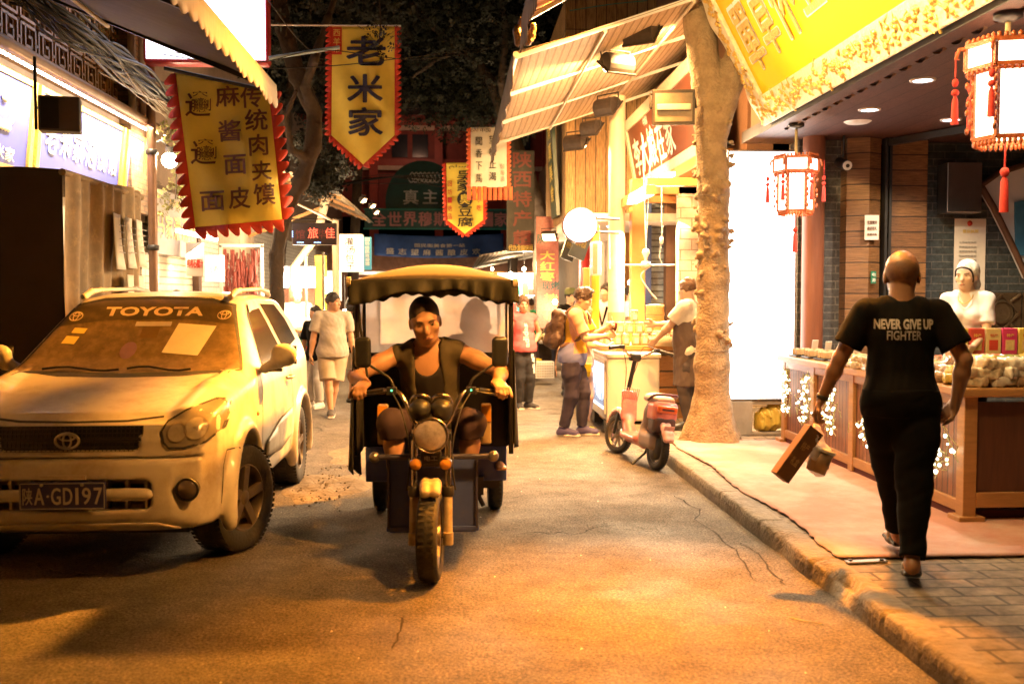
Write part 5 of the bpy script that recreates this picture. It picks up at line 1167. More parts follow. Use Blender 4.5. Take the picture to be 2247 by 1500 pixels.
pbox('lit_menu_panel', 'glowing pale picture panel left of the hanging meat', 'panel', 450, 560, 491, 618, 16, .05, GLOWSOFT, 0, [('小吃', 470, 590, 20, 16, GREYT)])
pbox('white_light_panel', 'large blank glaring light panel above the chef', 'light box', 620, 585, 690, 631, 17.5, .1, GLOWW, .004)
lamp('POINT', (PY(655, 600, 16.6)), 220, (1, .70, .40), None, .15, name='panel_light').parent = None
t = thing('meat_rack', 'rack of red hanging meat strips in the bright left shop', 'rack', (PY(530, 640, 16.5).x, 16.5, 0)); MB().box2((-.35, 0, 2.42), (.35, .05, 2.47)).box2((-.35, 0, 0), (-.31, .05, 2.45)).box2((.31, 0, 0), (.35, .05, 2.45)).build('frame', WHITEP, t); b = MB(); rj = random.Random(3)
for i in range(170):
    x = rj.uniform(-.28, .28); z = rj.uniform(1.7, 2.4); b.tube([(x, rj.uniform(-.06, .06), z), (x + rj.uniform(-.02, .02), rj.uniform(-.06, .06), z - rj.uniform(.12, .3))], rj.uniform(.01, .022), 5)
b.build('meat', mat('red_meat', (.17, .03, .022), .6, var=.35, scale=30), t); lamp('POINT', (0, -.7, 2.3), 45, SOFT, t, .1)
pbox('patterned_backdrop', 'red speckled food backdrop behind the chef', 'panel', 612, 634, 690, 745, 18.2, .05, mat('speckled_food', (.42, .2, .12), .7, var=.5, scale=45), 0)
t = thing('barbecue_stall', 'teal fronted barbecue cart with red characters behind the car', 'stall', (PY(668, 815, 15.6).x, 15.6, 0)); a = PY(640, 815, 15.6); W_ = .52
MB().box2((-.45, 0, .38), (.28, 1, 1.0)).build('body', mat('stall_teal', (.05, .22, .2), .5), t); MB().box2((-.5, -.06, 1.0), (.33, 1.05, 1.04)).build('counter_top', STEEL, t)
glyph(t, lambda u, v, d: (u, -d, v), [('烧烤', .02, .76, .42, .3, REDI, .04), ('涮牛肚', -.02, .48, .4, .12, REDI, .03)])
for x in (-.4, .2): MB().lathe([(0, -.03), (.14, -.03), (.16, 0), (.14, .03), (0, .03)], (x, .2, .17), 'x', 16).build('wheel', BLACKP, t)
for x in (-.46, .29): MB().box2((x, -.04, 1.04), (x + .03, .0, 2.3)).build('post', STEEL, t)
b = MB(); rj = random.Random(5)
for i in range(50): b.ell((rj.uniform(-.42, .25), rj.uniform(0, .4), 1.06 + rj.uniform(0, .06)), (.05, .04, .03), 6)
b.build('food', mat('baked_food', (.5, .26, .08), .5, var=.3), t); MB().box2((-.42, .05, 1.04), (.2, .07, 1.3)).build('glass', film('shop_glass', (.9, .9, .9), .75, .3, .05), t)
lamp('POINT', (0, .5, 1.9), 170, (1, .70, .40), t, .12)
# roof, brackets, signs over the far left
rf = thing('corrugated_roof', 'pale corrugated plastic roof on slanting poles over the far left stalls', 'roof', (-1.95, 17, 3.35)); RFM = mat('pale_corrugated', (.56, .46, .32), .6, var=.22, scale=2.5)
MB().grid(lambda u, v: (-2.3 * u, 7 * v, .95 * u + .03 * math.sin(u * 95)), 90, 6).build('sheet', RFM, rf, solid=.008)
for y in (.3, 2.5, 5): MB().bar((0, y, -.06), (-2.2, y, .86), .05, .05).build('rafter', PINE, rf)
MB().tube([(-.25, .2, -.05), (-.42, .3, -.7), (-.85, .4, -1.25), (-.9, .4, -3.3)], [.07, .07, .07, .06], 10).build('bent_pole', mat('pale_pole', (.55, .42, .28), .5), rf)
MB().bar((-.3, .3, -.2), (-1.6, .4, -.7), .05, .05).build('brace', PINE, rf); lamp('POINT', (-1.1, 1.0, -.35), 120, SOFT, rf, .1, name='roof_bulb')
r2 = thing('small_canopy', 'small tilted pale canopy under the corrugated roof edge', 'canopy', tuple(PY(632, 436, 14.9))); MB().grid(lambda u, v: (.55 * u, .9 * v, -.26 * u + .01 * math.sin(v * 50)), 6, 30).build('sheet', RFM, r2, solid=.01)
for i, (px, py) in enumerate(((798, 440), (818, 452), (826, 466))):
    p = PY(px, py, 18 + 1.6 * i); FL('floodlight under the far left corrugated roof, %s of the three' % ('nearest', 'middle', 'farthest')[i], p, p + Vector((.9, -.3, -1.0)), 60, .42)
t, W_, H_, k = pbox('led_sign', 'black dot matrix sign with red glowing characters on a rod', 'sign', 641, 489, 738, 537, 16, .1, mat('led_black', (.02, .01, .012), .3), .005, [('旅', 687, 511, 22, 23, glow('led_red', (1, .12, .06), 3.5), -.005), ('佳', 724, 511, 21, 23, glow('led_red', (1, .12, .06), 3.5), -.005), ('馆', 659, 514, 20, 20, mat('led_dull', (.12, .02, .02), .5)), ('华', 706, 513, 20, 20, mat('led_dull', (.12, .02, .02), .5))])
b = MB()
for k_ in range(6): b.box2((-.27 + .018 * k_, -.004, .03), (-.26 + .018 * k_, 0, .045)); b.box2((-.0 + .018 * k_, -.004, .03), (.01 + .018 * k_, 0, .045)); b.box2((-.345, -.004, .12 + .018 * k_), (-.335, 0, .13 + .018 * k_))
b.build('blue_dots', glow('led_blue', (.25, .45, 1), 6), t); MB().tube([(-.4, .05, H_ + .06), (.42, .05, H_ + .06)], .012, 6).build('rod', DARKM, t)
pbox('dumpling_light_box', 'cream light box with four brush characters by the blue strip', 'light box', 745, 514, 796, 596, 18, .15, GLOWSOFT, .012, [(c, 768 + (-2, 1, -1, 1)[i], 530 + 18 * i, 20, 16, mat('sepia_ink', (.04, .014, .008), .8), .025) for i, c in enumerate('灌汤包子')])
pbox('blue_strip_sign', 'narrow blue vertical strip sign with white characters', 'sign', 798, 520, 815, 592, 18.4, .03, mat('sky_blue_sign', (.04, .28, .55), .5), 0, [(c, 806, 527 + 8.6 * i, 9, 7.5, WHITEL, .02) for i, c in enumerate('回坊坊民欢迎您')])
pbox('teal_menu_board', 'small teal menu board on a white shopfront behind the boy', 'board', 713, 607, 730, 645, 17, .02, mat('menu_teal', (.1, .3, .3), .5), 0)
pbox('white_shop_panel', 'white lit shop panel behind the dumpling light box', 'panel', 716, 594, 748, 660, 18.8, .1, GLOWSOFT, 0)
pbox('yellow_drape', 'bright yellow crumpled drape beside the glaring panel', 'drape', 692, 560, 716, 700, 18.0, .06, mat('yellow_drape', (.7, .5, .06), .6, var=.3, scale=12, bump=.8, bscale=12), .01)
pole('bamboo_pole', 'upright bamboo pole behind the dumpling sign', 'pole', 738, 480, 760, 18.6, .06, mat('pale_pole', (.55, .42, .28), .5))
t = pole('iron_post', 'thin grey post right of the glaring white panel', 'post', 673, 560, 730, 16.8, .025, STEEL)
t = thing('flash_bulb', 'star bright bare bulb beside the walking boy', 'bulb', tuple(PY(757, 685, 16.5))); MB().ell((0, 0, 0), .05, 12).build('globe', BULBG, t); lamp('POINT', (0, -.1, 0), 30, (1, .70, .40), t, .06); MB().tube([(0, 0, .04), (0, .0, .6)], .008, 5).build('cord', WIRE, t)
# far street backdrop shops under the blue banner
fs = thing('far_stalls', 'row of distant lit stalls under the blue banner', 'stall', (0, 31, 0))
MB().box2((-5, 3, 0), (5, 3.3, 3.3)).build('wall', mat('far_wall', (.30, .14, .08), .8, var=.4), fs)
for i, x in enumerate((-3.2, -1.6, .2, 1.9)):
    MB().box2((x, 0, .1), (x + 1.2, .8, .95)).build('counter', cols[i], fs); MB().box2((x - .1, -.3, 2.3), (x + 1.3, 1, 2.38)).build('canopy', cols[(i + 2) % 6], fs); MB().box2((x, .9, .95), (x + 1.2, .95, 2.2)).build('back_panel', GLOWSOFT, fs)
    lamp('POINT', (x + .6, -.4, 2.1), 60, (1, .70, .40), fs, .1)
# goods on the wooden counter
rg = random.Random(31)
def packs(kind, label, grp, xs, ys, z, dims, m, cat='packet', flat=True, n=1):
    for i in range(n):
        s_ = Solid(); w_, d_, h_ = [q * rg.uniform(.85, 1.15) for q in dims]; s_.box((0, 0, h_ / 2), (w_ / 2, d_ / 2, h_ / 2), rad=min(h_, w_) * .3); s_.noise = folds(.006, 55, i)
        o = s_.build(kind, m[i % len(m)], None, .011); o.location = (xs(i), ys(i), z(i)); o.rotation_euler = (0, rg.uniform(-.1, .1), rg.uniform(-.5, .5)); tag(o, label(i) if callable(label) else label, cat, grp)
ZT = 1.022
SNK = [mat('clear_bag_nuts', (.52, .38, .24), .18, var=.5, scale=30, coat=.4), mat('clear_bag_pale', (.62, .55, .45), .18, var=.3, scale=24, coat=.4), mat('clear_bag_dark', (.26, .16, .09), .18, var=.6, scale=28, coat=.4), mat('clear_bag_red', (.42, .10, .05), .18, var=.6, scale=26, coat=.4), mat('clear_bag_gold', (.5, .32, .07), .18, var=.6, scale=24, coat=.4), mat('clear_bag_green', (.22, .24, .07), .18, var=.6, scale=26, coat=.4)]
packs('snack_bag', 'clear plastic bag of snacks heaped at the near end of the counter', 'snack bags heaped near the counter corner', lambda i: 3.42 + .2 * (i % 4) + .03 * (i // 12), lambda i: 6.42 + .17 * ((i // 4) % 6), lambda i: ZT + .055 * (i // 24), (.22, .17, .075), SNK, n=60)
packs('snack_bag', 'clear plastic bag of snacks lying midway along the counter', 'snack bags midway along the counter', lambda i: 3.4 + .2 * (i % 4), lambda i: 7.7 + .18 * ((i // 4) % 5), lambda i: ZT + .05 * (i // 20), (.2, .16, .06), SNK[:4], n=30)
for k in range(4):
    t = thing('sample_tray', 'dark sample tray of cut cakes, %s from the far counter end' % ('first', 'second', 'third', 'fourth')[k], 'tray', (3.5 + .02 * k, 9.72 - .3 * k, ZT - .0), rg.uniform(-.1, .1)); MB().box2((-.16, -.11, 0), (.16, .11, .018)).build('tray', BLACKP, t, .004)
    for j in range(6): MB().box((-.1 + .1 * (j % 3), -.04 + .09 * (j // 3), .05), (.07, .06, .06)).build('cake', mat('cake_tan', (.55, .36, .18), .8, var=.3, scale=25), t, .006)
    MB().box((.08, .02, .12), (.06, .01, .09), Matrix.Rotation(.3, 3, 'X')).build('price_card', PAPER, t)
bx = [('red', (.5, .07, .05)), ('cream', (.66, .48, .22)), ('pink', (.6, .05, .16)), ('yellow', (.68, .50, .10))]
for k in range(5):
    for j in range(2):
        nm, c = bx[(k + 3) % 4] if j else bx[(k + 2) % 4]
        px = 2108 + 36 * k; p = PY(px, 760, 7.5)
        t = thing('gift_box', '%s gift box %s, place %d from the bald man' % (nm, 'standing in the top row' if j else 'in the bottom row', k + 1), 'gift box', (p.x, 7.5, ZT + .015 + .0 + (.135 if j else 0)), group='gift boxes stacked on the counter')
        m = mat('gift_' + nm, c, .45, var=.12); MB().box2((-.06, 0, 0), (.06, .1, .20 if j else .13)).build('carton', m, t, .003)
        MB().box2((-.035, -.003, .03), (.035, 0, .11)).build('panel', mat('gift_panel', (.7, .45, .2), .5, var=.3, scale=30) if nm != 'cream' else REDI, t); glyph(t, lambda u, v, d: (u, -.003 - d * .4, v), [('特产', 0, .145 if j else .07, .06, .025, YELI if nm in ('red', 'pink') else REDI, .03)])
for k in range(3):
    t = thing('green_tray', 'flat bright green plastic tray under the gift boxes', 'tray', (PY(2120 + 60 * k, 800, 7.3).x, 7.3, ZT + .0), group='green trays on the counter'); MB().box2((-.13, -.1, 0), (.13, .1, .012)).build('tray', mat('leaf_green', (.16, .42, .05), .5), t, .004)
# ---------------------------------------------------------------- white three door off-road car, its nose towards the camera
car = thing('parked_car', 'dusty white three door off-roader parked facing the camera with papers in its windscreen', 'car', (-2.19, 6.42, 0))
CARW = mat('dusty_white_paint', (.60, .54, .44), .42, var=.07, scale=2, coat=.35, dirt=(.36, .27, .17), dscale=2.4, damt=.52, bump=.06, bscale=120)
CLAD = mat('cream_cladding', (.56, .49, .38), .5, var=.08, scale=3, dirt=(.3, .22, .14), dscale=4, damt=.45)
CGLASS = mat('dusty_glass', (.14, .095, .045), .5, var=.35, scale=4, stretch=(3, 3, .7), coat=.4, dirt=(.25, .17, .085), dscale=6, damt=.5)
SGLASS = mat('side_glass', (.05, .045, .04), .10, var=.2, coat=.6)
RUB = mat('black_rubber', (.022, .02, .018), .7, var=.3, scale=12, bump=.2, dirt=(.09, .07, .05), dscale=5, damt=.35)
GAP = mat('panel_gap', (.02, .016, .012), .8)
def poly2(P2, poly):
    """signed distance to a closed 2-D outline"""
    v = np.array(poly, float); n = len(v); d = np.full(len(P2), 1e9); s = np.ones(len(P2))
    for i in range(n):
        a, b = v[i], v[i - 1]; e = b - a; w_ = P2 - a; t = np.clip((w_ @ e) / (e @ e), 0, 1); q = w_ - t[:, None] * e
        d = np.minimum(d, (q * q).sum(1)); c1 = P2[:, 1] >= a[1]; c2 = P2[:, 1] < b[1]; c3 = e[0] * w_[:, 1] > e[1] * w_[:, 0]
        s = np.where((c1 & c2 & c3) | (~c1 & ~c2 & ~c3), -s, s)
    return s * np.sqrt(d)
def smax(a, b, k): h = np.clip(.5 - .5 * (b - a) / k, 0, 1); return b + (a - b) * h + k * h * (1 - h)
side_p = [(-.66, .27), (-.745, .36), (-.775, .46), (-.775, .60), (-.745, .68), (-.70, .715), (-.685, .80), (-.64, .885), (-.52, .945), (-.2, 1.03), (.12, 1.085), (.33, 1.115), (.50, 1.20), (.98, 1.555), (1.12, 1.625), (1.4, 1.66), (1.9, 1.672), (2.5, 1.645), (2.72, 1.60), (2.88, 1.40), (2.98, 1.05), (3.03, .75), (3.02, .42), (2.9, .30), (1.9, .27), (.5, .27)]
half_p = [(0, .24), (.78, .26), (.84, .38), (.868, .60), (.866, .82), (.845, 1.0), (.82, 1.08), (.665, 1.42), (.572, 1.60), (.47, 1.665), (.28, 1.70), (0, 1.71)]
front_p = half_p + [(-x, z) for x, z in half_p[::-1][1:-1]]
hp = [(0, -.80), (.36, -.785), (.58, -.735), (.72, -.655), (.80, -.53), (.838, -.32), (.852, 0), (.868, .8), (.868, 2.3), (.82, 2.85), (.7, 3.02), (0, 3.06)]
plan_p = hp + [(-x, y) for x, y in hp[::-1][1:-1]]
def car_d(P):
    a = poly2(P[:, [1, 2]], side_p); b = poly2(P[:, [0, 2]], front_p); c = poly2(P[:, [0, 1]], plan_p)
    return smax(smax(a, b, .10), c, .06)
s = Solid(); s._a(car_d, (0, 1.13, .95), 2.2, .001, 'u')
# hood shoulders and cowl dip, lamp pods and arch flares
for sx in (-1, 1):
    s.chain([(sx * .62, -.50, .915), (sx * .66, -.1, 1.03), (sx * .69, .25, 1.085)], [.06, .05, .04], .09)
    for yw in (0, 2.28):
        pts = [(sx * .835, yw + .425 * math.cos(a), .36 + .425 * math.sin(a)) for a in np.linspace(-.25, PI + .25, 44)]
        s.chain(pts, [.040] * 44, .03)
for yw in (0, 2.28):
    for sx in (-1, 1): s.cap((sx * .50, yw, .35), (sx * 1.3, yw, .36), .405, k=.02, op='s')
s.box((0, -.80, .505), (.47, .20, .085), rad=.04, k=.015, op='s')       # lower opening
s.box((0, -.76, .80), (.405, .10, .078), rad=.045, k=.015, op='s')       # grille recess
for sx in (-1, 1):
    s.ell((sx * .665, -.79, .525), (.10, .12, .085), k=.03, op='s')      # fog lamp pockets
s.fn(lambda P: np.abs(P[:, 2] - .70 - .0 * P[:, 0]) * 1.0 - .004 + np.maximum(np.abs(P[:, 1] + .72) - .09, 0), (0, -.72, .7), .95, .012, 's')
body = s.build('body', CARW, car, .0155)
bv = bvh_of(body)
FV = frame_from((0, -4, 0)); RV = frame_from((4, 0, 0), PI / 2); LV = frame_from((-4, 0, 0), -PI / 2); TV = Matrix.Translation((0, 0, 4)) @ Matrix.Rotation(-PI / 2, 4, 'X')
def pj(name, geo, fr_, m, off=.004, par=None, cut=.05, thick=0): return project(name, geo[0], geo[1], bv, fr_, m, par or car, off, cut, thick, 6)
def mir(pts): return [(-x, z) for x, z in pts]
# windscreen, rear pillars
wsp = [(-.735, 1.135), (-.555, 1.55), (-.38, 1.592), (0, 1.604), (.38, 1.592), (.555, 1.55), (.735, 1.135), (.4, 1.115), (0, 1.11), (-.4, 1.115)]
wsg = pj('windscreen', poly_geo(wsp), FV, CGLASS, .006, cut=.02)
pj('windscreen_seal', strip_geo([(x * 1.012, z + (.006 if z > 1.3 else -.006)) for x, z in wsp], .022, True), FV, RUB, .008, wsg)
pj('sun_strip', poly_geo([(-.618, 1.405), (-.553, 1.548), (-.38, 1.588), (0, 1.599), (.38, 1.588), (.553, 1.548), (.612, 1.42), (.3, 1.455), (-.3, 1.452)]), FV, mat('sun_strip_tint', (.06, .045, .025), .35, var=.3, dirt=(.13, .085, .04), dscale=7), .008, wsg, cut=.02)
V, Fc = text_geo('TOYOTA', .70, .064, .035, flat=True); V = [(x + .02, y, z + 1.512) for x, y, z in V]; pj('lettering', (V, Fc), FV, mat('cream_sticker', (.62, .50, .34), .6), .011, wsg)
def ovals(cx, cz, w_, fr_, m, par, off, th=.006):
    el = lambda a, b, c=0, d=0: [(cx + c + a * math.cos(t), cz + d + b * math.sin(t)) for t in np.linspace(0, 2 * PI, 25)[:-1]]
    V, Fc = [], []
    for e in (el(w_, w_ * .66), el(w_ * .36, w_ * .62), el(w_ * .66, w_ * .26, 0, w_ * .32)):
        v, f = strip_geo(e, th, True); Fc += [tuple(i + len(V) for i in q) for q in f]; V += v
    return pj('emblem', (V, Fc), fr_, m, off, par, .2)
for x, z in ((-.52, 1.478), (.52, 1.487)): ovals(x, z, .045, FV, mat('cream_sticker', (.62, .5, .34)), wsg, .011)
for q, m in (([(.22, 1.43), (.49, 1.41), (.42, 1.215), (.17, 1.235)], PAPER), ([(-.08, 1.44), (.17, 1.44), (.17, 1.41), (-.08, 1.41)], mat('mirror_strip', (.45, .42, .42), .4)), ([(-.49, 1.40), (-.40, 1.395), (-.41, 1.36), (-.50, 1.365)], YELI), ([(-.52, 1.345), (-.43, 1.34), (-.445, 1.29), (-.535, 1.295)], YELI), ([(-.02, 1.405), (.10, 1.405), (.10, 1.33), (-.02, 1.33)], mat('hanging_card', (.14, .08, .03), .6))):
    pj('windscreen_paper', poly_geo(q), FV, m, .011, wsg)
pj('hanging_charm', poly_geo([(-.06 + .055 * math.cos(a), 1.25 + .055 * math.sin(a)) for a in np.linspace(0, 2 * PI, 17)[:-1]]), FV, mat('purple_disc', (.22, .13, .22), .3), .011, wsg)
for x0, x1 in ((-.55, -.05), (0.0, .42)):
    b = MB(); p = [bv.ray_cast(Vector((x0 + (x1 - x0) * k / 6, -4, 1.128 + .012 * math.sin(k))), Vector((0, 1, 0)))[0] + Vector((0, -.02, .012)) for k in range(7)]; b.tube(p, .008, 6); b.build('wiper', BLACKP, car)
b = MB(); b.grid(lambda u, v: (-.72 + 1.44 * u, .30 + .07 * v - .10 * abs(2 * u - 1) ** 2 * 0, 1.108 + .02 * v), 20, 2); b.build('cowl', BLACKP, car)
# side windows, both sides
for sx, SV in ((1, RV), (-1, LV)):
    f_ = (lambda pts: [(y if sx > 0 else -y, z) for y, z in pts])
    w1 = pj('door_window', poly_geo(f_([(.80, 1.135), (1.10, 1.47), (1.26, 1.545), (1.66, 1.56), (1.74, 1.15)])), SV, SGLASS, .003)
    pj('window_seal', strip_geo(f_([(.80, 1.135), (1.10, 1.47), (1.26, 1.545), (1.66, 1.56), (1.74, 1.15)]), .02, True), SV, RUB, .006, w1)
    pj('quarter_window', poly_geo(f_([(1.86, 1.17), (1.80, 1.56), (2.40, 1.55), (2.56, 1.42), (2.62, 1.24)])), SV, SGLASS, .003)
    pj('visor', poly_geo(f_([(1.17, 1.50), (1.27, 1.565), (1.66, 1.585), (1.66, 1.53), (1.30, 1.515)])), SV, CLAD, .018)
    pj('door_gap', strip_geo(f_([(.62, 1.10), (.56, .85), (.50, .45), (.62, .33), (1.72, .33)]), .010), SV, GAP, .002); pj('door_gap', strip_geo(f_([(1.76, 1.56), (1.80, 1.12), (1.82, .75), (1.72, .33)]), .010), SV, GAP, .002)
    pj('side_moulding', poly_geo(f_([(.62, .50), (.64, .60), (1.2, .70), (1.70, .73), (1.72, .52), (1.2, .46)])), SV, CLAD, .016, cut=.08, thick=.012)
    pj('side_sticker', poly_geo(f_([(.75, .455), (.77, .49), (1.1, .50), (1.1, .465)])), SV, GAP, .005)
    h = bv.ray_cast(Vector((sx * 4, 1.60, .98)), Vector((-sx, 0, 0)))[0]; b = MB(); b.tube([h + Vector((sx * .01, -.08, 0)), h + Vector((sx * .045, -.06, .0)), h + Vector((sx * .045, .06, .0)), h + Vector((sx * .01, .08, 0))], .014, 8); b.build('door_handle', CARW, car)
    # mirror
    mm = Solid(); mm.ell((sx * .98, .66, 1.21), (.088, .065, .08), k=.02).box((sx * .98, .67, 1.20), (.076, .05, .062), rad=.04, k=.03).cap((sx * .84, .70, 1.11), (sx * .93, .68, 1.15), .035, .045, .03); mm.plane((0, .72, 0), (0, 1, 0)); mo = mm.build('mirror', CARW, car, .01)
    MB().box2((sx * .90, .721, 1.14), (sx * 1.06, .724, 1.27)).build('mirror_glass', SGLASS, mo); MB().box((sx * .92, .69, 1.10), (.09, .05, .02)).build('mirror_foot', BLACKP, mo)
    h = bv.ray_cast(Vector((sx * 4, .40, .83)), Vector((-sx, 0, 0)))[0]; MB().ell(h, (.012, .035, .018), 10).build('side_indicator', mat('amber', (.55, .22, .02), .3), car)
    # head lamp
    hl = [(.53, .79), (.512, .85), (.535, .905), (.63, .965), (.74, 1.005), (.785, 1.0), (.81, .982), (.826, .92), (.815, .845), (.75, .785), (.64, .758), (.56, .76)]
    hl = hl if sx > 0 else mir(hl)
    lens = pj('headlight', poly_geo(hl), FV, mat('hazy_lens', (.23, .195, .15), .22, var=.2, scale=7, coat=.8, dirt=(.32, .26, .18), dscale=9, damt=.3), .006, cut=.02)
    pj('lens_rim', strip_geo(hl, .012, True), FV, GAP, .008, lens)
    for cx, cz, r in ((.60, .845, .052), (.70, .865, .062)):
        c_ = [(sx * (cx + r * math.cos(a)), cz + r * math.sin(a)) for a in np.linspace(0, 2 * PI, 21)[:-1]]
        pj('lamp_reflector', poly_geo(c_), FV, mat('lamp_reflector', (.42, .36, .28), .22, .2, var=.3, scale=9, coat=.7), .010, lens); pj('reflector_ring', strip_geo(c_, .005, True), FV, mat('lamp_ring', (.2, .15, .1), .3, .3), .012, lens)
    # fog lamp
    p = Vector((sx * .665, -.695, .525)); b = MB(); b.lathe([(.0, -.04), (.05, -.035), (.058, -.02), (.058, .05), (0, .05)], p, 'y', 20); fo = b.build('fog_lamp', mat('fog_lens', (.12, .09, .07), .15, .2, coat=.6), car); MB().lathe([(.056, -.03), (.066, -.035), (.068, -.02), (.058, -.01)], p, 'y', 20).build('fog_ring', BLACKP, fo)
    pj('bumper_gap', strip_geo(f_([(-.30, .70), (-.42, .705), (-.47, .62), (-.50, .40)]), .009), SV, GAP, .003)
    # roof rail
    b = Solid(); b.chain([(sx * .53, 1.05, 1.615), (sx * .53, 1.2, 1.655), (sx * .53, 1.4, 1.668), (sx * .525, 2.2, 1.682), (sx * .52, 2.5, 1.66), (sx * .515, 2.6, 1.63)], [.025, .024, .018, .018, .024, .025], .02); b.build('roof_rail', CLAD, car, .012)
pj('bonnet_edge', strip_geo([(-.50, .925), (-.3, .905), (0, .90), (.3, .905), (.50, .925)], .010), FV, GAP, .003)
# grille mesh, emblem
g = MB(); g.box2((-.41, -.665, .72), (.41, -.655, .885)); gr = g.build('grille', BLACKP, car)
g = MB()
for k in range(6): g.box2((-.40, -.672, .735 + .026 * k), (.40, -.663, .741 + .026 * k))
for k in range(34): x = -.40 + .0242 * k; g.bar((x, -.668, .725 + .006 * (k % 2)), (x + .012, -.668, .88), .004, .006, (0, 1, 0))
g.build('mesh', mat('grille_grey', (.05, .045, .04), .4, .3), gr); MB().box2((-.40, -.685, .80), (.40, -.668, .812)).build('bar', DARKM, gr)
CHR = mat('dull_chrome', (.5, .46, .4), .3, .9, var=.2, scale=8)
def ring(a, b_, c, r, n=28): return [(c[0] + a * math.cos(t), c[1], c[2] + b_ * math.sin(t)) for t in np.linspace(0, 2 * PI, n)]
e = MB(); c = (0, -.705, .806); e.tube(ring(.065, .043, c, 0), .008, 6).tube(ring(.022, .04, c, 0), .006, 6).tube(ring(.043, .017, (0, -.705, .826), 0), .006, 6); e.build('emblem', CHR, gr)
# lower opening: slats, bar, plate
MB().box2((-.48, -.60, .41), (.48, -.585, .60)).build('intake', GAP, car)
b = Solid(); b.cap((-.455, -.735, .505), (.455, -.735, .505), .032, k=.02); b.box((0, -.73, .505), (.45, .03, .028), rad=.02); b.build('bumper_bar', CARW, car, .012)
b = MB()
for k in range(9): x = -.43 + .107 * k; b.box2((x, -.71, .42), (x + .014, -.66, .59))
b.build('intake_slats', CLAD, car)
np_ = MB(); np_.box2((-.235, -.80, .445), (.235, -.785, .60)); pt = np_.build('number_plate', mat('blue_plate', (.025, .03, .17), .4, var=.15, scale=9, dirt=(.06, .05, .09), dscale=9), car, .004); pt.location = (.005, 0, -.01)
def place(par, s_, w_, h_, x, y, z, m, bold=.02, name='lettering'): V, Fc = text_geo(s_, w_, h_, bold); return MB().add([(a + x, y + b, c + z) for a, b, c in V], Fc).build(name, m, par)
PW = mat('plate_white', (.52, .47, .44), .5, var=.1, scale=30)
for s_, x, w_, h_ in (('陕', -.188, .052, .095), ('A', -.125, .052, .092), ('·', -.078, .014, .014), ('G', -.034, .05, .092), ('D', .03, .048, .092), ('1', .08, .014, .092), ('9', .132, .046, .092), ('7', .195, .044, .092)): place(pt, s_, w_, h_, x, -.802, .522, PW, .03 if s_ != '陕' else .01)
b = MB()
for (a, c) in (((-.228, .452), (.228, .452)), ((-.228, .593), (.228, .593)), ((-.228, .452), (-.228, .593)), ((.228, .452), (.228, .593))): b.bar((a[0], -.802, a[1]), (c[0], -.802, c[1]), .004, .004)
b.build('border', PW, pt)
for x in (-.11, .11): MB().cyl((x, -.80, .585), (x, -.81, .585), .009, 10).build('screw', CHR, pt)
b = MB(); b.box2((-.12, -.795, .60), (.13, -.775, .625)); b.build('plate_lamp', CLAD, car)
pj('lower_lip', poly_geo([(-.62, .30), (-.5, .34), (.5, .34), (.62, .30), (.5, .29), (-.5, .29)]), FV, CLAD, .014, thick=.01)
b = MB(); b.box2((-.6, -.45, .22), (.6, .5, .30)); b.box2((-.6, .5, .22), (.6, 2.9, .30)); b.build('underbody', BLACKP, car)
# wheels
def wheel(x, y, steer, R=.338, w_=.22):
    t = bpy.data.objects.new('wheel', None); link(t, car); t.location = (x, y, R); t.rotation_euler = (0, 0, steer); o = 1 if x > 0 else -1
    b = MB(); b.lathe([(.205, -.09), (.23, -.105), (.29, -w_ / 2), (.325, -w_ / 2 + .005), (.342, -.075), (R, -.04), (R, .04), (.342, .075), (.325, w_ / 2 - .005), (.29, w_ / 2), (.23, .105), (.205, .09)], (0, 0, 0), 'x', 48)
    for k in range(60):
        a = 2 * PI * k / 60
        for z in (-.085, .0, .085): b.box((z, (R + .001) * math.cos(a + z), (R + .001) * math.sin(a + z)), (.05, .022, .003), Matrix.Rotation(a + z + PI / 2, 3, 'X'))
    b.build('tyre', RUB, t)
    m = mat('dark_alloy', (.13, .10, .075), .4, .55, var=.3, scale=9, dirt=(.12, .085, .05), dscale=6)
    b = MB(); b.lathe([(.21, -.09), (.195, -.06), (.19, .06), (.205, .10), (.215, .095)], (0, 0, 0), 'x', 40)
    for k in range(5):
        a = 2 * PI * k / 5 + .2; r0 = Vector((o * .075, .04 * math.cos(a), .04 * math.sin(a))); r1 = Vector((o * .085, .2 * math.cos(a), .2 * math.sin(a))); b.bar(r0, r1, .062, .03, (o, 0, 0))
    b.lathe([(0, o * .10), (.035, o * .098), (.065, o * .08), (.065, o * .04)], (0, 0, 0), 'x', 20); b.build('rim', m, t, .004)
    MB().lathe([(0, 0), (.15, 0), (.15, o * .02)], (o * .0, 0, 0), 'x', 24).build('brake_disc', mat('rusty_disc', (.1, .07, .05), .5, .5), t)
    return t
for x, y, a in ((.76, 0, -.34), (-.76, 0, -.34), (.735, 2.28, 0), (-.735, 2.28, 0)): wheel(x, y, a)
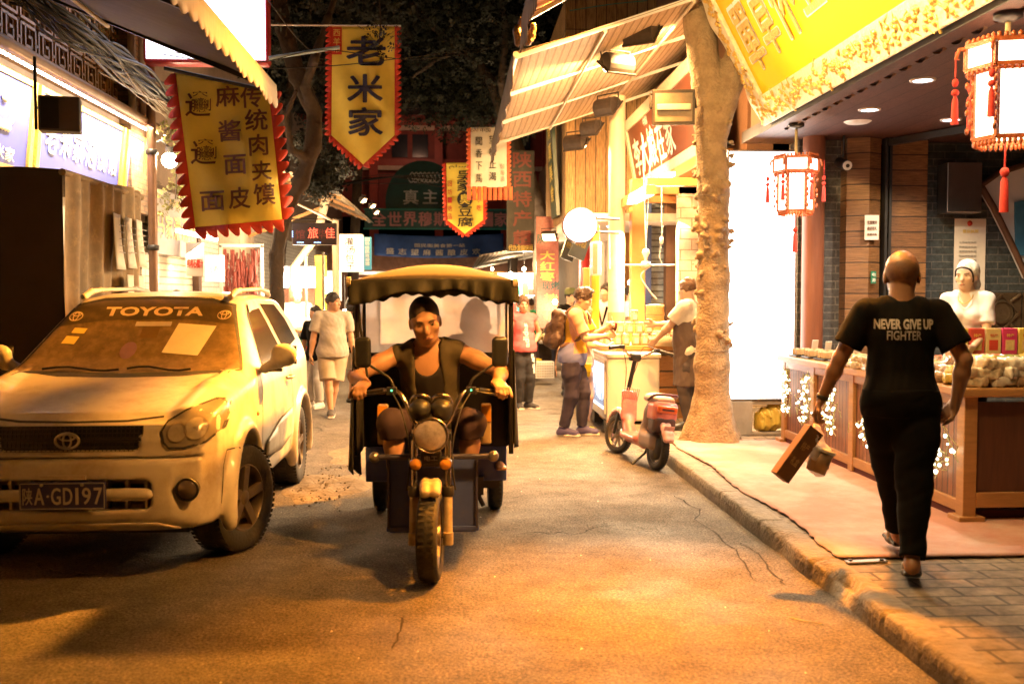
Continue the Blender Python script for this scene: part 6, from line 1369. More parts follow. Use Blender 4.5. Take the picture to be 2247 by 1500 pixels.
# ---------------------------------------------------------------- cargo tricycle with canopy, nose towards the camera
tk = thing('motor_tricycle', 'blue motor tricycle with dark canopy driving towards the camera', 'tricycle', (-.145, 5.62, 0))
TBLUE = mat('dusty_blue_steel', (.045, .075, .30), .5, .05, var=.25, scale=5, dirt=(.10, .08, .06), dscale=5, damt=.3)
CHROME = mat('worn_chrome', (.6, .52, .42), .22, 1, var=.15, scale=10)
CANV = mat('olive_canvas', (.017, .015, .007), .75, var=.3, scale=5, bump=.3, bscale=12)
CANT2 = mat('dusty_canopy_top', (.085, .062, .036), .8, var=.2, scale=3)
CANB = mat('black_canvas', (.022, .018, .015), .8, var=.3, scale=5)
AMB = mat('amber_lens', (.65, .27, .03), .25, var=.15, coat=.6)
def spoked(par, x, y, R, w_, hub=.06, steer=0):
    t = bpy.data.objects.new('wheel', None); link(t, par); t.location = (x, y, R); t.rotation_euler = (0, 0, steer); h = w_ / 2
    b = MB(); b.lathe([(R * .70, -h * .75), (R * .82, -h), (R * .93, -h * .9), (R * .99, -h * .45), (R, 0), (R * .99, h * .45), (R * .93, h * .9), (R * .82, h), (R * .70, h * .75)], (0, 0, 0), 'x', 44)
    for k in range(46):
        a = 2 * PI * k / 46
        for z in (-h * .45, h * .45): b.box((z, R * math.cos(a), R * math.sin(a)), (h * .5, .014, .002), Matrix.Rotation(a + PI / 2, 3, 'X'))
    b.build('tyre', RUB, t)
    b = MB(); b.lathe([(R * .72, -h * .7), (R * .66, -h * .4), (R * .66, h * .4), (R * .72, h * .7)], (0, 0, 0), 'x', 36); b.lathe([(0, -h), (hub, -h * .9), (hub * .6, 0), (hub, h * .9), (0, h)], (0, 0, 0), 'x', 18)
    for k in range(10): a = 2 * PI * k / 10; b.bar((h * .3 * (-1) ** k, 0, 0), (0, R * .69 * math.cos(a), R * .69 * math.sin(a)), .022, .012, (1, 0, 0))
    b.build('rim', mat('grey_rim', (.25, .21, .17), .4, .7, var=.3, scale=10), t); return t
R0 = .262
spoked(tk, 0, 0, R0, .12, .06, -.09)
# front fork, mudguard
b = Solid()
for k in range(9):
    a = math.radians(66 + 11 * k)
    if k < 8:
        a2 = math.radians(77 + 11 * k); b.cap((-.028, -(R0 + .03) * math.cos(a), R0 + (R0 + .03) * math.sin(a)), (-.028, -(R0 + .03) * math.cos(a2), R0 + (R0 + .03) * math.sin(a2)), .03, k=.02); b.cap((.028, -(R0 + .03) * math.cos(a), R0 + (R0 + .03) * math.sin(a)), (.028, -(R0 + .03) * math.cos(a2), R0 + (R0 + .03) * math.sin(a2)), .03, k=.02)
b.cap((-.12, 0, R0), (.12, 0, R0), R0 + .012, k=.004, op='s')
b.build('front_mudguard', mat('cream_mudguard', (.45, .36, .22), .45, var=.15, scale=6, dirt=(.2, .14, .08), dscale=7), tk, .008)
for sx in (-1, 1):
    x = sx * .098; b = MB(); b.cyl((x, .0, R0 - .02), (x, .11, .50), .026, 14); b.cyl((x, .0, R0 - .05), (x, .0, R0 + .02), .03, 12); f_ = b.build('fork_leg', mat('fork_cream', (.42, .34, .22), .4, .3, var=.2, scale=8, dirt=(.2, .14, .09), dscale=7), tk); b = MB(); b.cyl((x, .105, .49), (x, .21, .84), .019, 12); b.build('fork_tube', CHROME, f_); b = MB(); b.lathe([(.032, 0), (.036, .01), (.036, .05), (.03, .06)], (x, .10, .47)); b.build('fork_seal', DARKM, f_)
MB().cyl((-.12, 0, R0), (.12, 0, R0), .014, 10).build('axle', DARKM, tk)
b = MB(); b.box((0, .16, .66), (.26, .09, .05)); b.box((0, .22, .80), (.24, .08, .05)); b.box((0, .12, .69), (.12, .05, .075)); b.build('fork_yoke', BLACKP, tk, .008); place(tk, '电工', .075, .028, 0, .094, .69, mat('badge_white', (.5, .45, .4), .4), .02, 'badge')
# head lamp
p = Vector((.0, .05, .83)); b = MB(); b.lathe([(0, .17), (.05, .16), (.09, .10), (.104, .0), (.104, -.012), (.096, -.02), (.092, -.012)], p, 'y', 32); hl_ = b.build('headlight', CHROME, tk)
b = MB(); b.lathe([(.0, -.034), (.04, -.031), (.075, -.02), (.094, -.008)], p, 'y', 32); b.build('lens', mat('lamp_lens_ribbed', (.62, .56, .66), .08, .55, var=.3, scale=30, coat=1, bump=.15, bscale=45), hl_)
for sx in (-1, 1):
    p = Vector((sx * .085, .045, .665)); b = MB(); b.lathe([(0, .06), (.034, .05), (.04, 0), (.034, -.012)], p, 'y', 18); i_ = b.build('front_indicator', CHROME, tk); MB().lathe([(0, -.02), (.022, -.016), (.034, -.006)], p, 'y', 18).build('lens', AMB, i_)
# twin dials
for sx in (-1, 1):
    c = Vector((sx * .062, .17, .965)); b = Solid(); b.ell(c, (.066, .075, .06), k=.01); b.box(c + Vector((0, .02, -.03)), (.05, .05, .04), rad=.03, k=.02); d_ = b.build('dial_pod', BLACKP, tk, .009); b = MB(); b.lathe([(.058, -.0), (.066, .004), (.066, .018), (.058, .022)], (0, 0, 0), 'z', 24); o = b.build('dial_ring', CHROME, d_); o.location = c + Vector((0, .025, .03)); o.rotation_euler = (math.radians(-52), 0, 0)
# handlebar
for sx in (-1, 1):
    pts = spline([(sx * .04, .23, .83), (sx * .10, .24, .88), (sx * .155, .26, 1.0), (sx * .20, .29, 1.055), (sx * .27, .32, 1.06), (sx * .40, .40, 1.035)], 6); b = MB(); b.tube(pts, .0125, 10); hb_ = b.build('handlebar', CHROME, tk)
    MB().tube([(sx * .28, .326, 1.059), (sx * .405, .405, 1.034)], .018, 12).build('grip', BLACKP, hb_); MB().cyl((sx * .405, .405, 1.034), (sx * .425, .418, 1.03), .017, 10).build('grip_end', CHROME, hb_)
    b = MB(); b.box((sx * .235, .30, 1.06), (.06, .045, .045)); b.build('switch_box', BLACKP, hb_, .006); MB().tube([(sx * .25, .285, 1.06), (sx * .32, .28, 1.045), (sx * .41, .345, 1.03)], .006, 6).build('lever', DARKM, hb_)
    MB().ell((sx * .235, .272, 1.065), .005, 8).build('green_led', glow('green_dot', (.1, 1, .4), 5), hb_)
    b = MB(); b.tube(spline([(sx * .24, .30, 1.06), (sx * .17, .16, .95), (sx * .12, .10, .72), (sx * .14, .12, .5)], 6), .005, 5); b.build('cable', WIRE, hb_)
    # mirror on its stalk
    MB().tube(spline([(sx * .225, .32, 1.075), (sx * .25, .33, 1.13), (sx * .34, .36, 1.19), (sx * .395, .37, 1.225)], 5), .008, 8).build('mirror_stalk', DARKM, hb_)
    b = Solid(); b.box((sx * .41, .37, 1.285), (.052, .022, .095), Matrix.Rotation(sx * .12, 3, 'Z'), .03, .01); b.build('mirror', BLACKP, hb_, .008)
# blue front box, crash bar with ball ends
b = MB(); b.box2((-.255, .30, .235), (.265, .34, .66)); b.box2((-.255, .34, .20), (.265, 1.0, .26)); b.box2((.245, .34, .24), (.265, .62, .62)); b.box2((-.255, .34, .24), (-.235, .62, .62)); b.box2((-.27, .285, .22), (.28, .3, .25)); b.build('leg_shield', TBLUE, tk, .006)
b = MB(); b.box2((.262, .28, .24), (.275, .32, .66)); b.box2((-.265, .28, .24), (-.252, .32, .66)); b.box2((-.12, .292, .26), (.12, .3, .60)); b.build('shield_trim', mat('blue_trim', (.06, .06, .13), .4, .3), tk)
b = MB(); b.cyl((-.33, .24, .675), (.36, .24, .675), .017, 12); cb_ = b.build('crash_bar', mat('blue_bar', (.08, .08, .14), .35, .5), tk)
for x in (-.335, .365): MB().ell((x, .24, .675), .033, 14).build('ball_end', mat('steel_ball', (.2, .19, .2), .3, .7), cb_)
for sx in (-1, 1):                                                      # tall amber side lamps on the front posts
    b = MB(); x = .325 * sx + .01; b.box2((x - .032, .62, .69), (x + .032, .72, .94)); s_ = b.build('side_lamp', mat('cream_lamp_case', (.42, .3, .16), .5), tk, .01); b = MB(); b.box2((x - .03, .612, .835), (x + .03, .622, .935)); b.build('amber_lens', AMB, s_)
# seat, tank, body box
b = Solid(); b.box((0, .95, .66), (.20, .20, .06), rad=.05); b.ell((0, .55, .80), (.12, .22, .10), k=.05); b.build('seat_and_tank', BLACKP, tk, .014)
b = MB(); b.box2((-.47, 1.14, .36), (.49, 2.5, .60)); b.build('cargo_body', TBLUE, tk, .01)
b = MB(); b.box2((-.42, 1.2, .30), (.44, 2.4, .36)); b.build('chassis', DARKM, tk)
for x, lbx in ((-.42, 0), (.44, 0)): spoked(tk, x, 1.95, .262, .11)
b = MB(); b.tube([(.30, 1.1, .40), (.30, 1.1, .26), (.33, 1.1, .2)], .018, 6).box2((.28, 1.06, .28), (.33, 1.12, .40)); b.build('foot_brake', DARKM, tk)
# cab frame, posts, canopy
FRB = mat('black_frame', (.025, .02, .018), .5, .3)
for x in (-.475, .495):
    b = MB(); b.cyl((x, .68, .62), (x, .68, 1.70), .016, 10); b.cyl((x, .68, 1.70), (x, 2.45, 1.72), .016, 8); b.cyl((x, 2.45, .6), (x, 2.45, 1.72), .016, 8); b.cyl((x, 1.16, .6), (x, 1.16, 1.7), .014, 8); b.build('cab_frame', FRB, tk)
def roof(u, v):
    x = -.51 + 1.04 * u; y = .58 + 1.95 * v; c = 1 - (2 * u - 1) ** 2; return (x, y, 1.712 + (.018 + .105 * min(1, v * 3.2) ** .7) * c ** .8 + .012 * math.sin(v * 14) * c)
MB().grid(roof, 30, 26).build('canopy_top', CANT2, tk, solid=.008)
rv = random.Random(4)
def val(u, v):
    x = -.515 + 1.05 * u; c = 1 - (2 * u - 1) ** 2; d = .125 + .012 * math.sin(u * 17) + .02 * math.sin(u * 7 + 1); sag = .065 * (max(0, 1 - abs(u - .60) / .13)) ** .5
    return (x, .575 - .022 * v - (.012 + .022 * u) * math.sin(u * 52 + 2 * math.sin(u * 9)) * v, 1.712 + .018 * c ** .8 - (d - .035 * c) * v)
MB().grid(val, 120, 8).build('front_valance', CANV, tk, solid=.006)
b = MB(); b.grid(lambda u, v: (-.50 + 1.0 * u, .60 + .004 * math.sin(u * 40), 1.60 + .07 * (1 - (2 * u - 1) ** 2) ** .8 - (.035 + .02 * math.sin(u * 9) ** 2 + .008 * math.sin(u * 71)) * v), 60, 3); b.build('valance_lining', CANB, tk, solid=.005)
for sx in (-1, 1): MB().grid(lambda u, v: (sx * (.515 + .012 * math.sin(u * 30) * v) + .01, .575 + 1.95 * u, 1.715 - .10 * v), 40, 4).build('side_valance', CANV, tk, solid=.006)
MB().cyl((.50, .575, 1.70), (.53, .575, 1.70), .03, 12).cyl((-.5, .57, 1.71), (-.525, .57, 1.71), .03, 12).build('rolled_edge', mat('pale_roll', (.5, .42, .32), .6), tk)
PLAS = film('cloudy_plastic', (.92, .84, .82), .24, .66, .22)
def rear(u, v): return (-.46 + .94 * u, 1.15 + .02 * math.sin(u * 8 + v * 3) + .012 * math.sin(v * 11 + u * 4), 1.23 + .50 * v)
MB().grid(rear, 30, 16).build('cab_window', PLAS, tk)
MB().grid(lambda u, v: (-.47 + .96 * u, 1.15 + .015 * math.sin(u * 11), .60 + .64 * v), 24, 8).build('cab_back', CANB, tk, solid=.008)
for x in (-.478, .50):
    MB().grid(lambda u, v: (x + .008 * math.sin(u * 9 + v * 5), .72 + .42 * u, 1.22 + .46 * v), 10, 10).build('side_window', PLAS, tk)
    MB().grid(lambda u, v: (x + .012 * math.sin(u * 13), .66 + 1.8 * u, .62 + .62 * v), 40, 8).build('side_curtain', CANV, tk, solid=.006)
    MB().grid(lambda u, v: (x, 1.2 + 1.25 * u, 1.24 + .46 * v), 10, 4).build('side_window', PLAS, tk)
MB().grid(lambda u, v: (-.47 + .96 * u, 2.45, 1.24 + .46 * v), 8, 4).build('rear_window', PLAS, tk)
MB().grid(lambda u, v: (-.50 - .035 * math.sin(u * 9) * (1 - v), .64 + .30 * u, .50 + .78 * v + .03 * math.sin(u * 8)), 20, 14).build('hanging_flap', CANB, tk, solid=.006)
MB().grid(lambda u, v: (.515 + .03 * math.sin(u * 8) * (1 - v), .66 + .36 * u, .66 + .62 * v), 20, 14).build('hanging_flap', CANV, tk, solid=.006)
MB().tube(spline([(-.46, .62, 1.66), (-.45, .62, 1.45), (-.42, .6, 1.25), (-.40, .58, 1.08)], 5), .009, 6).build('loose_strap', CANB, tk)
# ---------------------------------------------------------------- pink scooter leaning on its stand
p0 = PZ(1438, 1030, 0); p1 = PZ(1358, 996, 0)
hd = math.atan2(p1.x - p0.x, -(p1.y - p0.y))
dv = Vector((p1.x - p0.x, p1.y - p0.y, 0))
sc = thing('electric_scooter', 'pink electric scooter with black basket leaning on its stand at the kerb end', 'scooter', (p0.x, p0.y, 0), math.atan2(dv.y, dv.x) - PI / 2)
sc.rotation_euler = (math.radians(0), math.radians(7), sc.rotation_euler.z)
# local: rear wheel at origin, front wheel towards +y
PINK = mat('pink_plastic', (.50, .15, .14), .35, var=.12, scale=4, coat=.4, dirt=(.5, .32, .22), dscale=6, damt=.3)
LPNK = mat('pale_pink_plastic', (.60, .33, .30), .4, var=.1, scale=5)
SR = .205; WB = max(1.02, dv.length)
spoked(sc, 0, 0, SR, .075, .09); spoked(sc, 0, WB, SR, .07, .05, .30)
b = MB(); b.lathe([(0, -.05), (.11, -.045), (.115, .0), (.11, .045), (0, .05)], (0, 0, SR), 'x', 24); b.build('hub_motor', DARKM, sc)
def guard(y, a0, a1, name, m, ang=0):
    b = Solid(); n_ = 9; pts = [(0, y - (SR + .035) * math.cos(a), SR + (SR + .035) * math.sin(a)) for a in np.linspace(a0, a1, n_)]
    for o_ in (-.025, .025): b.chain([(q[0] + o_, q[1], q[2]) for q in pts], [.03] * n_, .02)
    b.cap((-.1, y, SR), (.1, y, SR), SR + .016, k=.004, op='s'); return b.build(name, m, sc, .009)
guard(0, .45, 2.4, 'rear_mudguard', LPNK); guard(WB, .7, 3.5, 'front_mudguard', LPNK)
b = Solid(); b.chain([(0, .05, .30), (0, .30, .24), (0, .62, .22)], [.075, .08, .06], .04); b.box((0, .52, .235), (.12, .20, .035), rad=.03, k=.03); b.build('footboard', PINK, sc, .01)
b = Solid(); b.chain([(0, .28, .28), (0, .20, .52), (0, .16, .62)], [.09, .08, .07], .05); b.box((0, .12, .26), (.10, .16, .08), rad=.05, k=.03); b.build('battery_case', mat('grey_case', (.22, .16, .14), .5), sc, .01)
b = Solid(); b.box((0, .0, .545), (.125, .10, .10), rad=.05, k=.02); b.cap((0, .10, .56), (0, -.04, .56), .09, .08, .04); b.plane((0, 0, .47), (0, 0, -1)); b.build('tail_box', PINK, sc, .009)
b = Solid(); b.box((0, -.02, .43), (.115, .09, .085), rad=.05); b.build('under_basket', mat('dark_maroon', (.06, .03, .03), .5), sc, .009)
b = Solid(); b.box((0, -.108, .575), (.10, .022, .038), rad=.02); b.build('tail_lamp', mat('orange_red_lens', (.60, .10, .02), .2, coat=.7), sc, .007); MB().box2((-.06, -.134, .565), (.06, -.128, .582)).build('reflector', mat('dark_grid', (.05, .02, .02), .4), sc)
b = Solid(); b.ell((0, .12, .66), (.11, .19, .05), k=.03).box((0, .1, .65), (.10, .16, .03), rad=.028, k=.03); b.build('seat', mat('pale_seat', (.55, .42, .36), .5, var=.1), sc, .009)
b = MB(); b.tube(spline([(-.11, .10, .64), (-.115, -.02, .69), (-.07, -.10, .71), (.07, -.10, .71), (.115, -.02, .69), (.11, .10, .64)], 5), .013, 8); b.build('grab_rail', mat('plum_rail', (.09, .03, .04), .35, .4), sc)
# front: steering column, fork, leg shield, basket, bars
top = Vector((0, WB - .20, .98)); lo = Vector((0, WB - .06, .46))
b = MB(); b.cyl(lo, top, .022, 12); b.tube([lo, lo + Vector((-.055, .0, -.04)), (-.055, WB, SR)], .016, 8).tube([lo, lo + Vector((.055, 0, -.04)), (.055, WB, SR)], .016, 8); b.build('steering_column', BLACKP, sc)
b = Solid(); b.box((0, WB - .19, .52), (.085, .016, .15), Matrix.Rotation(-.22, 3, 'X'), .015); b.cap((0, WB - .2, .35), (0, WB - .33, .23), .06, .07, .05); b.build('leg_shield', PINK, sc, .009)
bk = MB()
for k in range(9): bk.bar((-.08 + .02 * k, WB - .175, .52), (-.08 + .02 * k, WB - .22, .70), .006, .006)
bk.build('shield_grille', mat('pink_wire', (.55, .3, .26), .4), sc)
for sx in (-1, 1):
    b = MB(); b.tube(spline([top, top + Vector((sx * .10, -.02, .06)), top + Vector((sx * .20, -.08, .12)), top + Vector((sx * .33, -.15, .10))], 5), .012, 8); h_ = b.build('handlebar', CHROME, sc); e0, e1 = top + Vector((sx * .22, -.09, .12)), top + Vector((sx * .345, -.158, .098)); MB().cyl(e0, e1, .018, 12).build('grip', BLACKP, h_); MB().tube([e0 + Vector((0, .03, .0)), e0 + Vector((sx * .06, .03, -.01)), e1 + Vector((0, .03, -.02))], .005, 5).build('lever', DARKM, h_)
    MB().box(e0 - Vector((sx * .03, 0, 0)), (.05, .04, .04)).build('switch', BLACKP, h_, .005); MB().tube(spline([e0, top + Vector((sx * .12, .10, .14)), top + Vector((sx * .05, .08, -.1)), lo + Vector((0, .04, .1))], 6), .004, 5).build('cable', WIRE, h_)
b = Solid(); b.box(top + Vector((0, .01, .03)), (.06, .045, .04), rad=.025); b.build('display', BLACKP, sc, .008)
MB().tube([(.0, .22, .2), (-.04, .20, .12), (-.17, .16, .015)], .012, 8).build('kick_stand', DARKM, sc)
MB().box((0, -.19, .40), (.10, .004, .07), Matrix.Rotation(.35, 3, 'X')).build('mud_flap', LPNK, sc)
# ---------------------------------------------------------------- people
SKIN = mat('warm_skin', (.46, .25, .145), .5, var=.10, scale=9, bump=.08, bscale=70)
SKINP = mat('pale_skin', (.62, .42, .30), .5, var=.08, scale=9)
SKIND = mat('tanned_skin', (.30, .15, .08), .42, var=.12, scale=8, bump=.1, bscale=60)
HAIRB = mat('black_hair', (.018, .013, .010), .5, var=.4, scale=40, bump=.7, bscale=120)
HAIRR = mat('brown_hair', (.11, .05, .022), .5, var=.4, scale=40, bump=.7, bscale=120)
EYEW = mat('eye_white', (.28, .22, .17), .3); LIP = mat('lips', (.34, .13, .09), .5)
def rot(z=0, x=0, y=0): return Matrix.Rotation(z, 3, 'Z') @ Matrix.Rotation(x, 3, 'X') @ Matrix.Rotation(y, 3, 'Y')
def ik(a, t, l1, l2, hint):
    a, t, hint = Vector(a), Vector(t), Vector(hint); d = t - a; L_ = min(d.length, (l1 + l2) * .997); u = d.normalized(); t = a + u * L_
    k = (l1 * l1 - l2 * l2 + L_ * L_) / (2 * L_); h = math.sqrt(max(0, l1 * l1 - k * k)); n = (hint - u * hint.dot(u)).normalized(); return a + u * k + n * h, t
class Person: pass
def person(label, loc, rz, H=1.72, skin=SKIN, lean=(0, 0, 0), head=(0, 0, 0), pelvis=(0, 0, .93), hands=None, hand_dir=None, palm=None, curl=(.45, .45), feet=None, knee=((0, -1, .1), (0, -1, .1)), elbow=((.5, 1, -.2), (-.5, 1, -.2)), girth=1.0, belly=0, hs=1.0, res=.009, hips_rot=0, female=False, name='person'):
    p = Person(); t = thing(name, label, 'person', tuple(loc), rz, s=H / 1.72); p.t = t
    P0 = Vector(pelvis); RT = rot(lean[2], lean[0], lean[1]); T = lambda x, y, z: P0 + RT @ Vector((x, y, z - .93)); p.T, p.RT, p.P0 = T, RT, P0
    RP = rot(hips_rot); p.RP = RP; Rt3 = [list(r) for r in RT]
    gx = girth; sw = (.165 if female else .182) * (gx * .5 + .5); p.girth, p.belly, p.fem = girth, belly, female
    sh = [T(sw, .0, 1.40), T(-sw, .0, 1.40)]; hip = [P0 + RP @ Vector((.09, 0, -.03)), P0 + RP @ Vector((-.09, 0, -.03))]
    hands = hands or ((.28, -.06, .82), (-.28, -.06, .82)); feet = feet or ((.10, 0, .08, 0), (-.10, 0, .08, 0))
    p.el, p.wr, p.kn, p.an, p.sh, p.hip = [], [], [], [], sh, hip
    for i in (0, 1):
        e, w_ = ik(sh[i], hands[i], .285, .255, elbow[i]); p.el.append(e); p.wr.append(w_)
        k, a = ik(hip[i], feet[i][:3], .425, .405, knee[i]); p.kn.append(k); p.an.append(a)
    nb = T(0, .015, 1.455); RH = rot(*head); hc = nb + RT @ Vector((0, -.005, .055)) + RH @ Vector((0, -.02, .085)) * hs; p.hc, p.RH, p.nb, p.hs = hc, RH, nb, hs
    Hd = lambda x, y, z: hc + RH @ (Vector((x, y, z)) * hs); p.Hd = Hd
    s = Solid(); m3 = lambda M_: [list(r) for r in M_]
    def torso(s_, e, k=.06):
        s_.ell(P0 + RP @ Vector((0, .01, .0)), (.155 * gx + e, .115 * gx + e, .12 + e), m3(RP), k)
        s_.ell(T(0, -.012 - belly * .5, 1.09), (.137 * gx + belly * .4 + e, .098 * gx + belly + e, .16 + e), Rt3, k)
        s_.ell(T(0, .0, 1.28), (.152 * gx + e, .108 * gx + e, .17 + e), Rt3, k)
        s_.cap(sh[0] + RT @ Vector((-.02, 0, 0)), sh[1] + RT @ Vector((.02, 0, 0)), (.044 if female else .054) + e, k=.05)
        s_.cap(T(.08, .01, 1.425), T(-.08, .01, 1.425), .045 + e, k=.04)
        if female:
            for q in (-1, 1): s_.ell(T(q * .07, -.085, 1.25), (.06 + e, .055 + e, .06 + e), Rt3, .04)
    p.torso = torso; torso(s, 0)
    s.cap(nb + RT @ Vector((0, .0, -.04)), Hd(0, .02, -.06), .060 * (.9 if female else 1.02) * hs, .056 * (.9 if female else 1) * hs, .03)
    RH3 = m3(RH); z = hs
    s.ell(Hd(0, .014, .03), (.077 * z, .096 * z, .088 * z), RH3, .02).ell(Hd(0, -.03, -.03), (.066 * z, .066 * z, .085 * z), RH3, .03).ell(Hd(0, -.048, -.085), (.042 * z, .038 * z, .032 * z), RH3, .03)
    s.cap(Hd(0, -.090, .005), Hd(0, -.109, -.030), .009 * z, .015 * z, .014).cap(Hd(-.036, -.082, .024), Hd(.036, -.082, .024), .011 * z, k=.015).ell(Hd(0, -.09, -.066), (.024 * z, .013 * z, .011 * z), RH3, .012)
    for q in (-1, 1):
        s.ell(Hd(q * .045, -.068, -.018), (.022 * z, .02 * z, .02 * z), RH3, .02).ell(Hd(q * .076, .010, -.012), (.010 * z, .020 * z, .033 * z), RH3, .008)
        s.ell(Hd(q * .032, -.099, .004), (.017 * z, .012 * z, .009 * z), RH3, .008, 's')
    p.arm_r = ar = (.050 * (gx * .5 + .5), .040, .039, .027) if not female else (.042, .035, .034, .024)
    for i in (0, 1):
        s.chain([sh[i], sh[i].lerp(p.el[i], .4), p.el[i]], [.055 if not female else .045, ar[0], ar[1]], .03).chain([p.el[i], p.el[i].lerp(p.wr[i], .3), p.wr[i]], [ar[1], ar[2] + .003, ar[3]], .02)
        s.chain([hip[i], hip[i].lerp(p.kn[i], .35), p.kn[i]], [.088 * gx, .080 * gx, .056], .03).chain([p.kn[i], p.kn[i].lerp(p.an[i], .3) + Vector((0, .012, 0)), p.an[i]], [.054, .056, .036], .025)
        # hand
        L_ = (Vector(hand_dir[i]) if hand_dir and hand_dir[i] else (p.wr[i] - p.el[i])).normalized(); N_ = Vector(palm[i]) if palm and palm[i] else (Vector((-1, 0, 0)) if i == 0 else Vector((1, 0, 0)))
        N_ = (N_ - L_ * N_.dot(L_)).normalized(); W_ = L_.cross(N_) * (1 if i == 0 else -1)    # towards the thumb
        if W_.dot(Vector((0, -1, .3))) < 0 and not palm: W_ = -W_
        w0 = p.wr[i]; R3 = m3(Matrix((W_, N_, L_)).transposed())
        s.box(w0 + L_ * .052, (.039, .014, .05), R3, .012, .02)
        for f in range(4):
            b0 = w0 + L_ * (.095 - .006 * abs(f - 1)) + W_ * (.029 - .0195 * f); dd = L_.copy(); ln = (.072, .082, .075, .058)[f]; c_ = curl[i]; pts = [b0]
            for sg, fr_ in enumerate((.45, .32, .23)):
                M_ = Matrix.Rotation(c_ * (1 if sg else .8), 3, L_.cross(N_)); dd = M_ @ dd; pts.append(pts[-1] + dd * ln * fr_)
            s.chain(pts, [.0095, .009, .0083, .0072], .006)
        b0 = w0 + L_ * .03 + W_ * .03; d1 = (L_ * .65 + W_ * .65 + N_ * .45).normalized(); d2 = (L_ * .85 + W_ * .1 + N_ * .5).normalized(); s.chain([b0, b0 + d1 * .042, b0 + d1 * .042 + d2 * .03, b0 + d1 * .042 + d2 * .055], [.015, .0115, .0105, .0085], .01)
        # foot
        fd = feet[i][3] if len(feet[i]) > 3 else 0; fp = feet[i][4] if len(feet[i]) > 4 else 0; M_ = rot(fd) @ Matrix.Rotation(fp, 3, 'X'); p.feet = getattr(p, 'feet', []) + [M_]
        an = p.an[i]; s.cap(an + M_ @ Vector((0, .02, -.03)), an + M_ @ Vector((0, -.13, -.055)), .036, .026, .03).cap(an + M_ @ Vector((0, .035, -.05)), an + M_ @ Vector((0, .0, -.03)), .03, .03, .03).box(an + M_ @ Vector((0, -.15, -.062)), (.038, .05, .014), m3(M_), .012, .02)
    p.body = s.build('body', skin, t, res); p.res = res
    return p
def face(p, brow=True):
    for q in (-1, 1):
        b = MB(); c = p.Hd(q * .032, -.087, .004); b.ell(c, (.0115 * p.hs, .0065 * p.hs, .0036 * p.hs), 10); e = b.build('eye', EYEW, p.t); MB().ell(p.Hd(q * .032, -.0915, .004), .0042 * p.hs, 8).build('iris', HAIRB, e)
        if brow: MB().tube([p.Hd(q * .014, -.098, .021), p.Hd(q * .032, -.095, .027), p.Hd(q * .050, -.083, .022)], [.0026 * p.hs, .0036 * p.hs, .0022 * p.hs], 6).build('eyebrow', HAIRB, p.t)
    MB().tube([p.Hd(-.024, -.094, -.067), p.Hd(-.01, -.102, -.065), p.Hd(.01, -.102, -.065), p.Hd(.024, -.094, -.067)], [.003 * p.hs, .006 * p.hs, .006 * p.hs, .003 * p.hs], 8).build('lips', LIP, p.t)
def hair(p, m=HAIRB, kind='short', e=.010, front=.0):
    s = Solid(); z = p.hs; R3 = [list(r) for r in p.RH]; H_ = p.Hd
    s.ell(H_(0, .016, .034), (.077 * z + e, .096 * z + e, .088 * z + e * 1.6), R3, .01)
    if kind in ('bob', 'long'):
        for q in (-1, 1): s.chain([H_(q * .066, .015, .03), H_(q * .076, .02, -.06), H_(q * .068, .03, -.12)], [.035 * z, .032 * z, .022 * z], .03)
        s.chain([H_(0, .07, .0), H_(0, .085, -.09)], [.07 * z, .05 * z], .04)
    if kind == 'tail': s.chain([H_(0, .10, .04), H_(0, .14, .0), H_(0, .13, -.10)], [.03, .032, .015], .02)
    if kind == 'quiff': s.ell(H_(0, -.03, .118), (.06, .07, .03), R3, .03)
    s.ell(H_(0, -.118, -.045 - front), (.088 * z, .07 * z, .105 * z), R3, .015, 's')
    lowz = -.035 if kind in ('short', 'quiff', 'tail', 'buzz') else -.14
    s.plane(H_(0, 0, lowz), p.RH @ Vector((0, .25, -1)), .01)
    if kind in ('short', 'quiff', 'buzz'):
        for q in (-1, 1): s.ell(H_(q * .09, -.02, -.045), (.04 * z, .05 * z, .05 * z), R3, .012, 's')
    s.noise = folds(.0004 if kind == 'buzz' else .005, 60, 2)
    return s.build('hair', m, p.t, .007 if p.res < .01 else .011)
def flatcap(s, a, b, ra, rb, k=.03): s.cap(a, b, ra, rb, k, flat=True)
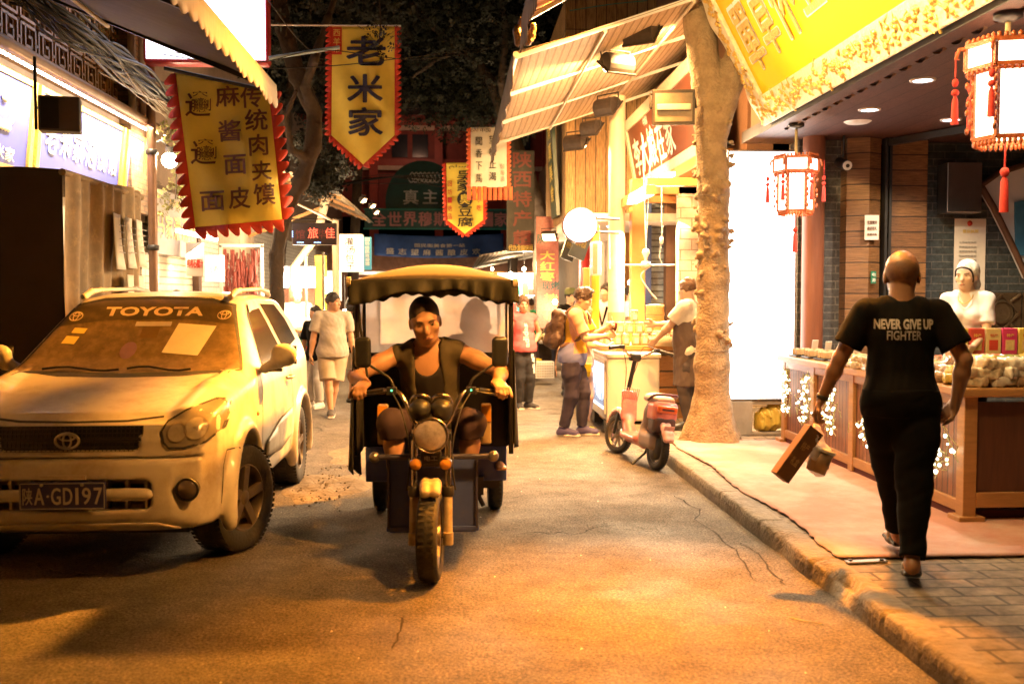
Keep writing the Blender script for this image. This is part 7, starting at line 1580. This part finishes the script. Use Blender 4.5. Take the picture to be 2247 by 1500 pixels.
def top(p, m, sleeve=.62, hem=.86, loose=.014, flare=.018, name='shirt', neck='crew', seed=1, amp=.0045, open_front=False):
    s = Solid(); p.torso(s, loose, .07); T = p.T; g = p.girth
    R3 = [list(r) for r in p.RT]
    s.ell(T(0, -.005 - p.belly * .4, hem + .06), (.155 * g + loose + flare + p.belly * .4, .112 * g + loose + flare + p.belly * .7, .17), R3, .08)
    for i in (0, 1):
        if sleeve > 0:
            e = p.sh[i].lerp(p.el[i], sleeve); r0 = (.046 if p.fem else .056) + loose; r1 = p.arm_r[0] + loose + .014; flatcap(s, p.sh[i], e, r0, r1, .03)
        else:
            d = (p.el[i] - p.sh[i]).normalized(); out = (p.sh[i] - p.sh[1 - i]).normalized(); s.ell(p.sh[i] + out * .075 + d * .03, (.06, .085, .10), R3, .015, 's')
    if neck == 'crew': s.ell(T(0, -.012, 1.487), (.072, .075, .045), R3, .01, 's')
    elif neck == 'scoop': s.ell(T(0, -.09, 1.42), (.078, .10, .12), R3, .012, 's').ell(T(0, .0, 1.50), (.085, .08, .05), R3, .01, 's')
    elif neck == 'vee': s.ell(T(0, -.10, 1.42), (.04, .07, .09), R3, .02, 's').ell(T(0, .0, 1.49), (.075, .075, .05), R3, .01, 's')
    elif neck == 'vest':
        s.box(T(.0, -.16, 1.2), (.078, .17, .32), R3, .03, .02, 's').ell(T(0, -.02, 1.49), (.092, .08, .06), R3, .01, 's')
    s.plane(T(0, 0, hem), p.RT @ Vector((0, 0, -1)), .006)
    if open_front is False and neck != 'vest': pass
    s.noise = folds(amp, 15, seed); o = s.build(name, m, p.t, p.res); return o
def bottom(p, m, length=.97, loose=.012, cuff=.062, name='trousers', waist=.98, seed=2, amp=.0045, seat=True, up=None):
    s = Solid(); g = p.girth; P0 = p.P0
    s.ell(P0 + p.RP @ Vector((0, .012, -.0)), (.158 * g + loose, .122 * g + loose, .13), [list(r) for r in p.RP], .06)
    s.ell(p.T(0, 0, .99), (.14 * g + loose, .10 * g + loose + p.belly * .5, .12), [list(r) for r in p.RT], .06)
    for i in (0, 1):
        h, k, a = p.hip[i], p.kn[i], p.an[i]
        if length > .55:
            f = (length - .5) / .5; s.chain([h, h.lerp(k, .4), k], [.094 * g + loose, .086 * g + loose, .068 + loose], .035); e = k.lerp(a, f); flatcap(s, k, e, .066 + loose, cuff, .03)
        else: f = length / .5; e = h.lerp(k, f); flatcap(s, h, e, .096 * g + loose, .078 * g + loose + .008, .012)
    s.plane(p.T(0, 0, waist), up or p.RT @ Vector((0, 0, 1)), .006); s.noise = folds(amp, 13, seed)
    return s.build(name, m, p.t, p.res)
def shoes(p, m, sole=None, kind='shoe', h=.010):
    for i in (0, 1):
        an, M_ = p.an[i], p.feet[i]; R3 = [list(r) for r in M_]; F_ = lambda x, y, z: an + M_ @ Vector((x, y, z))
        if kind == 'shoe':
            s = Solid(); s.chain([F_(0, .035, -.04), F_(0, -.04, -.03), F_(0, -.16, -.048)], [.045, .046, .036], .03).box(F_(0, -.06, -.055), (.045, .13, .03), R3, .028, .02).cap(F_(0, .01, -.02), F_(0, .005, .02), .046, .045, .02, flat=True); s.plane(F_(0, 0, -.072), M_ @ Vector((0, 0, -1))); sh_ = s.build('shoe', m, p.t, h)
        s = Solid(); s.box(F_(0, -.03, -.074), (.042, .085, .012), R3, .011, .03).box(F_(0, -.12, -.074), (.047, .085, .012), R3, .011, .03); so = s.build('sole', sole or m, sh_ if kind == 'shoe' else p.t, .008)
        if kind == 'sandal':
            for q in (-1, 1): MB().tube(spline([F_(q * .042, -.06, -.065), F_(q * .035, -.09, -.025), F_(0, -.135, -.03), F_(.0, -.16, -.06)], 5), .009, 6).build('strap', m, so)
def shirt_text(p, o, body, m, x, z, w, h, back=False, bold=.05, rz=0, tilt=0.0, off=.005):
    bv_ = bvh_of(o); V, Fc = text_geo(body, w, h, bold, flat=True); ca, sa = math.cos(tilt), math.sin(tilt); V = [(x + ca * a - sa * c, 0, z + sa * a + ca * c) for a, b, c in V]
    fr_ = Matrix.Translation(p.P0 * 0) @ Matrix.Rotation(rz + (PI if back else 0), 4, 'Z') @ Matrix.Translation((0, -1.2, 0))
    return project('lettering', V, Fc, bv_, fr_, m, o, off, .03, 0, 3)

# --- bald man walking away in a black tee
BLK = mat('black_jersey', (.0055, .0048, .0045), .95, var=.25, scale=6, spec=.12)
BLKT = mat('black_track_cloth', (.0045, .004, .004), .95, var=.3, scale=6, spec=.12)
bm_p = PZ(1985, 1262, .13)
bald = person('bald man in black printed tee and flip flops walking away with a carton', (2.43, 5.30, .128), PI - .30, 1.73, SKIND, lean=(.07, 0, .05), head=(-.12, .10, 0), pelvis=(0, 0, .925), girth=1.07, belly=.03, hs=1.13,
              hands=((.43, -.06, .86), (-.285, -.05, .90)), elbow=((.6, .7, -.2), (-.9, .7, 0)), feet=((-.05, -.33, .085, .12, .0), (-.03, .29, .10, -.1, .16)), knee=((0, -1, .1), (0, -1, .1)), curl=(.95, .8), palm=((-1, .2, -.2), (.8, .5, 0)), hand_dir=(None, (.45, -.55, -.7)), res=.007)
ts = top(bald, BLK, .72, .83, .018, .004, 't_shirt', seed=3, amp=.004)
shirt_text(bald, ts, 'NEVER GIVE UP', mat('cracked_print', (.50, .44, .38), .7, var=.5, scale=40), 0, 1.335, .30, .055, True, .04); shirt_text(bald, ts, 'FIGHTER', mat('faded_print_grey', (.30, .26, .23), .7, var=.6, scale=50), .0, 1.275, .175, .05, True, .02)
tr_ = bottom(bald, BLKT, .985, .020, .066, 'trousers', seed=5, amp=.005)
shoes(bald, mat('flip_flop_strap', (.35, .26, .2), .5), mat('flip_flop_sole', (.03, .025, .02), .7), 'sandal')
w_ = bald.wr[0]; MB().lathe([(.030, -.012), (.034, -.012), (.034, .012), (.030, .012)], (0, 0, 0)).build('watch', DARKM, bald.t).matrix_local = Matrix.Translation(w_ - (bald.wr[0] - bald.el[0]).normalized() * .02) @ (bald.wr[0] - bald.el[0]).to_track_quat('Z', 'Y').to_matrix().to_4x4()
b = Solid(); b.cap(bald.T(.05, .105, 1.44), bald.T(-.05, .105, 1.44), .02, k=.01)
s = Solid(); R3 = [list(r) for r in bald.RH]; z = bald.hs; s.ell(bald.Hd(0, .014, .03), (.0785 * z, .0975 * z, .0895 * z), R3, .01); s.ell(bald.Hd(0, -.02, .10), (.10 * z, .12 * z, .085 * z), R3, .02, 's'); s.ell(bald.Hd(0, -.12, 0), (.1 * z, .1 * z, .2 * z), R3, .01, 's'); s.plane(bald.Hd(0, 0, -.05), bald.RH @ Vector((0, .2, -1)), .01); s.build('shaved_hair', mat('shaved_shadow', (.19, .095, .052), .6, var=.3, scale=60), bald.t, .007)
# the bag and the box it holds
bpy.context.view_layer.update()
hw = bald.t.matrix_basis @ (bald.wr[0] + (bald.wr[0] - bald.el[0]).normalized() * .09)
bg = thing('carrier_bag', 'thin white carrier bag swinging from the bald man\'s left hand', 'bag', tuple(hw)); s = Solid(); s.chain([(0, 0, 0), (.015, .02, -.09), (.03, .03, -.2), (.035, .03, -.3)], [.012, .022, .055, .06], .04); s.noise = folds(.008, 40, 5); s.build('bag', film('thin_bag', (.8, .72, .65), .25, .5, .3), bg, .009)
cb = thing('snack_carton', 'brown printed carton tilted in the bald man\'s carrier bag', 'carton', tuple(hw + Vector((-.10, -.0, -.22)))); cb.rotation_euler = (0, math.radians(38), .15); MB().box((0, 0, 0), (.10, .07, .34)).build('carton', mat('brown_carton', (.13, .065, .03), .6, var=.2), cb, .004); glyph(cb, lambda u, v, d: (u, -.035 - d * .3, v), [('特产', .0, .05, .05, .05, mat('carton_print', (.42, .26, .1), .6)), ('礼盒', 0, -.05, .05, .05, mat('carton_print', (.42, .26, .1), .6))])
cu = thing('paper_tub', 'round paper tub hanging beside the tilted carton', 'tub', tuple(hw + Vector((.015, .02, -.33)))); cu.rotation_euler = (0, .35, 0); MB().lathe([(0, 0), (.055, 0), (.065, .13), (0, .13)]).build('cup', mat('tub_brown', (.3, .2, .12), .6), cu); MB().lathe([(.066, .12), (.07, .12), (.07, .14), (0, .142)]).build('lid', WHITEP, cu)

# --- driver
VEST = mat('olive_vest', (.07, .055, .028), .8, var=.25, scale=6)
dp = Vector((-.15, 6.42, 0)); ds = 1.0
drv = person('man in open olive vest and black singlet driving the tricycle', tuple(dp + Vector((0, 0, .02))), .0, 1.90, SKIN, lean=(.30, -.05, -.03), head=(.10, .26, -.13), pelvis=(0, .17, .665), girth=1.06, hs=1.12, res=.0075,
             hands=((.36, -.335, .975), (-.36, -.335, .975)), hand_dir=((.25, -.9, -.25), (-.25, -.9, -.25)), palm=((0, -.2, -1), (0, -.2, -1)), curl=(1.0, 1.0), elbow=((1, .3, -.3), (-1, .3, -.3)), feet=((.20, -.22, .33, 0, 0), (-.20, -.22, .33, 0, 0)), knee=((.35, -1, .8), (-.35, -1, .8)))
face(drv); hair(drv, mat('cropped_hair', (.040, .027, .020), .7, var=.4, scale=60), 'buzz', .0022, -.030)
top(drv, mat('black_singlet', (.014, .010, .010), .8), 0, .90, .006, .004, 'singlet', 'scoop', 4, .003)
top(drv, VEST, 0, .90, .018, .02, 'vest', 'vest', 7, .006)
bottom(drv, mat('dark_maroon_shorts', (.04, .02, .028), .8, var=.3), .60, .020, .078, 'shorts', 1.10, 3, up=(0, .25, 1))
# --- passenger behind the plastic
ps = person('blurred passenger with dark hair sitting behind the cloudy cab window', (.16, 7.15, .02), .1, 1.72, SKIN, pelvis=(0, .15, .78), hands=((.15, -.2, .85), (-.15, -.2, .85)), feet=((.1, -.3, .5), (-.1, -.3, .5)), res=.014, female=True)
hair(ps, HAIRB, 'bob'); top(ps, mat('orange_tee', (.5, .25, .1), .8), .6, .86); bottom(ps, BLKT, .97)

# --- boy in grey
GREYC = mat('heather_grey', (.36, .32, .27), .85, var=.10, scale=40); KHAK = mat('khaki_cloth', (.38, .30, .20), .85, var=.12)
bp_ = PZ(731, 912, 0)
boy = person('stout boy in grey tee and khaki shorts walking towards the camera looking aside', (bp_.x, bp_.y, 0), .12, 1.66, SKIN, head=(.95, .02, 0), lean=(0, .0, .1), girth=1.16, belly=.03, feet=((-.02, .10, .10, .0, .15), (-.03, -.16, .08, -.0)), hands=((.30, .0, .82), (-.31, -.08, .80)), curl=(.6, .6), res=.010)
face(boy); hair(boy, HAIRB, 'short', .014); top(boy, GREYC, .78, .83, .018, .018, 't_shirt', seed=8, amp=.004); bottom(boy, KHAK, .47, .020, .1, 'shorts', seed=4); shoes(boy, mat('grey_slip_on', (.07, .06, .055), .7), mat('pale_sole', (.6, .55, .48), .6))
# --- girl in black beside the tricycle, child behind the boy
g1 = person('long haired woman in black tee half hidden by the tricycle curtain', (PY(776, 700, 15.2).x, 15.2, 0), PI * .7, 1.62, SKIN, female=True, res=.014); hair(g1, HAIRB, 'bob', .014); top(g1, BLK, .6, .82); bottom(g1, KHAK, .45, .03)
shoes(g1, BLACKP)
g2 = person('dark haired child in black jacket close behind the walking boy', (PY(692, 700, 14.6).x, 14.6, 0), -.6, 1.48, SKIN, res=.014); hair(g2, HAIRB, 'bob', .012); top(g2, BLK, .9, .8); bottom(g2, mat('pale_trousers', (.5, .45, .4), .8), .95); shoes(g2, WHITEP)
# --- chef
c1 = person('chef in white coat and white cap under the glaring panel', (PY(652, 700, 16.9).x, 16.9, .05), .3, 1.70, SKINP, res=.014, hands=((.15, -.35, 1.05), (-.2, -.32, 1.08))); top(c1, mat('white_coat', (.68, .66, .62), .8), .95, .7, .02); bottom(c1, KHAK, .95); MB().lathe([(.085, 0), (.092, .05), (.098, .13), (.06, .16), (0, .16)], c1.Hd(0, .015, .07)).build('chef_cap', mat('white_coat', (.68, .66, .62)), c1.t); face(c1, False)
h1 = person('dark haired person passing behind the car roof', (PY(388, 640, 12.2).x, 12.2, 0), .5, 1.68, SKIN, res=.014); hair(h1, HAIRB, 'short', .014); top(h1, GREYC, .6, .84); bottom(h1, BLKT)
# --- woman in pink
wp = PZ(1147, 896, 0)
wm = person('woman in pink sleeveless top and black trousers standing hand on hip', (wp.x, wp.y, 0), .35, 1.62, SKIN, head=(-.15, .08, 0), lean=(0, 0, .1), hands=((.16, -.05, .98), (-.24, -.02, .84)), elbow=((1, .6, 0), (-.5, 1, 0)), female=True, girth=1.12, belly=.02, res=.010, hand_dir=((-.8, -.5, -.2), None), feet=((.10, .02, .08, .5), (-.04, .05, .08, -.2)))
face(wm); hair(wm, HAIRR, 'short', .018, -.01); o = top(wm, mat('coral_pink_top', (.58, .10, .10), .8, var=.08), .12, .88, .016, .02, 'top', seed=2)
shirt_text(wm, o, 'adidas', mat('pale_pink_print', (.72, .55, .45), .7), -.055, 1.13, .36, .085, False, .03, .2, PI / 2)
o = bottom(wm, mat('black_trousers', (.018, .015, .015), .8), .97, .016, .07); shirt_text(wm, o, 'SURF TEAM', WHITEL, .085, .70, .30, .05, False, .04, .25, -1.45)
shoes(wm, mat('black_trainer', (.03, .025, .025), .7), mat('cream_sole', (.6, .52, .42), .6)); MB().lathe([(.031, -.008), (.036, 0), (.031, .008)], tuple(wm.wr[0])).build('bracelet', WHITEP, wm.t)
# --- backpack man drinking
bk_ = PZ(1256, 955, 0)
mn = person('man in yellow and blue sports tee sipping from a cup with a backpack on', (bk_.x, bk_.y, 0), math.radians(72), 1.73, SKINP, head=(math.radians(0), .36, 0), lean=(.14, 0, 0), hands=((.04, -.40, 1.25), (-.06, -.40, 1.16)), elbow=((.5, .3, -1), (-.5, .3, -1)), palm=((-1, 0, 0), (1, 0, .2)), curl=(.7, .7), feet=((.09, -.10, .085, .1), (-.06, .10, .085, -.15)), res=.009)
face(mn); hair(mn, mat('dark_brown_hair', (.045, .022, .012), .5, var=.4, scale=50, bump=.8, bscale=90), 'quiff', .014, -.005)
YT = mat('yellow_sports_cloth', (.70, .40, .03), .75, var=.1); o = top(mn, YT, .80, .84, .020, .02, 't_shirt', seed=9)
o.data.materials.append(mat('violet_blue_cloth', (.16, .19, .45), .75, var=.15)); o.data.materials.append(mat('salmon_cloth', (.62, .30, .20), .75))
for f in o.data.polygons:
    c = f.center; d = abs(c.x)
    if c.z < 1.08 - .12 * (c.y < -.05): f.material_index = 1
    elif d > .155 or c.z > 1.44: f.material_index = 2
bottom(mn, mat('navy_track_cloth', (.028, .022, .05), .75, var=.25), .965, .018, .062, amp=.006); shoes(mn, mat('navy_trainer', (.06, .05, .14), .7), mat('white_sole', (.66, .6, .55), .6))
# backpack, bottle, cup
bt = thing('backpack', 'bulging brown black backpack on the sipping man\'s back', 'backpack', (bk_.x, bk_.y, 0), math.radians(72), s=1.73 / 1.72); q = mn.T
BPM = mat('backpack_cloth', (.055, .03, .022), .65, var=.3, scale=9, bump=.3, bscale=40)
s = Solid(); R3 = [list(r) for r in mn.RT]; s.box(q(0, .215, 1.20), (.145, .085, .235), R3, .07, .03).box(q(0, .30, 1.13), (.115, .05, .14), R3, .045, .02).ell(q(.14, .2, 1.08), (.03, .06, .10), R3, .02).ell(q(-.14, .2, 1.08), (.03, .06, .1), R3, .02); s.noise = folds(.006, 24, 2); s.build('bag', BPM, bt, .010)
for sx in (-1, 1):
    MB().tube(spline([q(sx * .10, .13, 1.40), q(sx * .11, .02, 1.485), q(sx * .125, -.12, 1.36), q(sx * .14, -.09, 1.16), q(sx * .13, .12, 1.02)], 6), .021, 8).build('strap', mat('strap_brown', (.14, .08, .06), .7), bt); MB().grid(lambda u, v: q(sx * .15 + .03 * u, .14 + .02 * math.sin(v * 4), 1.02 - .36 * v), 2, 8).build('loose_strap', mat('pale_strap', (.38, .24, .2), .7), bt, solid=.004)
for k, (x, z) in enumerate(((.0, 1.22), (-.05, 1.02))): MB().tube([q(-.1, .31 - .02 * k, z + .05), q(0, .352 - .0 * k, z + .06), q(.1, .31, z + .05)], .004, 5).build('zip', DARKM, bt)
pt_ = bt.matrix_basis @ q(.175, .21, 1.13); t = thing('water_bottle', 'small clear water bottle with blue cap in the backpack pocket', 'bottle', tuple(pt_)); MB().lathe([(0, 0), (.03, 0), (.032, .1), (.014, .14), (.014, .15)]).build('bottle', mat('bottle_plastic', (.5, .5, .5), .1, coat=.5), t); MB().lathe([(.016, .145), (.017, .165), (0, .166)]).build('cap', mat('blue_cap', (.08, .15, .55), .4), t)
hp_ = bt.matrix_basis @ (mn.wr[0] * .5 + mn.wr[1] * .5 + Vector((0, -.085, .06))); t = thing('drink_cup', 'clear cup of dark plum drink at the sipping man\'s mouth', 'cup', tuple(hp_)); MB().lathe([(0, -.05), (.028, -.05), (.038, .05), (.036, .05), (.0, .035)]).build('cup', mat('plum_drink', (.09, .02, .015), .1, coat=.6), t); MB().tube([(0, 0, .0), (-.03, .0, .12)], .004, 6).build('straw', WHITEP, t)
# --- woman hidden behind him with the yellow bag
w2 = person('woman in grey trousers and yellow flip flops hidden behind the sipping man', (1.50, 11.75, 0), math.radians(80), 1.60, SKINP, hands=((.1, -.32, 1.1), (-.1, -.32, 1.1)), female=True, res=.013); hair(w2, HAIRB, 'bob'); top(w2, mat('pale_pink_tee', (.6, .48, .42), .8), .7, .84); bottom(w2, mat('pinkish_grey_cloth', (.38, .28, .27), .85, var=.15), .88, .02, .085); shoes(w2, mat('yellow_strap', (.6, .5, .04), .5), mat('yellow_sole', (.55, .45, .05), .6), 'sandal')
yb = thing('shoulder_bag', 'bright yellow flap shoulder bag beside the sipping man', 'bag', tuple(PY(1277, 812, 11.55)), .3); s = Solid(); s.box((0, 0, 0), (.105, .035, .08), rad=.025); s.build('bag', mat('lemon_leather', (.75, .55, .02), .4, var=.08), yb, .008); s = Solid(); s.box((0, -.03, .025), (.106, .012, .055), rad=.012); s.build('flap', mat('lemon_leather', (.75, .55, .02)), yb, .008); MB().tube(spline([(-.08, .01, .06), (-.05, .03, .3), (.0, .08, .62)], 5), .006, 6).build('strap', mat('lemon_leather', (.75, .55, .02)), yb)
# --- aproned vendor behind the trunk
vp = PZ(1496, 944, .12)
vn = person('vendor in white tee and dark apron reaching over the counter beside the trunk', (vp.x + .13, vp.y + .06, .12), math.radians(-118), 1.70, SKINP, head=(math.radians(-20), .05, 0), lean=(.10, 0, 0), hands=((.06, -.45, .98), (-.14, -.48, 1.19)), elbow=((.6, .2, -1), (-.7, .3, -1)), res=.010)
hair(vn, HAIRR, 'short', .014); face(vn, False); top(vn, mat('white_tee', (.70, .67, .62), .8, var=.06), .7, .84, .02, .02, 't_shirt'); bottom(vn, mat('dark_jeans', (.05, .04, .045), .8), .96, .016, .07); shoes(vn, BLACKP)
s = Solid(); q = vn.T; s.ell(q(0, -.03, 1.08), (.215, .185, .27), None, .05).cap(q(0, -.02, 1.0), (0, -.02, .52), .20, .195, .06); s.box(q(0, -.13, 1.28), (.12, .03, .12), None, .02, .05); s.plane((0, 0, .5), (0, 0, -1)); s.plane((0, .10, 1), (0, 1, 0)); s.noise = folds(.006, 14, 6); s.build('apron', mat('charcoal_apron', (.085, .062, .058), .8, var=.15), vn.t, .011)
for sx in (-1, 1): MB().tube(spline([q(sx * .09, -.14, 1.36), q(sx * .12, -.03, 1.475), q(sx * .05, .12, 1.3), q(-sx * .1, .12, 1.12)], 5), .012, 6).build('apron_strap', mat('maroon_strap', (.2, .06, .05), .7), vn.t)
# --- saleswoman behind the counter
sp_ = PY(2122, 640, 7.75)
sw_ = person('saleswoman in white blouse and floral headscarf behind the wooden counter', (sp_.x, 7.75, .28), math.radians(-38), 1.62, SKINP, head=(math.radians(-10), .06, 0), hands=((.1, -.3, 1.0), (-.1, -.3, 1.0)), female=True, res=.009)
face(sw_); top(sw_, mat('white_blouse', (.62, .60, .62), .75, var=.06), .75, .8, .008, .012, 'blouse', 'vee'); bottom(sw_, BLKT)
s = Solid(); H_ = sw_.Hd; R3 = [list(r) for r in sw_.RH]; s.ell(H_(0, .03, .045), (.094, .108, .096), R3, .02).chain([H_(0, .10, .0), H_(.02, .115, -.08), H_(.03, .10, -.14)], [.055, .045, .02], .03); s.ell(H_(0, -.114, -.045), (.09, .082, .116), R3, .01, 's'); s.noise = folds(.004, 30, 3); s.build('headscarf', mat('floral_scarf', (.66, .55, .50), .8, var=.4, scale=45), sw_.t, .009)
MB().tube(spline([H_(-.066, -.035, -.05), H_(-.071, -.05, .01), H_(-.055, -.075, .058), H_(0, -.094, .078), H_(.055, -.075, .058), H_(.071, -.05, .01), H_(.066, -.035, -.05)], 5), .0075, 8).build('hair', HAIRB, sw_.t)
b = MB(); b.tube(spline([sw_.T(.06, -.02, 1.46), sw_.T(.05, -.10, 1.40), sw_.T(0, -.125, 1.36), sw_.T(-.05, -.10, 1.40), sw_.T(-.06, -.02, 1.46)], 5), .004, 6); b.build('necklace', GOLD, sw_.t)
# --- distant people
for lb_, px, Y, rz, H_, kind, m, skn, fem in (('woman in green tee with ponytail by the far lit shelves', 1163, 19.6, 2.4, 1.58, 'tail', mat('leaf_green_tee', (.03, .30, .12), .8), SKINP, True), ('man in dark shirt and olive cap beside the date board', 1252, 16.2, .5, 1.74, 'short', BLK, SKINP, False), ('cook in white with dark hair behind the yellow post', 1330, 14.7, -.6, 1.68, 'short', mat('white_coat', (.68, .66, .62)), SKINP, False), ('person in dark apron seen between column and timber post', 1384, 15.6, 1.0, 1.66, 'short', mat('white_tee', (.7, .67, .62)), SKINP, False), ('shopper in pale top with dark hair beyond the woman in pink', 1205, 21.5, .3, 1.6, 'bob', mat('pale_pink_tee', (.6, .48, .42)), SKIN, True)):
    z = .12 if px > 1300 else .0
    d = person(lb_, (PY(px, 700, Y).x, Y, z), rz, H_, skn, res=.015, female=fem, hands=((.1, -.3, 1.05), (-.1, -.3, 1.05))); hair(d, HAIRB, kind, .013); top(d, m, .65, .84); bottom(d, mat('dark_jeans', (.05, .04, .045)), .96); shoes(d, BLACKP)
    if 'cap' in lb_: MB().lathe([(.10, -.01), (.102, .05), (.07, .09), (0, .1)], d.Hd(0, .01, .05)).box(d.Hd(0, -.13, .05), (.14, .09, .012)).build('cap', mat('olive_cap', (.12, .14, .05), .7), d.t)
    if 'apron' in lb_ or 'cook' in lb_: MB().tube([d.T(.08, -.13, 1.38), d.T(.0, -.14, 1.1), d.T(-.08, -.13, 1.38)], .02, 6).build('apron_strap', BLK, d.t)
